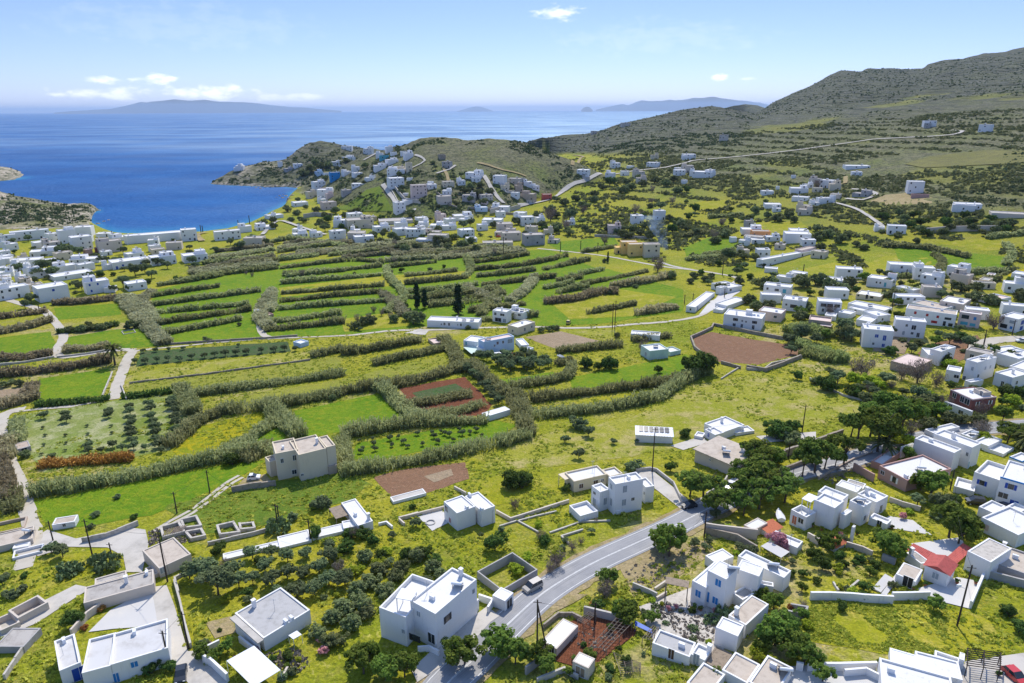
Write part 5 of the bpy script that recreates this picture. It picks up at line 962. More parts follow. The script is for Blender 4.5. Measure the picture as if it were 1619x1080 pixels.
house('beige_house', 'old beige house with a brown flat roof at the cement fork', 'house', [blk(n2, (890, 228), (798, 86), (1642, 20), 350, wall='beige', roof='roofg', deep=.2, win=[('L', .45, .3, .7, 1.0, 'w', 'greyp')]), blk(n1, (1010, 975), (990, 918), (1350, 880), 1030, wall='beige', roof='roofg', dz=.06, deep=.2)], None, [(0, 'chimney', .6, .6), (0, 'ac', .8, .9)])
house('beige_house', 'cracked beige house with flat roof next to the roofless stone pens', 'house', [blk(n3, (345, 800), (168, 608), (735, 690), 912, wall='beige', roof='rooft', deep=.18, win=[('R', .1, .4, 1.0, 1.3, 'w', 'greyp')]), blk(n3, (270, 880), (195, 800), (345, 850), 920, wall='beige', roof='rooft', deep=.3)])
house('field_hut', 'small stone hut with whitewashed front beside the lane and emerald field', 'hut', [blk(n1, (552, 338), (532, 272), (795, 300), 402, wall='white', roof='rooft', deep=.1, win=[('R', .52, .4, .6, .7, 'w')])])
house('tan_house', 'tan-roofed old building at the left edge below the lane', 'house', [blk(n1, (345, 478), (312, 356), (-150, 600), 545, wall='beige', roof='rooft', deep=.15), blk(n1, (130, 692), (86, 626), (452, 612), 722, wall='white', roof='roofg', deep=.6), blk(n1, (300, 560), (130, 590), (340, 510), 600, wall='white', roof='roofw', deep=.15)], None, [(0, 'heater', .5, .06)])
house('walled_yard', 'open yard with orange floor and dark-topped walls by the lane', 'yard', [blk(n1, (258, 362), (226, 256), (-140, 450), 385, wall='tan', roof='orange', deep=1.2, pw=.35)])
house('stone_shed', 'old stone shed with a grey gravel roof at the left edge', 'shed', [blk(n2, (250, 692), (-60, 690), (366, 490), 765, wall='grey', roof='roofg', deep=.1, win=[])])
house('roofless_cistern', 'roofless rendered cistern with open top beside the pale path', 'cistern', [blk(n2, (190, 388), (32, 332), (512, 216), 470, wall='beige', roof='tan', deep=1.6, pw=.35), blk(n2, (5, 520), (-60, 400), (188, 388), 580, wall='beige', roof='tan', deep=1.2, pw=.3)])
h = house('farm_shed', 'white shed with a row of dark solar panels in the dry meadow', 'shed', [blk(c5, (1574, 752), (1396, 742), (1566, 722), 786, kind='mono', roof='metalw')])
b = blk(c5, (1574, 752), (1396, 742), (1566, 722), 786)
for k in range(6):
    m = MB(); x0 = b.la * (.1 + k * .14); o = Vector((b.o.x, b.o.y, 0)); z = lambda y: b.top + .16 + min(b.la, b.lb) * .2 * (y + .2) / (b.lb + .4)
    P = lambda x, y, e=0: tuple(o + b.u * x + b.w * y + Vector((0, 0, z(y) + e))); x1 = x0 + b.la * .11; y0, y1 = b.lb * .35, b.lb * .95; m.quad(P(x0, y0, .06), P(x1, y0, .06), P(x1, y1, .06), P(x0, y1, .06)); m.quad(P(x0, y0), P(x1, y0), P(x1, y0, .06), P(x0, y0, .06)); part('solar_panel', m, M['glass'], h)
house('white_house', 'white house with small blue window at the edge of the flat meadow', 'house', [blk(n17, (565, 292), (372, 192), (790, 212), 372), blk(n17, (476, 322), (368, 262), (568, 292), 405, win=[('L', .6, .3, .7, 1.2, 'w', 'bluep2')], dz=.02), blk(n17, (700, 300), (690, 238), (898, 275), 335), blk(n17, (340, 345), (262, 315), (372, 300), 375)], None, [(2, 'heater', .6, .4), (0, 'chimney', .75, .6), (1, 'ac', .8, .3)])
house('tan_roofed_house', 'beige bungalow under a broad tan slab roof among the pines', 'house', [blk(n17, (670, 652), (238, 468), (1000, 520), 775, wall='beige', roof='rooft', kind='slab', win=[('R', .2, .2, 1.2, 1.4, 'w', 'brownp'), ('L', .55, .6, .5, .4, 'w'), ('R', .5, .1, 1.4, 2.1, 'd', 'brownp')])], None, [(0, 'box', .25, .8), (0, 'ac', .55, .5), (0, 'heater', .4, .35)][1:] + [(0, 'ac', .2, .7)])
house('pink_house', 'dusty pink single-storey house with white roof and white-framed windows', 'house', [blk(n14, (375, 672), (25, 525), (846, 545), 800, wall='pink', win=[('L', .85, .38, 1.0, 1.0, 'w'), ('L', .42, .25, 2.0, 1.5, 's', 'white'), ('R', .83, .3, .8, 1.3, 'w'), ('R', .93, .35, .7, 1.1, 'w')]), blk(n14, (112, 505), (0, 456), (335, 345), 570, wall='pink', dz=.02)], None, [(0, 'heater', .35, .5), (0, 'ac', .2, .1), (0, 'aerial', .5, .6)])
house('windowless_house', 'tall blank white house with two stovepipes on its flat roof', 'house', [blk(n14, (875, 378), (455, 222), (985, 347), 590), blk(n14, (1066, 322), (660, 172), (1208, 288), 560, dz=.03, win=[('R', .05, .02, .6, 1.8, 'w', 'teal'), ('L', .08, .55, .5, 1.0, 'w')]), blk(n14, (455, 250), (330, 290), (520, 215), 400, dz=-.8)], None, [(1, 'chimney', .62, .5), (1, 'chimney', .58, .45), (0, 'ac', .7, .6)])
house('white_house', 'low white houses behind the tall blank house, with parapet roof near the road', 'house', [blk(n14, (650, 165), (574, 122), (935, 98), 215, roof='roofw'), blk(n14, (1060, 215), (910, 190), (1170, 165), 280), blk(n14, (1240, 305), (1108, 242), (1390, 235), 370), blk(n14, (1400, 390), (1235, 305), (1515, 320), 425)], None, [(1, 'heater', .4, .5)])
house('blue_trim_house', 'white house with vivid blue shutters and blue-edged parapet at the right edge', 'house', [blk(n14, (1390, 680), (1084, 586), (1520, 545), 905, deep=.8, win=[('L', .66, .48, 2.0, 1.2, 's', 'bluep2')]), blk(n14, (1780, 750), (1408, 552), (1850, 560), 1080, trim='bluep', win=[('L', .68, .68, 2.2, 1.3, 's', 'bluep2'), ('L', .82, .32, 1.8, 1.3, 'w'), ('L', .5, .05, 1.6, 2.2, 'd', 'bluep2')]), blk(n14, (1600, 470), (1470, 415), (1720, 420), 560, trim='bluep'), blk(n14, (1090, 790), (880, 712), (1120, 690), 860, deep=.6)], None, [(1, 'chimney', .5, .8)])
house('white_house', 'stepped white house of several roofs just below the blue-trimmed house', 'house', [blk(c9, (1590, 378), (1395, 302), (1720, 320), 445, win=[('L', .85, .2, 1.4, 1.4, 'w', 'palepink')]), blk(c9, (1470, 272), (1388, 250), (1530, 240), 330), blk(c9, (1560, 290), (1490, 262), (1640, 250), 350)], None, [(0, 'aerial', .5, .5)])
house('villa', 'large white cubist villa of many terraces amid gardens and pines', 'villa', [blk(n12, (945, 562), (725, 470), (1072, 497), 812), blk(n12, (1020, 482), (765, 382), (1112, 428), 700, dz=.02), blk(n12, (1252, 548), (1085, 490), (1338, 496), 762, win=[('R', .4, .2, .8, 1.2, 'w')]), blk(n12, (1388, 500), (1192, 402), (1516, 432), 665, win=[('R', .5, .12, 1.0, 1.8, 'w')]), blk(n12, (1178, 395), (955, 315), (1280, 350), 500, deep=.15), blk(n12, (1250, 345), (1062, 290), (1310, 300), 420, roof='roofg', deep=.15, dz=-.3),
    blk(n12, (640, 660), (478, 575), (735, 600), 810, deep=.9, win=[('L', .7, .1, 1.0, 2.0, 'd', 'tileor'), ('L', .3, .4, 1.2, 1.2, 'w')]), blk(n12, (1500, 735), (1310, 658), (1580, 700), 805, win=[('L', .4, .2, .9, 1.4, 'w')]), blk(n12, (1060, 640), (975, 640), (1130, 590), 760, h=3.6, deep=.06), blk(n12, (1150, 770), (1125, 760), (1170, 750), 950, deep=.05)], None, [(0, 'aerial', .4, .5), (2, 'heater', .6, .5), (3, 'chimney', .85, .5), (3, 'ac', .5, .5), (4, 'aerial', .2, .5)])
house('terrace_awning', 'white sunshade on the corner terrace of the cubist villa', 'sunshade', [blk(n12, (690, 500), (565, 480), (765, 440), 810, h=5.6, kind='canopy', roof='metalw')])
house('tiled_hut', 'hut with an orange tiled roof below the cubist villa', 'hut', [blk(n12, (952, 990), (878, 897), (1064, 930), 1040, roof='tileor', kind='gable')])
house('tiled_hut', 'orange-tiled hut with white lean-to by the beige retaining wall', 'hut', [blk(n12, (240, 838), (86, 800), (386, 765), 880, roof='tileor', kind='mono'), blk(n12, (80, 800), (-40, 748), (228, 720), 885, wall='beige', deep=.1)])
house('white_shed', 'oblong white outbuilding behind the pink blossoming shrub', 'shed', [blk(n12, (545, 986), (250, 866), (656, 936), 1065)], None, [(0, 'aerial', .3, .2)])
house('blue_shuttered_house', 'white two-storey house with bright blue door and shutters beside the bare plot', 'house', [blk(n10, (865, 513), (646, 434), (987, 397), 882, deep=.08, win=[('L', .38, .70, 1.1, 1.4, 'w', 'bluep'), ('L', .44, .16, 1.05, 1.4, 'w', 'bluep'), ('L', .92, .10, 1.15, 2.2, 'd', 'bluep')]), blk(n10, (650, 602), (478, 544), (890, 390), 825, roof='metalw', deep=.3, win=[('L', .5, .38, 1.05, 1.4, 'w', 'bluep')]), blk(n10, (1216, 482), (974, 398), (1292, 386), 745, deep=.08, win=[('R', .3, .05, .9, 2.0, 'd', 'bluep')]), blk(n10, (1482, 496), (990, 262), (1582, 430), 655), blk(n10, (1040, 732), (866, 690), (1185, 650), 832, roof='roofg', deep=.3), blk(n10, (762, 346), (600, 276), (946, 266), 430, deep=.15), blk(n10, (1370, 590), (1205, 560), (1450, 560), 700, deep=.7)], None, [(0, 'heater', .12, .75), (3, 'heater', .35, .7), (0, 'aerial', .3, .6)])
house('pergola', 'brown-topped pergola shading the patio of the blue-shuttered house', 'pergola', [blk(n10, (462, 602), (212, 552), (520, 540), 790, kind='canopy', wall='wood', roof='wood')])
house('annex', 'narrow white outbuilding with patched tan and white roof beside the prickly pears', 'outbuilding', [blk(n11, (990, 582), (754, 482), (1072, 468), 757, deep=.15), blk(n11, (1076, 462), (868, 372), (1320, 238), 612, roof='rooft', deep=.12)], None, [(1, 'chimney', .75, .15)])
house('garden_cottage', 'low white cottage with brown door next to the bean-pole garden', 'cottage', [blk(n11, (475, 802), (77, 650), (600, 668), 905, roof='rooflg', deep=.3, win=[('L', .48, .1, .9, 1.9, 'd', 'brownp')]), blk(n11, (636, 838), (480, 772), (712, 716), 930, win=[('L', .58, .1, .9, 2.0, 'd', 'greyp')])], None, [(1, 'chimney', .1, .8), (0, 'ac', .3, .5)])
house('brown_roofed_house', 'house with several white-rimmed brown roofs at the bottom edge', 'house', [blk(n11, (680, 1212), (430, 1085), (856, 985), 1330, roof='rooft', deep=.25), blk(n11, (1090, 1082), (808, 950), (1228, 880), 1180, roof='rooft', deep=.2), blk(n11, (1386, 1216), (1094, 1086), (1576, 915), 1340, roof='rooft', deep=.2), blk(n11, (816, 946), (640, 850), (932, 766), 990, wall='wood', roof='wood', deep=.04)], None, [(2, 'ac', .6, .75), (2, 'heater', .2, .8)])
house('red_tiled_cottage', 'white cottage with a bright red tiled roof in a paved yard', 'cottage', [blk(n13, (822, 612), (545, 510), (906, 492), 757, roof='tilered', kind='gable', win=[('L', .5, .38, 1.0, 1.2, 'w', 'greyp')]), blk(n13, (462, 674), (244, 602), (541, 545), 768, roof='rooft', deep=.06, win=[('L', .36, .03, 1.6, 2.2, 'd', 'dark')]), blk(n13, (520, 480), (362, 360), (592, 440), 560, roof='roofg', deep=.1), blk(n13, (600, 442), (378, 335), (662, 400), 485, roof='tilered', kind='mono')], None, [(2, 'chimney', .8, .2)])
house('tiled_leanto', 'dark red tiled lean-to behind the red-tiled cottage', 'lean-to', [blk(n13, (895, 472), (812, 425), (1062, 320), 500, roof='tilered', kind='mono')])
house('stone_roofed_house', 'white building with a pale stone-slab roof and brown-roofed wing', 'house', [blk(n13, (1266, 466), (925, 402), (1490, 318), 682, roof='stonel', deep=.12), blk(n13, (1700, 610), (1270, 478), (1760, 400), 735, wall='grey', roof='rooft', deep=.3)], None, [(1, 'ac', .5, .6), (1, 'chimney', .85, .85)])
house('metal_roofed_house', 'white house with sheet-metal and plaster roofs at the bottom right', 'house', [blk(n16, (492, 940), (194, 852), (522, 796), 1000, roof='metalw', deep=.06), blk(n16, (900, 1320), (100, 1090), (1010, 1060), 1450, roof='roofw', deep=.3), blk(n16, (962, 1062), (486, 936), (976, 880), 1120, dz=.25, deep=.2), blk(n16, (940, 905), (668, 815), (982, 828), 960), blk(n16, (985, 840), (930, 830), (990, 765), 960, deep=.05)], None, [(1, 'ac', .85, .6)])
h = house('bus_shelter', 'little white flat-roofed shelter on the road verge near the parked van', 'shelter', [blk(c8, (775, 691), (715, 663), (826, 656), 743, deep=.06, win=[('R', .5, .03, 1.6, 1.9, 'd', 'dark')])])  # open front: the dark slab paints the shade inside, no door leaf
house('garden_shed', 'long garden shed with a white corrugated roof beside the road', 'shed', [blk(n9, (540, 717), (345, 660), (771, 468), 802, roof='metalw', wall='beige', deep=.04, win=[('L', .3, .05, .9, 1.9, 'd', 'dark')])])
house('garden_shed', 'small square garden shed with a white corrugated roof', 'shed', [blk(n9, (880, 923), (710, 846), (986, 833), 1052, roof='metalw', wall='beige', deep=.04, win=[('L', .5, .05, 1.6, 1.8, 'd', 'wood')])])
house('sunken_cistern', 'square open concrete cistern with dark walls beside the road verge', 'cistern', [blk(c8, (760, 640), (646, 548), (930, 541), 672, wall='grey', roof='tan', deep=2.4, pw=.25)])
house('cream_house', 'cream two-storey house standing alone among the green fields', 'house', [blk(c4, (1416, 838), (1372, 770), (1545, 803), 966, wall='cream', roof='rooft', win=[('R', .05, .2, .6, .6, 'w')]), blk(c4, (1306, 832), (1290, 775), (1414, 812), 962, wall='cream', roof='rooft', win=[('R', .25, .62, .7, 1.2, 'w'), ('R', .8, .62, .8, 1.5, 'w'), ('R', .72, .12, 1.1, 1.2, 'w')]), blk(c4, (1548, 800), (1510, 752), (1588, 786), 930, wall='cream', roof='rooft', dz=-.1), blk(c4, (1278, 872), (1256, 848), (1320, 858), 946, wall='cream', roof='rooft'), blk(c4, (1558, 895), (1545, 880), (1597, 885), 935, wall='tan', roof='rooft')], None, [(0, 'chimney', .5, .85), (1, 'ac', .4, .4)])
# ---- right-hand village, middle distance
v1, v2, v3, v4 = Q(1080, 360), Q(1250, 410), Q(1379, 410), Q(1379, 520)
def vh(label, B, ex=(), name='house', grp='white cubic village houses'): return house(name, label, 'house', B, None, ex, grp)
vh('long white hall with pale blue shade on its blank side', [blk(v1, (850, 342), (880, 312), (1432, 238), 425, win=[('R', .22, .5, .9, .9, 'w'), ('R', .15, .1, .8, .9, 'w'), ('R', .42, .15, .8, .8, 'w'), ('R', .72, .5, 1.2, 1.6, 'w')]), blk(v1, (1010, 440), (870, 430), (1030, 420), 480), blk(v1, (1270, 240), (1250, 215), (1425, 205), 300, wall='palepink', roof='rooft')], [(0, 'chimney', .5, .4)], 'hall')
vh('grey-white house with shallow roof below the vine rows', [blk(v1, (480, 642), (302, 590), (610, 612), 700, win=[('L', .7, .3, 1, 1.2, 'w'), ('R', .2, .3, 1.2, 1.2, 'w')]), blk(v1, (400, 640), (350, 628), (470, 625), 715)], [(0, 'aerial', .1, .2), (0, 'heater', .5, .6)])
vh('long narrow white building with blue door beside the lane', [blk(v1, (130, 848), (22, 842), (338, 690), 908, win=[('R', .12, .1, 1.0, 2.0, 'd', 'bluep2'), ('L', .5, .3, .8, 1, 'w')])])
vh('low white terraces between the lane and the bushes', [blk(v1, (470, 832), (355, 800), (682, 760), 885), blk(v1, (420, 880), (345, 850), (480, 840), 915)])
vh('boxy two-storey white house with pale blue balcony wall', [blk(v1, (1150, 638), (862, 606), (1234, 612), 762, win=[('L', .85, .58, 1, 1.2, 'w'), ('L', .5, .55, 2.0, 1.2, 'w'), ('L', .22, .45, 1.6, 2.0, 'w', 'teal'), ('L', .62, .12, 1, .8, 'w'), ('R', .3, .5, 1, 1.3, 'w', 'palebl')])], [(0, 'heater', .5, .5)])
vh('two-storey white house with red awning over its balcony', [blk(v1, (1312, 786), (1064, 756), (1350, 745), 902, win=[('L', .5, .25, 3.0, 1.6, 'w'), ('L', .82, .4, .8, .9, 'w'), ('L', .18, .4, .9, .9, 'w')]), blk(v1, (1240, 805), (1150, 798), (1250, 780), 850, roof='tilered', kind='canopy')], [(0, 'heater', .3, .4), (0, 'ac', .6, .5)])
vh('greyish square house behind the wide walled-field house', [blk(v1, (1050, 917), (806, 880), (1130, 876), 1012, wall='palepink', roof='roofw', win=[('L', .25, .4, 1.3, 1.1, 'w'), ('R', .5, .45, 1, 1.3, 'w', 'greyp')])], [(0, 'ac', .3, .4)])
vh('wide two-storey white house above the walled brown field', [blk(v1, (842, 972), (436, 920), (914, 915), 1102, win=[('L', .68, .55, 2.0, 1.2, 's', 'dark'), ('L', .18, .52, 2.0, 1.2, 's', 'dark'), ('L', .5, .55, .6, .8, 'w'), ('L', .4, .52, .6, .8, 'w'), ('L', .7, .1, 1.2, 1.3, 'w'), ('L', .5, .08, .9, 1.5, 'w'), ('R', .5, .55, 1, 1.3, 'w'), ('L', .2, .05, 1.0, 1.8, 'w')])], [(0, 'box', .4, .6), (0, 'chimney', .7, .3), (0, 'ac', .25, .5), (0, 'ac', .15, .5)])
vh('white bungalow behind dark trees on the upper lane', [blk(v2, (590, 236), (358, 205), (648, 208), 312, aw=1)], [(0, 'chimney', .3, .5)])
vh('long white house with a taller pink-roofed end', [blk(v2, (1085, 226), (818, 190), (1182, 200), 312, win=[('L', .6, .4, .7, .9, 'w'), ('L', .45, .4, .7, .9, 'w'), ('L', .25, .1, 1.0, 2.2, 'd', 'teal')]), blk(v2, (1132, 160), (1040, 148), (1188, 158), 290, roof='tilered', win=[('R', .5, .6, .8, .8, 'w')])], [(0, 'aerial', .3, .5)])
vh('cream one-storey house with pale roof and dark door', [blk(v2, (960, 402), (700, 365), (1013, 360), 447, wall='cream', roof='roofw', win=[('L', .55, .1, 1.0, 2.1, 'd', 'dark'), ('L', .35, .35, 1.4, 1.1, 'w'), ('L', .9, .4, .8, .9, 'w'), ('R', .5, .4, 1, 1, 'w')])], [(0, 'chimney', .6, .5)])
vh('white house with stepped upper roof beside the small pine', [blk(v2, (1440, 402), (1148, 394), (1506, 370), 480, win=[('L', .9, .55, 1.2, 1.0, 'w'), ('L', .62, .5, 1.2, 1.1, 'w'), ('L', .38, .5, .9, 1.0, 'w')]), blk(v2, (1312, 330), (1124, 286), (1382, 316), 400, win=[('L', .5, .6, .8, .5, 'w')])], [(1, 'ac', .4, .4)])
vh('three-bay white house with shaded balconies above the stone house', [blk(v2, (552, 462), (304, 445), (614, 425), 592, win=[('L', .78, .56, 2.4, 1.5, 'w'), ('L', .5, .56, 2.4, 1.5, 'w'), ('L', .2, .56, 2.4, 1.5, 'w'), ('L', .78, .15, .9, 1.4, 'w')])])
vh('cluster of low white cubes in the middle of the upper street', [blk(v2, (762, 546), (646, 502), (860, 520), 598, win=[('L', .45, .4, .9, 1.0, 'w')]), blk(v2, (1000, 560), (610, 480), (1030, 515), 600, dz=.6), blk(v2, (932, 604), (770, 548), (992, 562), 684, win=[('R', .4, .3, .8, 1, 'w')]), blk(v2, (868, 668), (700, 640), (930, 620), 730), blk(v2, (640, 585), (510, 560), (700, 555), 640)], [(1, 'heater', .5, .5), (2, 'ac', .3, .4)])
vh('long tan-roofed white house with small red windows', [blk(v3, (902, 592), (362, 520), (935, 548), 732, roof='rooft', win=[('L', .8, .62, .9, 1.2, 'w', 'redp'), ('L', .56, .58, .9, 1.1, 'w', 'redp'), ('L', .35, .55, .9, 1.1, 'w', 'redp'), ('L', .15, .52, 2.4, 1.0, 'w'), ('L', .4, .12, 2.2, 1.1, 'w', 'redp'), ('L', .2, .02, 1.0, 2.0, 'd', 'dark'), ('L', .08, .05, 1.6, 1.3, 'w')]), blk(v3, (740, 545), (420, 470), (800, 500), 590, roof='rooft', dz=.6)], [(1, 'ac', .5, .5), (0, 'ac', .3, .6)])
vh('white two-storey house with lean-to stair before the olive garden', [blk(v3, (582, 672), (255, 640), (656, 640), 850, win=[('L', .62, .62, .8, 1.0, 'w'), ('L', .38, .48, 1.5, 1.8, 'w'), ('R', .2, .6, .9, 1.0, 'w'), ('L', .4, .18, .9, 1.0, 'w'), ('L', .2, .05, 1.0, 1.8, 'd', 'dark'), ('L', .68, .1, .8, 1.6, 'd', 'greyp')])], [(0, 'chimney', .5, .3)])
vh('square white house with blue windows and a small balcony', [blk(v2, (1106, 767), (788, 738), (1150, 715), 956, win=[('L', .55, .55, 1.2, 1.3, 'w', 'bluep2'), ('L', .28, .42, 1.1, 2.1, 'd', 'bluep2'), ('L', .28, .05, 1.0, 1.3, 'w', 'bluep2'), ('L', .62, .12, .7, .9, 'w')]), blk(v2, (780, 730), (700, 760), (860, 670), 820)], [(0, 'chimney', .85, .7), (0, 'ac', .5, .4)])
vh('brown stone-faced house with open roof terrace', [blk(v2, (432, 668), (194, 640), (482, 622), 762, wall='tan', roof='palepink', deep=.7, win=[('L', .8, .3, 1.2, 1.4, 'w'), ('L', .25, .1, 2.4, 1.5, 'w', 'dark')]), blk(v2, (430, 720), (305, 705), (450, 690), 780, kind='canopy', wall='tan', roof='palepink'), blk(v2, (480, 610), (360, 600), (500, 575), 660)])
vh('grey-cream two-storey house with an arched window', [blk(v3, (976, 482), (722, 440), (1058, 425), 562, wall='beige', roof='roofw', win=[('L', .35, .15, 1.0, 1.0, 'a', 'greyp'), ('L', .7, .5, .7, .9, 'w')])], [(0, 'heater', .3, .5)])
vh('pinkish two-storey house with blue awnings and shaded balconies', [blk(v3, (1166, 592), (934, 560), (1196, 572), 742, wall='palepink', roof='roofw', win=[('L', .7, .56, 2.6, 1.6, 'w'), ('L', .25, .55, 1.0, 1.3, 'w', 'bluep'), ('L', .7, .12, 2.6, 1.3, 'w', 'teal'), ('L', .3, .1, 2.0, 1.2, 'w', 'teal')])])
vh('modern cream house with sail-like roofs by the green fields', [blk(v3, (1326, 256), (1080, 240), (1442, 246), 322, wall='cream', roof='rooflg', win=[('L', .3, .1, 1.0, 2.0, 'd', 'dark'), ('L', .8, .2, 1.2, 1.4, 'w')]), blk(v3, (1240, 232), (1130, 222), (1290, 205), 290, wall='cream', roof='rooflg', dz=.3)])
vh('pale pink-roofed bungalow behind the dark trees', [blk(v3, (1330, 432), (1164, 386), (1486, 402), 492, roof='palepink', win=[('R', .5, .3, .8, 1, 'w')])], [(0, 'heater', .5, .5)])
vh('tiny pink-roofed white hut by the yellow field', [blk(v3, (1300, 170), (1214, 165), (1322, 150), 207, roof='palepink')])
vh('white house with shallow hipped roof at the far right', [blk(v3, (1600, 530), (1468, 500), (1680, 500), 570, win=[('L', .6, .3, 1, 1.1, 'w', 'bluep'), ('L', .3, .3, 1, 1.1, 'w')])])
vh('white and blue balconied apartment house behind the stone wall', [blk(v3, (1560, 640), (1320, 610), (1700, 600), 790, win=[('L', .7, .15, 2.6, 1.7, 'w', 'dark'), ('L', .3, .6, 1.8, 1.2, 'w', 'greyp'), ('L', .28, .2, .9, 1.1, 'w', 'bluep'), ('R', .4, .5, 2.4, 1.8, 'w', 'bluep2'), ('R', .4, .1, 2.2, 1.6, 'w', 'bluep2')])])
vh('blank-sided white house with ramp next to the tan-roofed bungalow', [blk(v4, (736, 242), (610, 215), (894, 190), 402, win=[('R', .6, .5, .7, 1.4, 'w', 'greyp'), ('R', .65, .1, 1.2, 1.4, 'w')]), blk(v4, (600, 275), (528, 200), (700, 240), 380)], [(0, 'heater', .5, .5)])
vh('tan-walled bungalow with broad pale pink roof', [blk(v4, (472, 412), (155, 360), (642, 330), 500, wall='tan', roof='palepink', deep=.15, win=[('R', .3, .1, 1.0, 2.0, 'd', 'brownp'), ('R', .6, .2, 1.0, 1.4, 'w', 'brownp')])])
vh('tall blue-shaded white house stepping down to a porch', [blk(v4, (1122, 358), (930, 342), (1332, 300), 582, win=[('L', .3, .55, .7, 1.3, 'w', 'greyp'), ('R', .2, .2, 1.0, 1.2, 'w'), ('R', .5, .5, .7, 1.2, 'w', 'greyp'), ('R', .75, .5, .7, 1.2, 'w', 'greyp'), ('L', .8, .02, .8, 1.2, 'w')]), blk(v4, (940, 460), (788, 440), (960, 410), 580, win=[('L', .2, .4, 1.4, 1.1, 'w')]), blk(v4, (1190, 545), (1050, 570), (1200, 510), 590, h=2.2)], [(0, 'heater', .4, .5), (0, 'chimney', .2, .8)])
vh('dense stack of white terraced cubes at the right edge', [blk(v4, (1440, 262), (1350, 188), (1660, 235), 340, aw=1), blk(v4, (1560, 330), (1420, 240), (1760, 270), 440, aw=1, dz=.4), blk(v4, (1500, 520), (1392, 440), (1690, 470), 660, aw=1), blk(v4, (1420, 560), (1322, 530), (1480, 520), 620), blk(v4, (1640, 440), (1500, 380), (1780, 380), 560, aw=1)], [(1, 'heater', .5, .5), (2, 'chimney', .5, .5)])
vh('dark red two-storey house with white ground floor and white window frames', [blk(v4, (1072, 752), (784, 650), (1328, 722), 895, wall='red', roof='roofw', trim='palepink', deep=.2, win=[('L', .78, .48, 1.3, 1.6, 'w'), ('L', .42, .45, 1.3, 1.8, 'w'), ('L', .2, .45, 1.6, 1.8, 'w'), ('R', .25, .45, 1.5, 1.3, 's', 'white'), ('R', .78, .45, 1.5, 1.3, 's', 'white')]), blk(v4, (1060, 880), (770, 770), (1080, 876), 915, h=2.4, deep=.02, win=[('L', .75, .25, .9, 1.5, 'w'), ('L', .35, .1, 1.4, 1.2, 'w')]), blk(v4, (1190, 680), (1085, 632), (1252, 662), 860, wall='beige', roof='rooft', win=[('L', .2, .7, .8, 1.8, 'd', 'dark')])], [(0, 'ac', .6, .5)])
# ---- middle-distance farm houses by the lane
f1 = Q(660, 460)
vh('long low white farmhouse by the dark cypress', [blk(f1, (650, 335), (102, 312), (740, 290), 405, win=[('L', .72, .35, .5, .7, 'w'), ('L', .66, .35, .8, 1.2, 'w'), ('L', .57, .3, .8, 1.3, 'w'), ('L', .4, .4, .4, .6, 'w'), ('L', .34, .32, .8, 1.2, 'w')])], [(0, 'chimney', .45, .6), (0, 'heater', .15, .5), (0, 'heater', .3, .4)])
vh('white two-storey house with solar tanks and glazed verandas by the farm lane', [blk(f1, (1120, 235), (955, 205), (1195, 195), 312, win=[('L', .2, .5, 1.6, 1.0, 'w'), ('L', .6, .5, .7, 1, 'w'), ('L', .85, .5, .7, 1, 'w'), ('L', .7, .1, 1, 1, 'w')]), blk(f1, (950, 225), (800, 205), (1000, 195), 345, win=[('L', .3, .6, 2.2, 1.1, 'w'), ('L', .8, .6, 1.2, 1.3, 'w'), ('L', .6, .05, 3.2, 1.8, 'd', 'dark'), ('L', .15, .05, 1.6, 1.7, 'w', 'greyp')])], [(0, 'heater', .3, .5), (0, 'heater', .6, .5), (1, 'chimney', .5, .5), (0, 'box', .8, .6)])
vh('plain cream barn with white roof at the lane junction', [blk(f1, (1070, 390), (915, 375), (1255, 330), 478, wall='cream', roof='roofw', win=[('L', .5, .3, .9, 1, 'w'), ('R', .4, .3, .9, 1.5, 'w'), ('R', .8, .4, .8, 1, 'w')])], [(0, 'ac', .6, .6)])
vh('grey-white two-storey house beside the covered boat', [blk(f1, (705, 545), (640, 515), (1032, 482), 690, roof='palepink', wall='palebl', win=[('R', .45, .62, .9, 1.2, 'w'), ('R', .63, .62, .8, 1.1, 'w'), ('R', .86, .55, 2.2, 1.7, 'w', 'greyp'), ('R', .35, .5, .6, .9, 'w')]), blk(f1, (640, 545), (512, 510), (720, 490), 640, win=[('L', .8, .5, .8, 1.4, 'w', 'teal')]), blk(f1, (575, 670), (490, 600), (700, 640), 705, kind='canopy', roof='mint', wall='wood'), blk(f1, (690, 620), (630, 590), (720, 610), 690, h=3.0)], [(0, 'heater', .5, .25), (0, 'chimney', .2, .1)])
vh('small white sheds beside the farm house yard', [blk(f1, (1110, 580), (1045, 510), (1190, 570), 625, roof='metalw'), blk(f1, (1180, 630), (1140, 610), (1240, 605), 660, roof='metalw')])
vh('little tan-roofed store hut among the reeds', [blk(f1, (175, 560), (112, 510), (262, 545), 590, wall='tan', roof='palepink')], (), 'hut')
vh('pale mint-green bungalow with parapet roof', [blk(c5, (1462, 345), (1390, 320), (1552, 335), 390, wall='mint', roof='roofw', win=[('L', .4, .2, 1.4, 1.6, 'w', 'greyp')]), blk(c5, (1560, 350), (1530, 330), (1610, 340), 370, wall='mint')], [(0, 'heater', .6, .6)])
vh('white L-shaped bungalow beyond the tan field', [blk(c5, (1372, 262), (1308, 240), (1510, 272), 292, win=[('R', .1, .3, .8, 1, 'w')]), blk(c5, (1440, 280), (1380, 262), (1510, 272), 295)])
vh('long white plastic-roofed shed beside the red ploughed plot', [blk(c5, (690, 655), (668, 638), (800, 622), 680, roof='metalw', deep=.05)], (), 'shed')
house('concrete_trough', 'long low concrete trough at the edge of the brown vegetable plot', 'trough', [blk(c5, (245, 1060), (228, 1038), (402, 1018), 1072, roof='conc', deep=.1)])
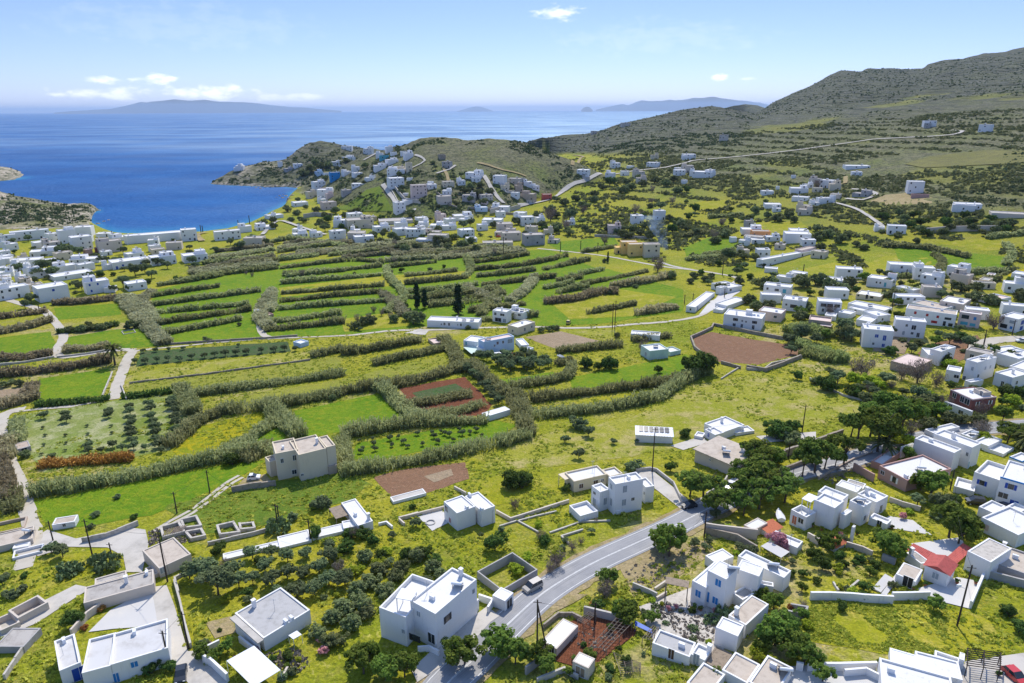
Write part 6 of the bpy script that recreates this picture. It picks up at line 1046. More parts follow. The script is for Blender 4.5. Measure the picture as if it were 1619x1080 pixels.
vh('tiny stone hut at the edge of the olive orchard', [blk(c4, (80, 812), (68, 785), (145, 795), 838, wall='grey', roof='tan', deep=.1, win=[('R', .5, .2, 1.4, 1.2, 'w', 'dark')])], (), 'hut')
vh('dark-roofed sheep shed in the emerald field by the lane palm', [blk(c4, (585, 265), (575, 250), (645, 255), 268, wall='grey', roof='roofg')], (), 'shed')
vh('small white and blue pump house by the lane', [blk(c4, (1425, 310), (1390, 300), (1455, 295), 330, wall='palebl', roof='roofw')], (), 'hut')
vh('small white hut at the lane among the reed strips', [blk(c4, (1215, 155), (1202, 150), (1230, 148), 180)], (), 'hut'); vh('pink-roofed brick hut at the lane among the reed strips', [blk(c4, (1270, 175), (1245, 168), (1288, 165), 188, wall='pink', roof='palepink')], (), 'hut'); vh('little pink-roofed hut in the reeds north of the lane huts', [blk(c4, (1280, 90), (1260, 86), (1293, 82), 100, wall='beige', roof='palepink')], (), 'hut')
# ---------------------------------------------------------------- distant houses
p1, p2, p3, p4, p5, p6, p7, p8 = Q(0, 340), Q(200, 300), Q(330, 200), Q(480, 220), Q(660, 240), Q(420, 310), Q(640, 310), Q(860, 240)
p9, p10, p11 = Q(860, 340), Q(1080, 250), Q(1300, 250)
fh(p1, 85, 300, 170, 95, yaw=4, depth=.4, up=False); fh(p1, 335, 265, 350, 110, yaw=3, depth=.3, up=False, label='long white two-storey hotel with a row of dark windows by the left cape', wc='dark')
for a in [(470, 350, 180, 85), (590, 290, 130, 110), (745, 300, 175, 158, 'white', 14), (895, 372, 210, 165), (1100, 235, 160, 40), (955, 420, 90, 65, 'pink'), (1055, 400, 62, 60, 'red'), (1340, 270, 270, 62), (465, 440, 265, 80), (270, 545, 310, 95), (205, 590, 165, 90), (45, 450, 150, 80), (25, 350, 90, 70), (30, 560, 90, 100), (40, 700, 130, 65), (705, 605, 230, 90), (900, 515, 320, 48), (800, 680, 410, 90), (450, 672, 220, 100), (215, 715, 105, 85), (70, 660, 150, 50), (1155, 585, 92, 70)]: fh(p1, *a[:4], *(a[4:]))
fh(p1, 1190, 398, 245, 140, 'beige', up=True); fh(p1, 165, 890, 320, 150, yaw=14, up=True, label='big two-level white house at the left end of the strip fields'); fh(p1, 595, 912, 320, 200, yaw=12, depth=.8, up=False, label='white house with salmon awning and blue window facing the reeds', wc='bluep2')
fh(p1, 1060, 832, 245, 160, yaw=10, up=True, label='white house with dark blue door and a taller right half facing the reeds', wc='bluep2'); fh(p1, 1475, 802, 215, 115, yaw=12, up=False); fh(p1, 1380, 565, 335, 115, yaw=10, up=False, label='wide white house with blue-edged roof and round windows', wc='bluep2'); fh(p1, 1460, 468, 195, 85); fh(p1, 1170, 828, 130, 40, aw=0, up=False)
fh(p2, 365, 552, 490, 105, yaw=3, depth=.32, up=False, aw=0, label='long white beach building with a blank side facing the fields', name='beach_building'); fh(p2, 680, 548, 155, 140, yaw=3, depth=.8, up=False, label='windowed right end block of the long beach building', wc='dark')
for a in [(410, 800, 265, 120, 'white', 10, None, 'white house with blue door before the beach meadow', True), (750, 772, 260, 110), (1090, 535, 270, 110, 'white', 8, .4), (1275, 455, 140, 80), (1350, 602, 235, 115, 'cream'), (1490, 430, 210, 38), (1560, 312, 112, 50)]: fh(p2, *a)
for a in [(770, 430, 52, 55), (960, 435, 100, 42), (865, 475, 105, 35, 'grey'), (1190, 524, 90, 50, 'palebl'), (1265, 535, 65, 42), (1350, 422, 112, 50), (1515, 372, 145, 52), (1470, 252, 125, 45), (1190, 655, 150, 75), (1240, 762, 180, 98), (1300, 885, 175, 95, 'palepink'), (1480, 730, 115, 62, 'grey'), (1575, 480, 90, 50), (720, 982, 195, 55), (990, 852, 175, 60)]: fh(p3, *a)
fh(p3, 1355, 572, 115, 88, 'bluewall', 10, .8, 'vivid blue house on the headland slope above the bay', False)
for a in [(570, 342, 75, 52), (820, 335, 135, 60), (985, 385, 215, 75), (960, 262, 145, 50), (1130, 212, 112, 70), (1520, 308, 115, 72, 'grey'), (1000, 515, 185, 112), (1240, 630, 180, 150, 'palepink'), (1040, 792, 135, 130), (470, 378, 105, 42), (590, 388, 120, 35), (700, 448, 125, 45), (590, 505, 170, 38), (1130, 345, 75, 95, 'cream'), (860, 300, 80, 45), (1040, 345, 90, 60, 'cream')]: fh(p4, *a)
fh(p4, 865, 218, 105, 45, 'teal', 8, .6, 'teal-walled house below the headland crest', False)
for a in [(295, 565, 165, 105, 'beige'), (545, 535, 155, 85, 'grey'), (740, 522, 155, 75, 'beige'), (710, 562, 80, 40, 'palepink'), (590, 295, 200, 85), (865, 345, 155, 100), (1030, 345, 165, 70, 'stonel'), (1180, 378, 112, 66), (1265, 415, 95, 62), (1085, 428, 95, 78, 'tan'), (1165, 520, 175, 85, 'tan'), (1205, 558, 95, 50, 'beige'), (685, 640, 145, 60, 'palebl'), (878, 632, 205, 62), (260, 755, 125, 105, 'palepink'), (500, 730, 230, 72), (790, 785, 235, 85), (1180, 788, 160, 112), (1320, 762, 115, 75), (1065, 745, 90, 65), (940, 860, 180, 115, 'beige'), (1010, 950, 220, 110, 'beige'), (540, 905, 185, 98), (60, 815, 115, 78), (200, 828, 165, 66), (345, 838, 165, 66), (30, 912, 95, 100), (205, 985, 235, 120, 'cream'), (585, 965, 130, 48), (1440, 978, 135, 48, 'beige'), (930, 900, 240, 40, 'beige')]: fh(p5, *a)
fh(p5, 1255, 998, 250, 140, 'grey', 16, .7, 'grey two-storey house at the end of the village by the green strip', False, wc='dark'); fh(p5, 1385, 517, 112, 72, 'brightred', 10, .8, 'coral red hut beside the rising hill road', False); fh(p5, 860, 1010, 330, 55, 'cream', 4, .4, None, False)
for a in [(790, 335, 150, 95), (1020, 345, 300, 120, 'cream'), (790, 462, 180, 110), (965, 482, 200, 115, 'cream'), (1060, 500, 220, 92), (1255, 385, 195, 80), (1470, 420, 190, 95), (380, 440, 165, 55)]: fh(p6, *a)
fh(p6, 1395, 300, 370, 68, 'beige', 4, .6, 'long flat beige shed in the middle of the far village', False, 0)
for a in [(110, 440, 215, 105), (260, 420, 240, 60, 'beige'), (200, 520, 200, 80)]: fh(p7, *a)
for a in [(410, 255, 145, 72), (450, 300, 90, 30, 'stonel'), (770, 175, 115, 62), (910, 178, 85, 32), (1150, 168, 145, 60), (1540, 85, 132, 45), (1440, 208, 92, 42), (1590, 262, 90, 62), (1000, 770, 145, 105), (1240, 728, 135, 112), (755, 880, 150, 110, 'palepink'), (285, 785, 112, 55), (1300, 340, 60, 25)]: fh(p8, *a)
def fb(q, cx, by, w, h, wall, yaw, depth, aw=1, roof=None, wc='dark'): return fblk(*q(cx, by), w / 6.746, h / 6.746, yaw, depth, wall, roof, aw=aw, wc=wc)
house('yellow_villa', 'large unfinished yellow villa with dark openings beside the smoke plume', 'villa', [fb(p9, 830, 412, 150, 85, 'yellow', 12, .7, roof='yellow'), fb(p9, 910, 415, 190, 150, 'yellow', 12, .7, roof='rooft'), fb(p9, 985, 440, 180, 150, 'yellow', 12, .7, roof='rooft'), fb(p9, 1150, 452, 190, 165, 'cream', 12, .8, roof='rooft')])
for a in [(195, 212, 245, 78), (20, 275, 70, 46), (905, 395, 140, 55), (960, 535, 185, 60), (1000, 575, 95, 42), (1240, 378, 195, 70), (1345, 318, 100, 45), (1240, 460, 180, 58), (1515, 320, 165, 95), (1505, 490, 150, 75), (1405, 512, 110, 42), (710, 732, 105, 75, 'grey'), (735, 812, 230, 76), (740, 890, 210, 75, 'beige'), (540, 900, 80, 66), (960, 888, 160, 66), (800, 915, 150, 45), (1180, 215, 50, 25), (1010, 335, 40, 20)]: fh(p10, *a)
fh(p10, 830, 850, 205, 88, 'orange', 12, .6, 'orange two-storey house joined to a white one in the valley', False)
house('chapel_house', 'tiered white house with blue-shaded lower floor on the valley lane', 'house', [fb(p10, 1220, 908, 285, 130, 'white', 10, .7), fb(p10, 1235, 855, 210, 110, 'white', 10, .9)], None, [(1, 'chimney', .5, .5)])
for a in [(370, 190, 115, 50), (380, 115, 270, 30), (1500, 575, 215, 82, 'white', 4, .4), (790, 812, 190, 105, 'white', 10, .6), (610, 782, 110, 50), (400, 415, 200, 45, 'grey'), (65, 480, 110, 65)]: fh(p11, *a)
fh(p11, 990, 375, 175, 135, 'white', 12, .8, 'two-storey white house standing alone above the sandy hillside plot', False); fh(p11, 1040, 425, 170, 30, 'pink', 6, .2, None, False, 0)
for a in [(1143, 223, 14, 10, 'beige'), (1470, 201, 20, 10), (1555, 209, 20, 12), (1090, 252, 22, 9), (1530, 332, 40, 12), (1465, 203, 10, 8, 'grey'), (700, 252, 12, 8, 'stone'), (600, 228, 10, 6, 'stone'), (990, 200, 16, 6, 'beige'), (940, 212, 10, 5, 'beige'), (1600, 345, 60, 8, 'beige')]: fh(lambda x, y: (x, y), a[0], a[1], a[2], a[3], *(a[4:] or ('white',)), s=1.0, up=False)
def church():
    g = hit(383, 268); s = scale_at(g); root = thing('church', g, 'white church with bell tower on the tip of the headland', 'church'); e, n = Vector((1, 0, 0)), Vector((0, 1, 0)); o = Vector((g.x, g.y, 0)); u = 1 / s
    m = MB(); m.box(o, e, n, -9 * u, 3 * u, -4 * u, 6 * u, g.z - 3, g.z + 6 * u); m.box(o, e, n, -12 * u, -9 * u, -4 * u, 5 * u, g.z - 3, g.z + 3.5 * u); part('nave', m, M['white'], root)
    m = MB(); m.box(o, e, n, -4 * u, 1 * u, -6 * u, -4.01 * u, g.z - 3, g.z + 9 * u); part('bell_tower', m, M['white'], root)
    m = MB(); c = o + Vector((-1 * u, 2 * u, g.z + 6 * u)); k = 12
    for j in range(5):
        a0, a1 = j * math.pi / 10, (j + 1) * math.pi / 10
        for i in range(k):
            b0, b1 = 2 * math.pi * i / k, 2 * math.pi * (i + 1) / k; P = lambda a, b: tuple(c + Vector((3 * u * math.cos(a) * math.cos(b), 3 * u * math.cos(a) * math.sin(b), 3 * u * math.sin(a)))); m.quad(P(a0, b0), P(a0, b1), P(a1, b1), P(a1, b0))
    part('dome', m, M['white'], root)
church()

infill([(0, 372), (110, 372), (300, 383), (310, 400), (250, 415), (150, 440), (60, 455), (0, 470)], 20, (14, 28)); infill([(0, 415), (60, 412), (60, 462), (0, 475)], 10, (20, 36))
infill([(500, 262), (560, 240), (640, 240), (660, 265), (690, 300), (660, 335), (600, 290), (560, 300), (500, 330), (470, 345)], 13, (9, 18), ('white',) * 8 + ('cream', 'palepink')); infill([(440, 375), (560, 345), (700, 340), (860, 345), (870, 372), (760, 385), (600, 375), (520, 378)], 15, (16, 26))
infill([(670, 285), (800, 280), (860, 300), (850, 325), (700, 325)], 8, (14, 22)); infill([(1130, 470), (1250, 440), (1400, 425), (1619, 440), (1619, 530), (1500, 520), (1420, 530), (1300, 500)], 15, (26, 42)); infill([(1470, 540), (1619, 520), (1640, 620), (1560, 610), (1480, 590)], 6, (34, 48))
infill([(1160, 375), (1290, 375), (1300, 410), (1180, 415)], 6, (16, 26)); infill([(1210, 290), (1330, 290), (1310, 345), (1200, 345)], 6, (14, 24)); infill([(960, 250), (1110, 250), (1110, 300), (960, 290)], 7, (12, 20))
# ---------------------------------------------------------------- garden shrubs between the nearer houses
def scatter(poly, n, kinds, wr, tall=1.0):
    xs, ys = [p[0] for p in poly], [p[1] for p in poly]; k = tries = 0
    while k < n and tries < n * 40:
        tries += 1; x, y = R_.uniform(min(xs), max(xs)), R_.uniform(min(ys), max(ys))
        if not inside((x, y), poly): continue
        w = R_.uniform(*wr); g = hit(x, y); r = w / scale_at(g) * .35
        if any((g.x - a) ** 2 + (g.y - b) ** 2 < (r + c * .8) ** 2 for a, b, c in MASK) or min(math.hypot(g.x - p.x, g.y - p.y) for p in road[::3]) < 6 + r: continue
        plant(R_.choice(kinds), x, y, w, tall * R_.uniform(.75, 1.1)); k += 1
MIX = ('bush', 'olive', 'leafy', 'yel', 'grey', 'bush')
scatter([(1120, 830), (1300, 850), (1420, 830), (1530, 880), (1500, 930), (1290, 960), (1230, 900), (1110, 880)], 22, MIX, (12, 24)); scatter([(1180, 940), (1280, 980), (1280, 1060), (1200, 1060)], 10, ('bush', 'yel', 'leafy', 'grey'), (18, 36)); scatter([(1000, 960), (1150, 960), (1150, 1010), (1050, 1040)], 9, ('cactus', 'bush', 'yel', 'grey'), (10, 20))
scatter([(860, 1000), (1040, 940), (1060, 1080), (860, 1080)], 14, MIX, (10, 22)); scatter([(330, 1000), (480, 980), (600, 1060), (480, 1080), (340, 1060)], 14, ('bush', 'yel', 'leafy', 'pink', 'grey'), (10, 24)); scatter([(280, 880), (560, 860), (740, 900), (720, 960), (600, 940), (480, 960), (330, 960)], 20, ('olive', 'yel', 'bush', 'bare', 'scrubtree'), (14, 30))
scatter([(1240, 590), (1480, 610), (1520, 670), (1420, 680), (1380, 640), (1300, 615)], 16, ('bush', 'olive', 'scrubtree', 'yel', 'bare'), (16, 34)); scatter([(1480, 560), (1619, 590), (1619, 690), (1560, 660), (1500, 650)], 12, MIX, (12, 28)); scatter([(1420, 790), (1560, 810), (1540, 870), (1440, 840)], 10, MIX, (14, 30)); scatter([(640, 760), (960, 820), (900, 900), (760, 880), (640, 860)], 14, ('bush', 'grey', 'olive', 'yel', 'bare'), (8, 22))
scatter([(1130, 470), (1400, 430), (1619, 450), (1600, 560), (1450, 560), (1300, 540)], 40, ('scrubtree', 'olive', 'bush', 'leafy'), (10, 24)); scatter([(0, 375), (310, 385), (250, 440), (100, 480), (0, 480)], 34, ('olive', 'scrubtree', 'bush'), (7, 16)); scatter([(470, 345), (640, 345), (860, 350), (880, 380), (700, 395), (520, 385)], 44, ('scrubtree', 'olive', 'bush'), (8, 18)); scatter([(480, 265), (640, 245), (850, 300), (820, 330), (560, 330), (470, 330)], 40, ('scrubtree', 'olive'), (6, 13))
scatter([(840, 330), (960, 290), (1100, 300), (1180, 340), (1160, 400), (1060, 410), (900, 375)], 40, ('scrubtree', 'olive', 'bush', 'bare'), (10, 22)); scatter([(1080, 420), (1200, 415), (1240, 450), (1100, 470)], 12, ('olive', 'bush'), (9, 18)); scatter([(1380, 340), (1619, 345), (1619, 372), (1400, 380)], 24, ('scrubtree', 'bush'), (12, 24)); scatter([(0, 800), (240, 780), (230, 840), (120, 900), (0, 960)], 8, ('grey', 'yel', 'bush'), (10, 20))
scatter([(210, 450), (450, 380), (760, 385), (880, 400), (720, 430), (440, 440)], 26, ('bush', 'olive', 'bare', 'scrubtree'), (6, 14)); scatter([(560, 500), (660, 480), (660, 515), (560, 525)], 10, ('olive', 'bush', 'bare'), (8, 16))
# ---------------------------------------------------------------- walls, pens, poles, cars and small things
def W(pts, h, t=.4, mat='stonel', look='low stone wall', q=None, name='garden_wall', label=None): return wallline(pts, h, t, mat, label, name, 'wall', False, look, q)
W([(1123, 572), (1098, 552), (1092, 536), (1125, 521), (1128, 515), (1190, 528), (1270, 543)], 1.4, .6, 'stone', label='long dry-stone wall bounding the walled brown field', name='field_wall'); W([(1140, 575), (1170, 583)], 1.2, .5, 'stone', label='short dry-stone wall piece at the front of the walled brown field', name='field_wall'); W([(1180, 583), (1210, 588), (1240, 577), (1265, 567)], 1.6, .6, 'stone', label='curving dry-stone wall end right of the walled brown field', name='field_wall')
W([(1195, 742), (1225, 728), (1270, 712), (1330, 690)], 2.2, .6, 'stone', label='dark brown stone wall sloping behind the umbrella pines', name='retaining_wall'); W([(1195, 765), (1240, 745), (1290, 727)], 1.2, .5, 'stone', name='retaining_wall')
W([(270, 545), (350, 540), (430, 535), (470, 532)], .9, .4, 'stone'); W([(90, 566), (140, 560), (190, 552)], .8, .4, 'stonel'); W([(0, 578), (40, 574), (85, 566)], .9, .5, 'stonel'); W([(205, 607), (330, 592), (490, 570)], .7, .35, 'stone'); W([(160, 632), (178, 590)], .7, .4, 'stonel'); W([(200, 632), (192, 610)], .7, .4, 'stonel')
for q, P, h_, m_ in [(n1, [(880, 525), (980, 510), (1120, 480), (1260, 430), (1470, 345)], 1.3, 'stonel'), (n3, [(870, 555), (1120, 500), (1350, 450), (1560, 390)], .9, 'stonel'), (n2, [(770, 580), (940, 390), (1180, 220), (1430, 90), (1640, 20)], 1.5, 'beige'), (n4, [(245, 20), (310, 250), (360, 480), (420, 700)], 1.1, 'conc'), (n3, [(520, 930), (560, 1079)], 1.0, 'conc'), (n3, [(530, 920), (640, 860)], .8, 'conc'),
                     (n2, [(260, 745), (180, 860), (60, 1040)], 1.2, 'stonel'), (n7, [(0, 545), (180, 500), (420, 440)], .9, 'beige'), (n7, [(530, 225), (650, 290)], .9, 'beige'), (n7, [(975, 480), (1130, 565), (1619, 410)], .9, 'beige'), (n7, [(1010, 630), (1200, 570), (1420, 690)], .4, 'conc'), (n7, [(1619, 470), (1400, 520), (1210, 572)], .4, 'conc'), (n8, [(0, 720), (260, 640)], .9, 'beige'),
                     (n8, [(60, 970), (400, 850), (700, 840)], .4, 'conc'), (n8, [(185, 1010), (410, 940)], .5, 'conc'), (n8, [(185, 1010), (260, 1079)], .5, 'conc'), (n8, [(980, 310), (1130, 295), (1200, 310), (1380, 450), (1480, 660)], 1.0, 'conc'), (n8, [(770, 770), (1010, 705)], 1.0, 'white'), (n8, [(390, 800), (440, 835)], 1.0, 'white'),
                     (n10, [(640, 30), (830, 75), (980, 110), (1180, 230)], 1.8, 'stone'), (n10, [(640, 20), (760, 40), (1180, 90)], 2.6, 'beige'), (n12, [(650, 890), (760, 950)], 1.6, 'beige'), (n12, [(1060, 980), (1230, 1030), (1330, 1079)], 1.4, 'beige'), (n13, [(100, 440), (230, 490)], 1.5, 'grey'), (n13, [(200, 868), (400, 866), (590, 860)], 1.7, 'white'), (n13, [(1040, 960), (1170, 660)], 1.6, 'white'), (n13, [(1230, 640), (1530, 720), (1700, 760)], 1.8, 'grey'),
                     (n15, [(270, 190), (470, 190), (700, 200), (850, 215), (1140, 232)], 1.7, 'white'), (n15, [(60, 290), (240, 320), (200, 400), (20, 360)], 1.2, 'grey'), (n15, [(520, 20), (570, 100)], .5, 'conc'), (n15, [(790, 0), (660, 110), (780, 130)], .5, 'conc'), (n15, [(240, 950), (590, 950), (960, 940)], 1.6, 'white'), (n15, [(120, 940), (180, 950)], 1.6, 'white'), (n15, [(630, 1010), (860, 990), (1000, 1060)], 1.4, 'white'),
                     (n9, [(400, 500), (560, 370), (700, 370), (800, 420)], 1.0, 'stone'), (n9, [(830, 340), (1160, 420)], 1.7, 'conc'), (n9, [(210, 990), (420, 820)], 1.6, 'grey'), (n9, [(330, 1079), (620, 960), (760, 1040)], 1.0, 'conc'), (n9, [(1350, 60), (1520, 130), (1600, 170)], 1.2, 'conc'), (n10, [(100, 640), (220, 560)], .8, 'beige'), (n10, [(120, 740), (220, 680)], .8, 'beige'),
                     (n4, [(545, 775), (720, 690)], 1.4, 'white'), (n4, [(555, 860), (640, 900), (810, 1060)], 1.7, 'white'), (n4, [(940, 640), (1130, 790)], 1.3, 'white'), (n4, [(1400, 1050), (1450, 960)], 1.0, 'beige'), (n6, [(680, 1020), (800, 1010), (900, 1060)], 1.2, 'white'), (n6, [(1330, 470), (1480, 520), (1430, 600)], 1.5, 'white'), (n18, [(800, 700), (900, 760), (1010, 820)], 2.2, 'pink'), (n18, [(430, 800), (560, 720), (800, 590), (1000, 520)], .6, 'tan'), (n14, [(180, 900), (320, 950), (500, 1000)], 1.3, 'beige'), (n17, [(380, 985), (560, 870), (600, 800)], 1.2, 'conc'), (n5, [(1205, 345), (1290, 325), (1350, 375)], .7, 'white'), (n5, [(1420, 290), (1619, 235)], .9, 'beige'), (n5, [(1425, 300), (1480, 350)], .9, 'beige'), (c6, [(180, 480), (260, 430)], .6, 'stonel'), (c6, [(300, 435), (380, 440), (420, 410), (560, 380)], 1.0, 'stonel'), (c6, [(600, 480), (760, 560), (1000, 620)], .7, 'stonel')]:
    W(P, h_, .35 if h_ < 1.5 else .4, m_, {'white': 'white garden wall', 'palebl': 'long white boundary wall', 'beige': 'beige rendered wall', 'grey': 'grey rough wall', 'conc': 'pale concrete kerb wall', 'stone': 'dark stone wall', 'stonel': 'pale stone wall', 'pink': 'pink terrace wall', 'tan': 'tan verge wall'}[m_], q)
def pen(q, pts, label, h=1.1, name='stone_pen'): wallline(pts, h, .5, 'stonel', label, name, 'stone pen', True, q=q, group='roofless stone pens')
pen(n3, [(590, 320), (750, 282), (800, 380), (625, 402)], 'roofless square stone pen, larger of two by the track'); pen(n3, [(975, 385), (1145, 345), (1210, 448), (1005, 475)], 'roofless square stone pen in the middle of the ruins'); pen(n3, [(1210, 350), (1350, 335), (1370, 395), (1225, 410)], 'low broken orange-brown stone pen at the right of the ruins', .8); pen(n3, [(375, 390), (560, 340), (620, 440), (400, 495)], 'tumbledown stone pen with roof poles by the cement fork', 1.0); pen(n3, [(640, 440), (800, 410), (840, 480), (700, 510)], 'small stone pen behind the cracked beige house', .9)
m = MB(); P = [hit(*n3(x, y)) for x, y in ((420, 470), (610, 425))]
for k in range(9):
    p = P[0].lerp(P[1], k / 8); m.tube([p + Vector((0, -.9, 1.2)), p + Vector((.3, 1.6, 1.25))], .09, 5)
solo('roof_poles', m, M['wood'], 'bare roof poles lying across the tumbledown pen', 'poles')
# retaining walls and cliffs of the hill village
for P, h_, m_, lk in [([(565, 360), (605, 362), (655, 364)], 3, 'beige', 'beige retaining wall'), ([(625, 300), (640, 318), (665, 322)], 3.5, 'stonel', 'curved stone retaining wall'), ([(775, 338), (800, 335), (822, 330)], 4, 'stonel', 'stone retaining wall'), ([(480, 345), (500, 342), (525, 344)], 4, 'stonel', 'tall retaining wall'), ([(1462, 369), (1500, 366), (1575, 365)], 3.5, 'beige', 'long plain retaining wall'), ([(690, 305), (710, 325), (722, 330)], 2, 'stone', 'dark hillside wall'), ([(740, 330), (790, 335), (815, 340)], 2, 'stone', 'brown terrace wall'), ([(612, 290), (625, 312), (634, 330)], 1.2, 'conc', 'roadside parapet'), ([(785, 288), (800, 306), (810, 304)], 2, 'beige', 'beige terrace wall'), ([(940, 374), (980, 376), (1030, 378)], 1.8, 'grey', 'grey garden wall')]: W(P, h_, .7, m_, lk)
# utility poles
def pole(px, py, hpx, label=None, lamp=False, strut=None):
    p = hit(px, py); H = hpx / scale_at(p) / math.cos(math.atan2(HC - p.z, math.hypot(p.x, p.y))); m = MB(); m.tube([p - Vector((0, 0, .5)), p + Vector((0, 0, H))], [.17 * max(1, p.length / 260), .12 * max(1, p.length / 260)], 7); root = thing('utility_pole', p, label, 'utility pole', 'utility poles'); part('shaft', m, M['pole'], root)
    m = MB(); m.tube([p + Vector((-.7, .1, H - .5)), p + Vector((.7, -.1, H - .5))], .06, 5); part('crossarm', m, M['pole'], root)
    if strut: m = MB(); s = hit(*strut); m.tube([s, p + Vector((0, 0, H - .8))], .14, 6); part('strut', m, M['pole'], root)
    if lamp: m = MB(); m.tube([p + Vector((0, 0, H * .62)), p + Vector((-1.4, -.3, H * .68))], .04, 4); m.box(p + Vector((-1.6, -.3, 0)), Vector((1, 0, 0)), Vector((0, 1, 0)), -.35, .35, -.12, .12, p.z + H * .67, p.z + H * .71, bottom=True); part('lamp', m, M['metalw'], root)
    if not label: auto(root, 'dark wooden utility pole', px, py)
    return p + Vector((0, 0, H - .45))
PT = {}
for k, a in dict(a=(332, 780, 36), b=(280, 812, 34), c=(440, 838, 40), d=(491, 856, 33), e=(442, 824 + 5, 30), f=(146, 878, 57), g=(265, 920, 77), h=(1031, 747, 68), i=(1268, 684, 44), j=(1411, 661, 40), k=(1330, 640 + 10, 1), l=(84, 855, 32), n=(178, 885, 27), o=(1113, 850, 40), p=(1246, 725, 26), q=(770, 1004, 5)).items():
    if a[2] > 10: PT[k] = pole(*a)
PT['r'] = pole(849, 1042, 82, 'paired dark poles leaning together beside the garden shed roof', strut=(866, 1036)); PT['s'] = pole(1513, 990, 94, 'tall brown pole with street lamp before the red-tiled cottage', lamp=True); PT['t'] = pole(1502, 775, 33, 'dark pole beside the dusty pink house'); PT['u'] = pole(940, 985, 30, 'slim pole at the end of the garden'); PT['v'] = pole(298, 1026, 56, 'thin pole standing on the alley kerb wall'); PT['w'] = pole(267, 1050, 50, 'pole at the corner of the flat white alley house')
for a in [(63, 495, 14), (968, 520, 40), (972, 520, 44), (796, 405, 30), (886, 398, 16), (945, 399, 15), (918, 395, 14), (1082, 480, 14), (1095, 482, 18), (1142, 435, 22), (1410, 490, 30), (1432, 440, 14), (1555, 545, 24), (1600, 530, 24), (318, 368, 12), (321, 368, 11), (377, 357, 9), (395, 355, 14), (178, 374, 9), (1145, 470, 14), (1218, 470, 12), (1555, 548, 20), (632, 362, 10), (1270, 430, 12)]: pole(*a)
def cable(name, a, b, label, sag=.04, r=.025):
    m = MB(); n = 14; P = []
    for i in range(n + 1):
        t = i / n; p = a.lerp(b, t); p.z -= (a - b).length * sag * 4 * t * (1 - t); P.append(p)
    m.tube(P, max(r, .00011 * a.length), 4, False); solo(name, m, M['wire'], label, 'cable', 'overhead cables')
for x, y, l in [('b', 'a', 'overhead cable between two poles in the emerald field'), ('a', 'c', 'overhead cable from the emerald field to the prickly pear pole'), ('f', 'l', 'overhead cable above the cement fork'), ('g', 'f', 'long overhead cable over the beige house'), ('g', 'v', 'overhead cable along the alley'), ('d', 'c', 'overhead cable above the low white house'), ('r', 'u', 'overhead cable over the bean-pole garden'), ('o', 'u', 'overhead cable over the bare plot'), ('s', 't', 'overhead cable from the lamp pole to the pink house'), ('h', 'i', 'overhead cable above the flat meadow'), ('v', 'w', 'short overhead cable across the alley')]: cable('overhead_cable', PT[x], PT[y], l)
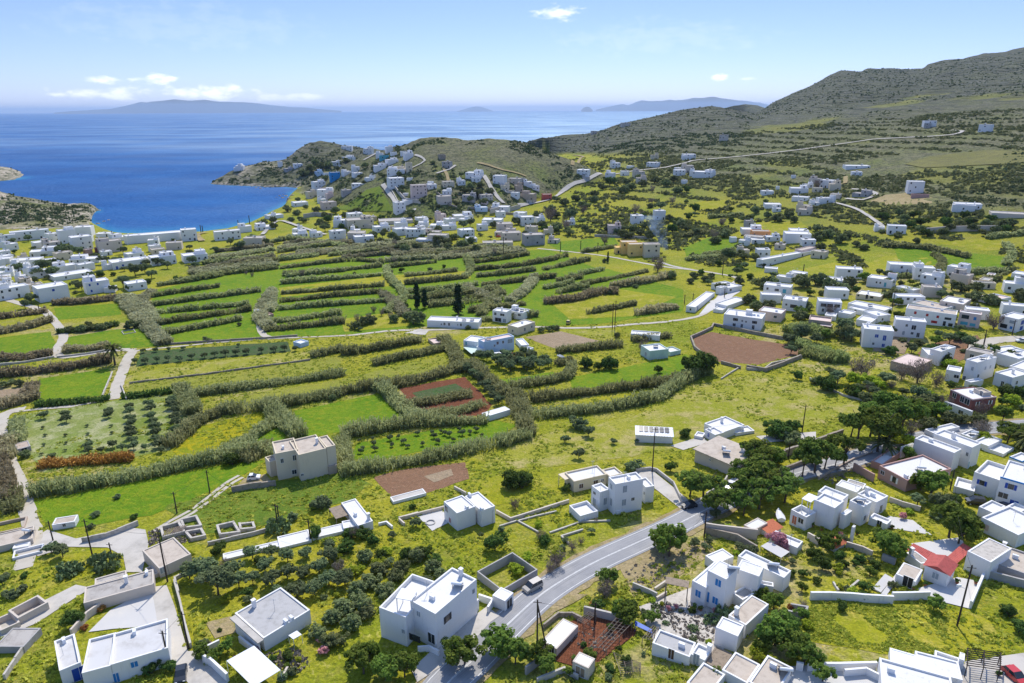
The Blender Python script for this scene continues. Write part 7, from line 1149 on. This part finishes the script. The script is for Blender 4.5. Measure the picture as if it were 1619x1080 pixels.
# cars
def car(px, py, heading, paintm, label, L=3.9, kind='hatch', pitch=None):
    """heading: degrees clockwise from straight away from the viewer"""
    p = hit(px, py); a = math.radians(heading); f = Vector((math.sin(a), math.cos(a), 0)); s = Vector((f.y, -f.x, 0)); z = p.z + .12; Wd = .84; H = 1.45 if kind != 'van' else 1.75; root = thing('parked_car', p, label, 'car', 'parked cars'); o = Vector((p.x, p.y, 0)); h = L / 2
    if kind == 'van': prof = [(-h, .35), (-h, 1.0), (-h + .1, 1.05), (h - .75, 1.0), (h - .08, .85), (h, .6), (h, .35)]; cab = [(-h + .06, 1.05), (-h + .22, H), (h - 1.55, H), (h - .78, 1.0)]
    else: prof = [(-h, .4), (-h, .85), (-h + .12, .95), (h - 1.0, .92), (h - .12, .75), (h, .55), (h, .35)]; cab = [(-h + .1, .94), (-h + .55, H), (h - 1.75, H), (h - .95, .92)]
    P = lambda x, y, zz: tuple(o + f * x + s * y + Vector((0, 0, z + zz)))
    m = MB(); n = len(prof)
    for sg in (-1, 1): m.quad(*[P(x, sg * Wd, zz) for x, zz in (prof if sg > 0 else prof[::-1])], *[P(x, sg * Wd, .22) for x in ((h * .98, -h * .98) if sg > 0 else (-h * .98, h * .98))])
    for i in range(n - 1): m.quad(P(prof[i][0], -Wd, prof[i][1]), P(prof[i + 1][0], -Wd, prof[i + 1][1]), P(prof[i + 1][0], Wd, prof[i + 1][1]), P(prof[i][0], Wd, prof[i][1]))
    iw = Wd - .14; m.quad(P(cab[1][0], -iw, H), P(cab[2][0], -iw, H), P(cab[2][0], iw, H), P(cab[1][0], iw, H)); pil = .07
    for sg in (-1, 1):
        for (x0, z0), (x1, z1) in ((cab[0], cab[1]), (cab[3], cab[2])): m.quad(P(x0, sg * Wd * .97, z0), P(x0 + pil, sg * Wd * .97, z0), P(x1 + pil, sg * iw, z1), P(x1, sg * iw, z1))
        xm = (cab[1][0] + cab[2][0]) / 2; m.quad(P(xm - .05, sg * (Wd - .02), .93), P(xm + .05, sg * (Wd - .02), .93), P(xm + .05, sg * (iw + .012), H), P(xm - .05, sg * (iw + .012), H))
    part('body', m, paintm, root)
    for nm, (x0, z0), (x1, z1) in (('rear_window', cab[0], cab[1]), ('windscreen', cab[3], cab[2])): m = MB(); m.quad(P(x0, -Wd * .92, z0), P(x0, Wd * .92, z0), P(x1, iw * .95, z1), P(x1, -iw * .95, z1)); part(nm, m, M['glass'], root)
    for sg in (-1, 1): m = MB(); m.quad(*[P(x, sg * ((Wd - .03) if zz < 1.2 else iw), zz) for x, zz in cab]); part('side_window', m, M['glass'], root)
    for sg in (-1, 1):
        for x in (-h + .75, h - .75):
            m = MB(); m.tube([Vector(P(x, sg * (Wd - .18), .2)), Vector(P(x, sg * (Wd + .02), .2))], .31, 12); w = part('wheel', m, M['rubber'], root); m = MB(); m.tube([Vector(P(x, sg * (Wd + .0), .2)), Vector(P(x, sg * (Wd + .035), .2))], .17, 10); link('rim', m.mesh('rim', M['metalg'], root.location), w)
        m = MB(); m.box(o + s * (sg * .6), f, s, h - .06, h + .02, -.17, .17, z + .52, z + .68, bottom=True); part('headlight', m, M['lamp'], root)
        m = MB(); m.box(o + s * (sg * .66), f, s, -h - .02, -h + .04, -.12, .12, z + .62, z + .85, bottom=True); part('tail_light', m, M['redp'], root)
car(842, 932, 232, M['cars'], 'beige compact van parked on the verge beside the main road', 4.0, 'van'); car(1155, 772, 215, M['carw'], 'white car parked under the pines near the tan slab-roofed house', 3.7); car(1089, 803, 250, M['carb'], 'black car in the shade at the road junction', 3.6); car(287, 1071, 160, M['carb'], 'black car with pale bonnet at the alley mouth', 3.6); car(1604, 1074, 170, M['carr'], 'bright red car at the bottom right corner', 3.7)
car(1541, 797, 285, M['carb'], 'dark off-road car below the blue-shuttered wall', 3.9, 'van'); car(1585, 804, 300, M['carbl'], 'dark blue car beside the off-road car', 3.7); car(402, 758, 80, M['carw'], 'white car on the terrace of the cream two-storey house', 3.2); car(899, 512, 20, M['cary'], 'small yellow car on the farm lane', 3.4, 'van'); car(1614, 541, 280, M['carw'], 'white car on the upper gravel road at the right edge', 3.6); car(788, 375, 90, M['carr'], 'tiny red car in the far village yard', 4.0)
W(c4(1105, 1010) and [c4(1100, 1015), c4(1180, 1000), c4(1305, 985)], 1.6, .5, 'stone', label='dark stone retaining wall under the white car terrace', name='retaining_wall')
yard([c4(*p) for p in ((1110, 1000), (1160, 950), (1260, 930), (1300, 980))], 'sandy', .12)
# boats, tanks and garden bits
def boat(px, py, L, heading, mat, label, cover=True):
    p = hit(px, py); a = math.radians(heading); f = Vector((math.sin(a), math.cos(a), 0)); s = Vector((f.y, -f.x, 0)); m = MB(); n = 9; rows = []
    for i in range(n):
        t = i / (n - 1); w = .95 * (math.sin(math.pi * min(t * .62 + .34, 1)) ** .8) if i < n - 1 else .03; k = .25 + .35 * t * t; c = p + f * (L * (t - .5)); r = [c + s * (w * y) + Vector((0, 0, zz)) for y, zz in ((-1, 1.0 + k * .5), (-.75, .45 + k * .4), (0, .25 + k * .5), (.75, .45 + k * .4), (1, 1.0 + k * .5), (.5, 1.25 + k * .5), (0, 1.55 if cover else 1.0), (-.5, 1.25 + k * .5))]; rows.append(r)
    for r0, r1 in zip(rows, rows[1:]):
        for j in range(8): m.quad(r0[j], r0[(j + 1) % 8], r1[(j + 1) % 8], r1[j])
    m.quad(*rows[0]); root = thing('boat', p, label, 'boat'); part('hull', m, mat, root); m = MB()
    for t in (-.25, .25):
        c = p + f * (L * t); m.box(Vector((c.x, c.y, 0)), f, s, -.1, .1, -.8, .8, p.z - .1, p.z + .6)
    part('cradle', m, M['wood'], root)
boat(795, 562, 7.0, 80, M['metalw'], 'white covered boat laid up beside the grey-white house'); boat(816, 563, 4.5, 95, M['carr'], 'red boat laid up next to the covered white boat', False); boat(888, 568, 4.5, 150, M['metalg'], 'small grey boat lying at the field edge', False); boat(1232, 820, 4.2, 10, M['carw'], 'white covered boat on a cradle behind the orange-tiled hut')
def trellis(q, pts, label, h=2.0, nx=8, ny=5, name='timber_trellis', mat='wood', r=.05):
    P = [hit(*q(*p)) for p in pts]; root = thing(name, sum(P, Vector()) / 4, label, 'trellis'); up = Vector((0, 0, h)); B = lambda s, t: (P[0].lerp(P[1], s)).lerp(P[3].lerp(P[2], s), t) + up
    for s, t in ((0, 0), (1, 0), (1, 1), (0, 1), (.5, 0), (.5, 1)): m = MB(); m.tube([B(s, t) - up * 1.1, B(s, t)], .07, 5); part('post', m, M[mat], root)
    m = MB()
    for i in range(nx + 1): m.tube([B(i / nx, -.03), B(i / nx, 1.03)], r, 4)
    for j in range(ny + 1): m.tube([B(-.03, j / ny), B(1.03, j / ny)], r, 4)
    part('lattice', m, M[mat], root)
trellis(n9, [(900, 770), (1170, 470), (1340, 520), (1070, 800)], 'large pale timber lattice over the bean-pole garden', 1.7, 10, 4); trellis(n9, [(1150, 790), (1430, 900), (1430, 985), (1220, 1010)], 'grey slatted frame lying at the garden corner', .7, 3, 9, 'slatted_frame'); trellis(n9, [(1450, 680), (1560, 545), (1619, 570), (1540, 700)], 'short timber lattice beside the low white cottage', 1.6, 5, 3); trellis(n9, [(760, 480), (880, 390), (960, 420), (830, 520)], 'small bean-pole frame at the top of the red garden soil', 1.5, 4, 4)
trellis(n16, [(985, 840), (1335, 890), (1325, 1070), (980, 1020)], 'black slatted pergola beside the sheet-metal roofed house', 2.4, 2, 8, 'pergola', 'pole', .09)
def flat_panel(q, pts, h, mat, label, name, cat, t=.06):
    P = [hit(*q(*p)) + Vector((0, 0, h)) for p in pts]; z = sum(p.z for p in P) / len(P); m = MB(); m.quad(*[(p.x, p.y, z) for p in P]); m.quad(*[(p.x, p.y, z - t) for p in P[::-1]])
    for a, b in zip(P, P[1:] + P[:1]): m.quad((a.x, a.y, z - t), (b.x, b.y, z - t), (b.x, b.y, z), (a.x, a.y, z))
    for p in P: m.tube([Vector((p.x, p.y, z - h - .2)), Vector((p.x, p.y, z - t))], .05, 5)
    return solo(name, m, M[mat], label, cat)
flat_panel(n9, [(1375, 480), (1555, 560), (1555, 600), (1375, 530)], 1.2, 'tarp', 'blue tarpaulin stretched over the garden corner', 'tarpaulin', 'tarpaulin'); flat_panel(n4, [(820, 970), (1110, 810), (1390, 1060), (1100, 1240)], 2.4, 'metalw', 'white corrugated carport roof beside the flowering front garden', 'carport', 'carport'); flat_panel(n4, [(1470, 660), (1560, 610), (1610, 650), (1520, 700)], 1.8, 'metalw', 'small white square canopy in the lower garden', 'canopy', 'canopy'); flat_panel(n10, [(1220, 255), (1310, 205), (1530, 300), (1440, 360)], 2.0, 'concw', 'pale square shade roof behind the blue-shuttered house', 'canopy', 'canopy')
flat_panel(n13, [(0, 760), (130, 620), (215, 660), (90, 800)], .5, 'concw', 'pale concrete slab tilted in the garden of the red-tiled cottage', 'concrete_slab', 'slab', .3); flat_panel(n13, [(90, 820), (250, 620), (300, 640), (150, 830)], .6, 'concw', 'long narrow concrete slab beside the tilted one', 'concrete_slab', 'slab', .3)
def ring(q, c, r, label):
    p = hit(*q(*c)); m = MB(); k = 28
    for i in range(k):
        a, b = 2 * math.pi * i / k, 2 * math.pi * (i + 1) / k
        for (r0, z0), (r1, z1) in (((r, 0), (r, .35)), ((r, .35), (r * .8, .35)), ((r * .8, .35), (r * .8, .1))): m.quad(*[tuple(p + Vector((rr * math.cos(t), rr * math.sin(t), zz))) for rr, zz, t in ((r0, z0, a), (r0, z0, b), (r1, z1, b), (r1, z1, a))])
    solo('stone_ring', m, M['grey'], label, 'stone ring')
ring(n7, (275, 590), 1.1, 'round grey millstone ring in the yard of the white cube house')
def pot(q, x, y, k='leafy', w=6):
    p = hit(*q(x, y)); root = thing('potted_plant', p, None, 'potted plant', 'potted plants in the yards'); m = MB(); m.tube([p, p + Vector((0, 0, .3)), p + Vector((0, 0, .55))], [.2, .27, .34], 9); part('pot', m, M['terra'], root); cr, _ = proto(k, R_.randrange(4)); c = link('plant', cr, root, (0, 0, .25)); c.scale = (1.1, 1.1, 1.2); auto(root, 'terracotta-potted green plant', *q(x, y))
for q, L in ((n10, ((520, 830), (590, 850), (740, 870), (250, 850), (330, 830), (180, 800))), (n12, ((700, 760), (800, 800), (1000, 870), (1180, 850), (1400, 780), (1550, 780))), (n13, ((330, 790), (440, 760), (560, 720), (900, 700), (1100, 700))), (n4, ((560, 740), (620, 700), (880, 800), (980, 820), (1120, 760))), (n14, ((960, 760), (1250, 850), (1440, 930))), (n16, ((60, 900), (1340, 1000)))):
    for c in L: pot(q, *c, R_.choice(('leafy', 'bush', 'pink', 'yel')))
# a crest of rocks off the inlet and at the water's edge
def rocks(L):
    rng = np.random.default_rng(3)
    for (x, y, w_) in L:
        p = hit(x, y); a, r = zhit(x, y); p = Vector((r * math.sin(a), r * math.cos(a), 0)) if p.z < 0.3 else p; s = w_ / scale_at(p) / 2; m = MB(); n, k = 6, 8; V = []
        for j in range(n + 1):
            t = j / n * math.pi
            for i in range(k): f = 2 * math.pi * i / k; q = rng.uniform(.7, 1.25); V.append((p.x + s * q * math.sin(t) * math.cos(f), p.y + s * q * math.sin(t) * math.sin(f), p.z - .3 + s * .55 * q * math.cos(t)))
        m.v = V; m.f = [(j * k + i, j * k + (i + 1) % k, (j + 1) * k + (i + 1) % k, (j + 1) * k + i) for j in range(n) for i in range(k)]; o = solo('shore_rock', m, M['stone'], None, 'rock', 'rocks at the water edge'); auto(o, 'dark shore rock', x, y)
rocks([(437, 312, 4), (442, 310, 5), (447, 313, 6), (452, 310, 6), (457, 314, 7), (462, 309, 7), (448, 308, 4), (455, 317, 6), (405, 297, 5), (412, 298, 6), (420, 296, 7), (428, 295, 6), (436, 294, 6), (398, 295, 4), (340, 291, 5), (352, 292, 5), (368, 293, 5), (382, 294, 5), (165, 350, 6), (172, 348, 5), (155, 354, 7), (145, 357, 7)])
# ---------------------------------------------------------------- scrub, weeds, smoke
def in_mask(x, y, extra=0, k=1.0):
    return any((x - a) ** 2 + (y - b) ** 2 < (r * k + extra) ** 2 for a, b, r in MASK_NEAR.get((int(x // 40), int(y // 40)), ()))
MASK_NEAR = {}
for a, b, r in MASK:
    for i in range(int((a - r) // 40), int((a + r) // 40) + 1):
        for j in range(int((b - r) // 40), int((b + r) // 40) + 1): MASK_NEAR.setdefault((i, j), []).append((a, b, r))
def clumps(name, pts, sizes, nleaf, mat, squash=.75, leafk=.32, tint0=None):
    rng = np.random.default_rng(len(pts)); n = len(pts); P = np.repeat(np.array(pts), nleaf, 0); S = np.repeat(np.array(sizes), nleaf)
    d = rng.normal(size=(n * nleaf, 3)); d /= np.linalg.norm(d, axis=1)[:, None]; d[:, 2] = np.abs(d[:, 2]) * squash; C = P + d * S[:, None] * rng.uniform(.5, 1, (n * nleaf, 1))
    nr = d + rng.normal(size=d.shape) * .6; nr /= np.linalg.norm(nr, axis=1)[:, None]; a = np.cross(nr, rng.normal(size=d.shape)); a /= np.linalg.norm(a, axis=1)[:, None]; b = np.cross(nr, a); q = (S * leafk * rng.uniform(.6, 1.3, len(S)))[:, None]
    V = np.stack([C - a * q - b * q, C + a * q - b * q * .7, C + a * q * .8 + b * q, C - a * q * .7 + b * q * .9], 1).reshape(-1, 3); t = np.clip(np.repeat(rng.uniform(0, .7, n), nleaf) + rng.uniform(0, .35, n * nleaf), 0, 1)
    tag(link(name, npmesh(name, V, np.arange(len(V)).reshape(-1, 4), M[mat], t)), kind='stuff')
rs = np.random.default_rng(12); big, bs_, = [], []
for lo, hi, cnt in ((540, 1130, 15000), (1000, 2400, 13000)):
    n0 = len(big)
    while len(big) < n0 + cnt:
        i = rs.integers(0, NA, 6000); j = (NR * (np.log(rs.uniform(lo, hi, 6000) / R_MIN) / math.log(R_MAX / R_MIN))).astype(int); r = RR[j]; x, y = GX[i, j] + rs.uniform(-3, 3, 6000), GY[i, j] + rs.uniform(-3, 3, 6000); z = Z[i, j]
        line = np.abs(((z + 22 * vnoise(x, y, 110, 55)) * .19) % 1 - .5) < .2
        ok = (HILL[i, j] > rs.random(6000) * .8) & (z > 2) & ((vnoise(x, y, 26, 34) + .5 * vnoise(x, y, 9, 35) > .82) | (line & (r > 1000) & (vnoise(x, y, 70, 36) > .3)))
        for xx, yy, rr_ in zip(x[ok], y[ok], r[ok]):
            if not in_mask(xx, yy, 2): big.append((xx, yy, T(xx, yy))); bs_.append(rs.uniform(.75, 1.05) * rs.choice([.9, 1.5, 2.5], p=[.55, .33, .12]) * (1 if rr_ < 1000 else 1.15))
while len(big) < 30500:
    i = rs.integers(0, int(NA * .32), 4000); j = (NR * (np.log(rs.uniform(620, 920, 4000) / R_MIN) / math.log(R_MAX / R_MIN))).astype(int); x, y = GX[i, j], GY[i, j]; ok = (HILL[i, j] > .3) & (vnoise(x, y, 13, 71) > .5)
    for xx, yy in zip(x[ok], y[ok]): big.append((xx, yy, T(xx, yy))); bs_.append(rs.uniform(.5, 1.6))
clumps('hill_scrub', big, bs_, 12, 'l_scrub')
vt, vs_ = [], []
while len(vt) < 15000:
    i = rs.integers(0, NA, 6000); j = (NR * (np.log(rs.uniform(430, 1150, 6000) / R_MIN) / math.log(R_MAX / R_MIN))).astype(int); x, y = GX[i, j] + rs.uniform(-2, 2, 6000), GY[i, j] + rs.uniform(-2, 2, 6000); azd = np.degrees(GA[i, j])
    val = np.clip((azd - 2) / 7, 0, 1) * (Z[i, j] > 7) * (HILL[i, j] < .5); lines = np.abs(((Z[i, j] + 4 * vnoise(x, y, 90, 51)) * .22) % 1 - .5) < .16
    ok = (val > rs.random(6000)) & ((vnoise(x, y, 45, 52) > .55) | lines) & (vnoise(x, y, 140, 53) > .22)
    for xx, yy in zip(x[ok], y[ok]):
        if not in_mask(xx, yy, 2) and not any(inside((xx, yy), f) for f in FARF): vt.append((xx, yy, T(xx, yy))); vs_.append(rs.choice([1.3, 2.0, 3.0], p=[.5, .35, .15]) * rs.uniform(.8, 1.1))
clumps('valley_thicket', vt, vs_, 14, 'l_thicket', .8, .3)
wd, ws = [], []
while len(wd) < 48000:
    i = rs.integers(0, NA, 6000); j = (NR * (np.log(rs.uniform(70, 330, 6000) / R_MIN) / math.log(R_MAX / R_MIN))).astype(int); x, y = GX[i, j] + rs.uniform(-1, 1, 6000), GY[i, j] + rs.uniform(-1, 1, 6000)
    ok = (vnoise(x, y, 22, 43) > .28) & (vnoise(x, y, 6, 44) > .35) & (np.min([np.hypot(x - p.x, y - p.y) for p in road[::3]], 0) > 7)
    for xx, yy in zip(x[ok], y[ok]):
        if not in_mask(xx, yy, 0, .6) and not any(inside((xx, yy), f) for f in NOWEED): wd.append((xx, yy, T(xx, yy))); ws.append(rs.uniform(.18, .42) if rs.random() < .7 else rs.uniform(.4, .85))
mp_ = [hit(*q).xy for q in ((1245, 970), (1330, 950), (1480, 965), (1500, 1030), (1440, 1040), (1270, 1010))]; mp_ = [tuple(v) for v in mp_]
for k in range(5000):
    xx, yy = R_.uniform(min(p[0] for p in mp_), max(p[0] for p in mp_)), R_.uniform(min(p[1] for p in mp_), max(p[1] for p in mp_))
    if inside((xx, yy), mp_) and vnoise(xx, yy, 5, 81) > .35: wd.append((xx, yy, T(xx, yy))); ws.append(R_.choice((.2, .3, .3, .5)))
clumps('meadow_weeds', wd, ws, 9, 'l_weed', .6, .34)
rb, rz = [], []
for pl, n in (([n10(*q) for q in ((160, 760), (470, 780), (740, 900), (740, 1200), (450, 1180), (120, 900))], 500), ([n3(*q) for q in ((230, 420), (560, 300), (840, 480), (480, 560), (240, 560))], 500), ([n9(*q) for q in ((600, 640), (900, 420), (1180, 560), (1080, 800), (850, 780))], 110), ([(985, 900), (1050, 865), (1120, 858), (1075, 905), (1000, 940)], 260), ([n4(*q) for q in ((1200, 760), (1560, 700), (1700, 900), (1450, 1000))], 300), ([n18(*q) for q in ((420, 780), (800, 600), (900, 700), (620, 880))], 200), ([(1400, 540), (1470, 560), (1450, 600), (1390, 570)], 260)):
    k = 0
    while k < n:
        x, y = R_.uniform(min(p[0] for p in pl), max(p[0] for p in pl)), R_.uniform(min(p[1] for p in pl), max(p[1] for p in pl)); k += 1
        if inside((x, y), pl): g = hit(x, y); rb.append((g.x, g.y, g.z + .1)); rz.append(R_.choice((.1, .15, .22, .32)))
clumps('rubble', rb, rz, 9, 'stone', .6, .55)
def smoke():
    p = hit(1062, 402); m = bpy.data.materials.new('wood_smoke'); m.use_nodes = True; t = m.node_tree; t.nodes.clear(); o = t.nodes.new('ShaderNodeOutputMaterial'); v = t.nodes.new('ShaderNodeVolumePrincipled'); t.links.new(v.outputs[0], o.inputs['Volume'])
    v.inputs['Color'].default_value = (.55, .75, 1, 1); pos = N(t, 'ShaderNodeNewGeometry').outputs['Position']; nz = noise(t, .12, 4, .6, pos, .6); t.links.new(math_(t, 'MULTIPLY', ramp(t, nz, .46, .70), .16), v.inputs['Density'])
    mb = MB(); k = 12; rings = 9; P = []
    for j in range(rings):
        q = j / (rings - 1); c = p + Vector((-3 - 14 * q * q - 2 * math.sin(q * 5), 6 * q, .3 + 24 * q)); r = .8 + 7.5 * q ** .8
        for i in range(k): a = 2 * math.pi * i / k; P.append((c.x + r * math.cos(a), c.y + r * math.sin(a), c.z))
    mb.v = P; mb.f = [(j * k + i, j * k + (i + 1) % k, (j + 1) * k + (i + 1) % k, (j + 1) * k + i) for j in range(rings - 1) for i in range(k)] + [tuple(range(k))[::-1], tuple((rings - 1) * k + i for i in range(k))]
    tag(link('smoke', mb.mesh('smoke', m)), kind='stuff')
smoke()

# ---------------------------------------------------------------- light, air, camera
SUN_AZ, SUN_EL = math.radians(9), math.radians(51)
sd = Vector((math.sin(SUN_AZ) * math.cos(SUN_EL), math.cos(SUN_AZ) * math.cos(SUN_EL), math.sin(SUN_EL)))
L = bpy.data.lights.new('sun', 'SUN'); L.energy = 2.95; L.angle = math.radians(.53); L.color = (1, .94, .84)
so = link('sun', L); so.rotation_euler = (-sd).to_track_quat('-Z', 'Y').to_euler()
w = bpy.data.worlds.new('World'); scene.world = w; w.use_nodes = True; nt = w.node_tree; bg = nt.nodes['Background']
sky = N(nt, 'ShaderNodeTexSky', sky_type='NISHITA'); sky.sun_disc = False; sky.sun_elevation = SUN_EL; sky.sun_rotation = SUN_AZ; sky.altitude = 50
sky.air_density = .75; sky.dust_density = .15; sky.ozone_density = 4.0
tc = N(nt, 'ShaderNodeTexCoord').outputs['Generated']; sp3 = N(nt, 'ShaderNodeSeparateXYZ'); nt.links.new(tc, sp3.inputs[0])
azn = math_(nt, 'ARCTAN2', sp3.outputs[0], sp3.outputs[1]); eln = math_(nt, 'ARCSINE', sp3.outputs[2])
comb = N(nt, 'ShaderNodeCombineXYZ'); nt.links.new(azn, comb.inputs[0]); nt.links.new(math_(nt, 'MULTIPLY', eln, 2.2), comb.inputs[1])
cn = N(nt, 'ShaderNodeTexNoise'); cn.inputs['Scale'].default_value = 38; cn.inputs['Detail'].default_value = 7; cn.inputs['Roughness'].default_value = .6; nt.links.new(comb.outputs[0], cn.inputs['Vector'])
cn2 = N(nt, 'ShaderNodeTexNoise'); cn2.inputs['Scale'].default_value = 9; cn2.inputs['Detail'].default_value = 4; nt.links.new(comb.outputs[0], cn2.inputs['Vector'])
tot = None
for (x, y, ww, hh, st) in [(880, 21, 62, 17, .75), (162, 127, 36, 10, .9), (242, 125, 44, 12, .95), (170, 148, 95, 14, .85), (325, 147, 100, 19, 1.0), (450, 154, 120, 10, .6), (1138, 122, 20, 9, 1.0), (1180, 125, 25, 4, .4), (1040, 60, 260, 40, .10), (300, 40, 300, 50, .08)]:
    a, s = azel(x, y); e = math.atan(s); fx = FPX / ww; fy = FPX / hh
    dx = math_(nt, 'MULTIPLY', math_(nt, 'SUBTRACT', azn, a), fx); dy = math_(nt, 'MULTIPLY', math_(nt, 'SUBTRACT', eln, e), fy)
    d = math_(nt, 'SQRT', math_(nt, 'ADD', math_(nt, 'MULTIPLY', dx, dx), math_(nt, 'MULTIPLY', dy, dy)))
    mk = math_(nt, 'ADD', ramp(nt, d, 0, 1.25, .62, -.25), math_(nt, 'MULTIPLY', math_(nt, 'SUBTRACT', cn.outputs['Fac'], .5), 1.9))
    mk = math_(nt, 'MULTIPLY', ramp(nt, mk, .15, .75), st); tot = mk if tot is None else math_(nt, 'MAXIMUM', tot, mk)
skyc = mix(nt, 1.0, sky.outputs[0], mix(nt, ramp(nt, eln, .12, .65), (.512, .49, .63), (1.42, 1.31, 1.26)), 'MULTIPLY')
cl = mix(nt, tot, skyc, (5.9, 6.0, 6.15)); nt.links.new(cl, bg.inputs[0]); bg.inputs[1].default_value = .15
def haze():
    m = bpy.data.materials.new('sea_air'); m.use_nodes = True; t = m.node_tree; t.nodes.clear()
    o = t.nodes.new('ShaderNodeOutputMaterial'); v = t.nodes.new('ShaderNodeVolumePrincipled')
    v.inputs['Color'].default_value = (.50, .70, 1.0, 1); v.inputs['Density'].default_value = HAZE_D; v.inputs['Anisotropy'].default_value = .2
    t.links.new(v.outputs[0], o.inputs['Volume'])
    b = MB(); b.box(Vector((0, 0, 0)), Vector((1, 0, 0)), Vector((0, 1, 0)), -95000, 95000, -3000, 95000, -62, 520, bottom=True)
    tag(link('haze', b.mesh('haze', m)), kind='stuff')
HAZE_D = 2.5e-5
resolve_labels()
haze()
cam = bpy.data.cameras.new('camera'); cam.lens = 24; cam.sensor_width = 36; cam.clip_start = 1; cam.clip_end = 150000
co = link('camera', cam); co.matrix_world = Matrix((( RIGHT.x, -DOWN.x, -F.x, 0), (RIGHT.y, -DOWN.y, -F.y, 0), (RIGHT.z, -DOWN.z, -F.z, HC), (0, 0, 0, 1)))
scene.camera = co
vs = scene.view_settings; vs.view_transform = 'Standard'; vs.look = 'None'; vs.exposure = .7; vs.gamma = 1
scene.cycles.max_bounces = 6; scene.cycles.transparent_max_bounces = 8; scene.cycles.volume_bounces = 0
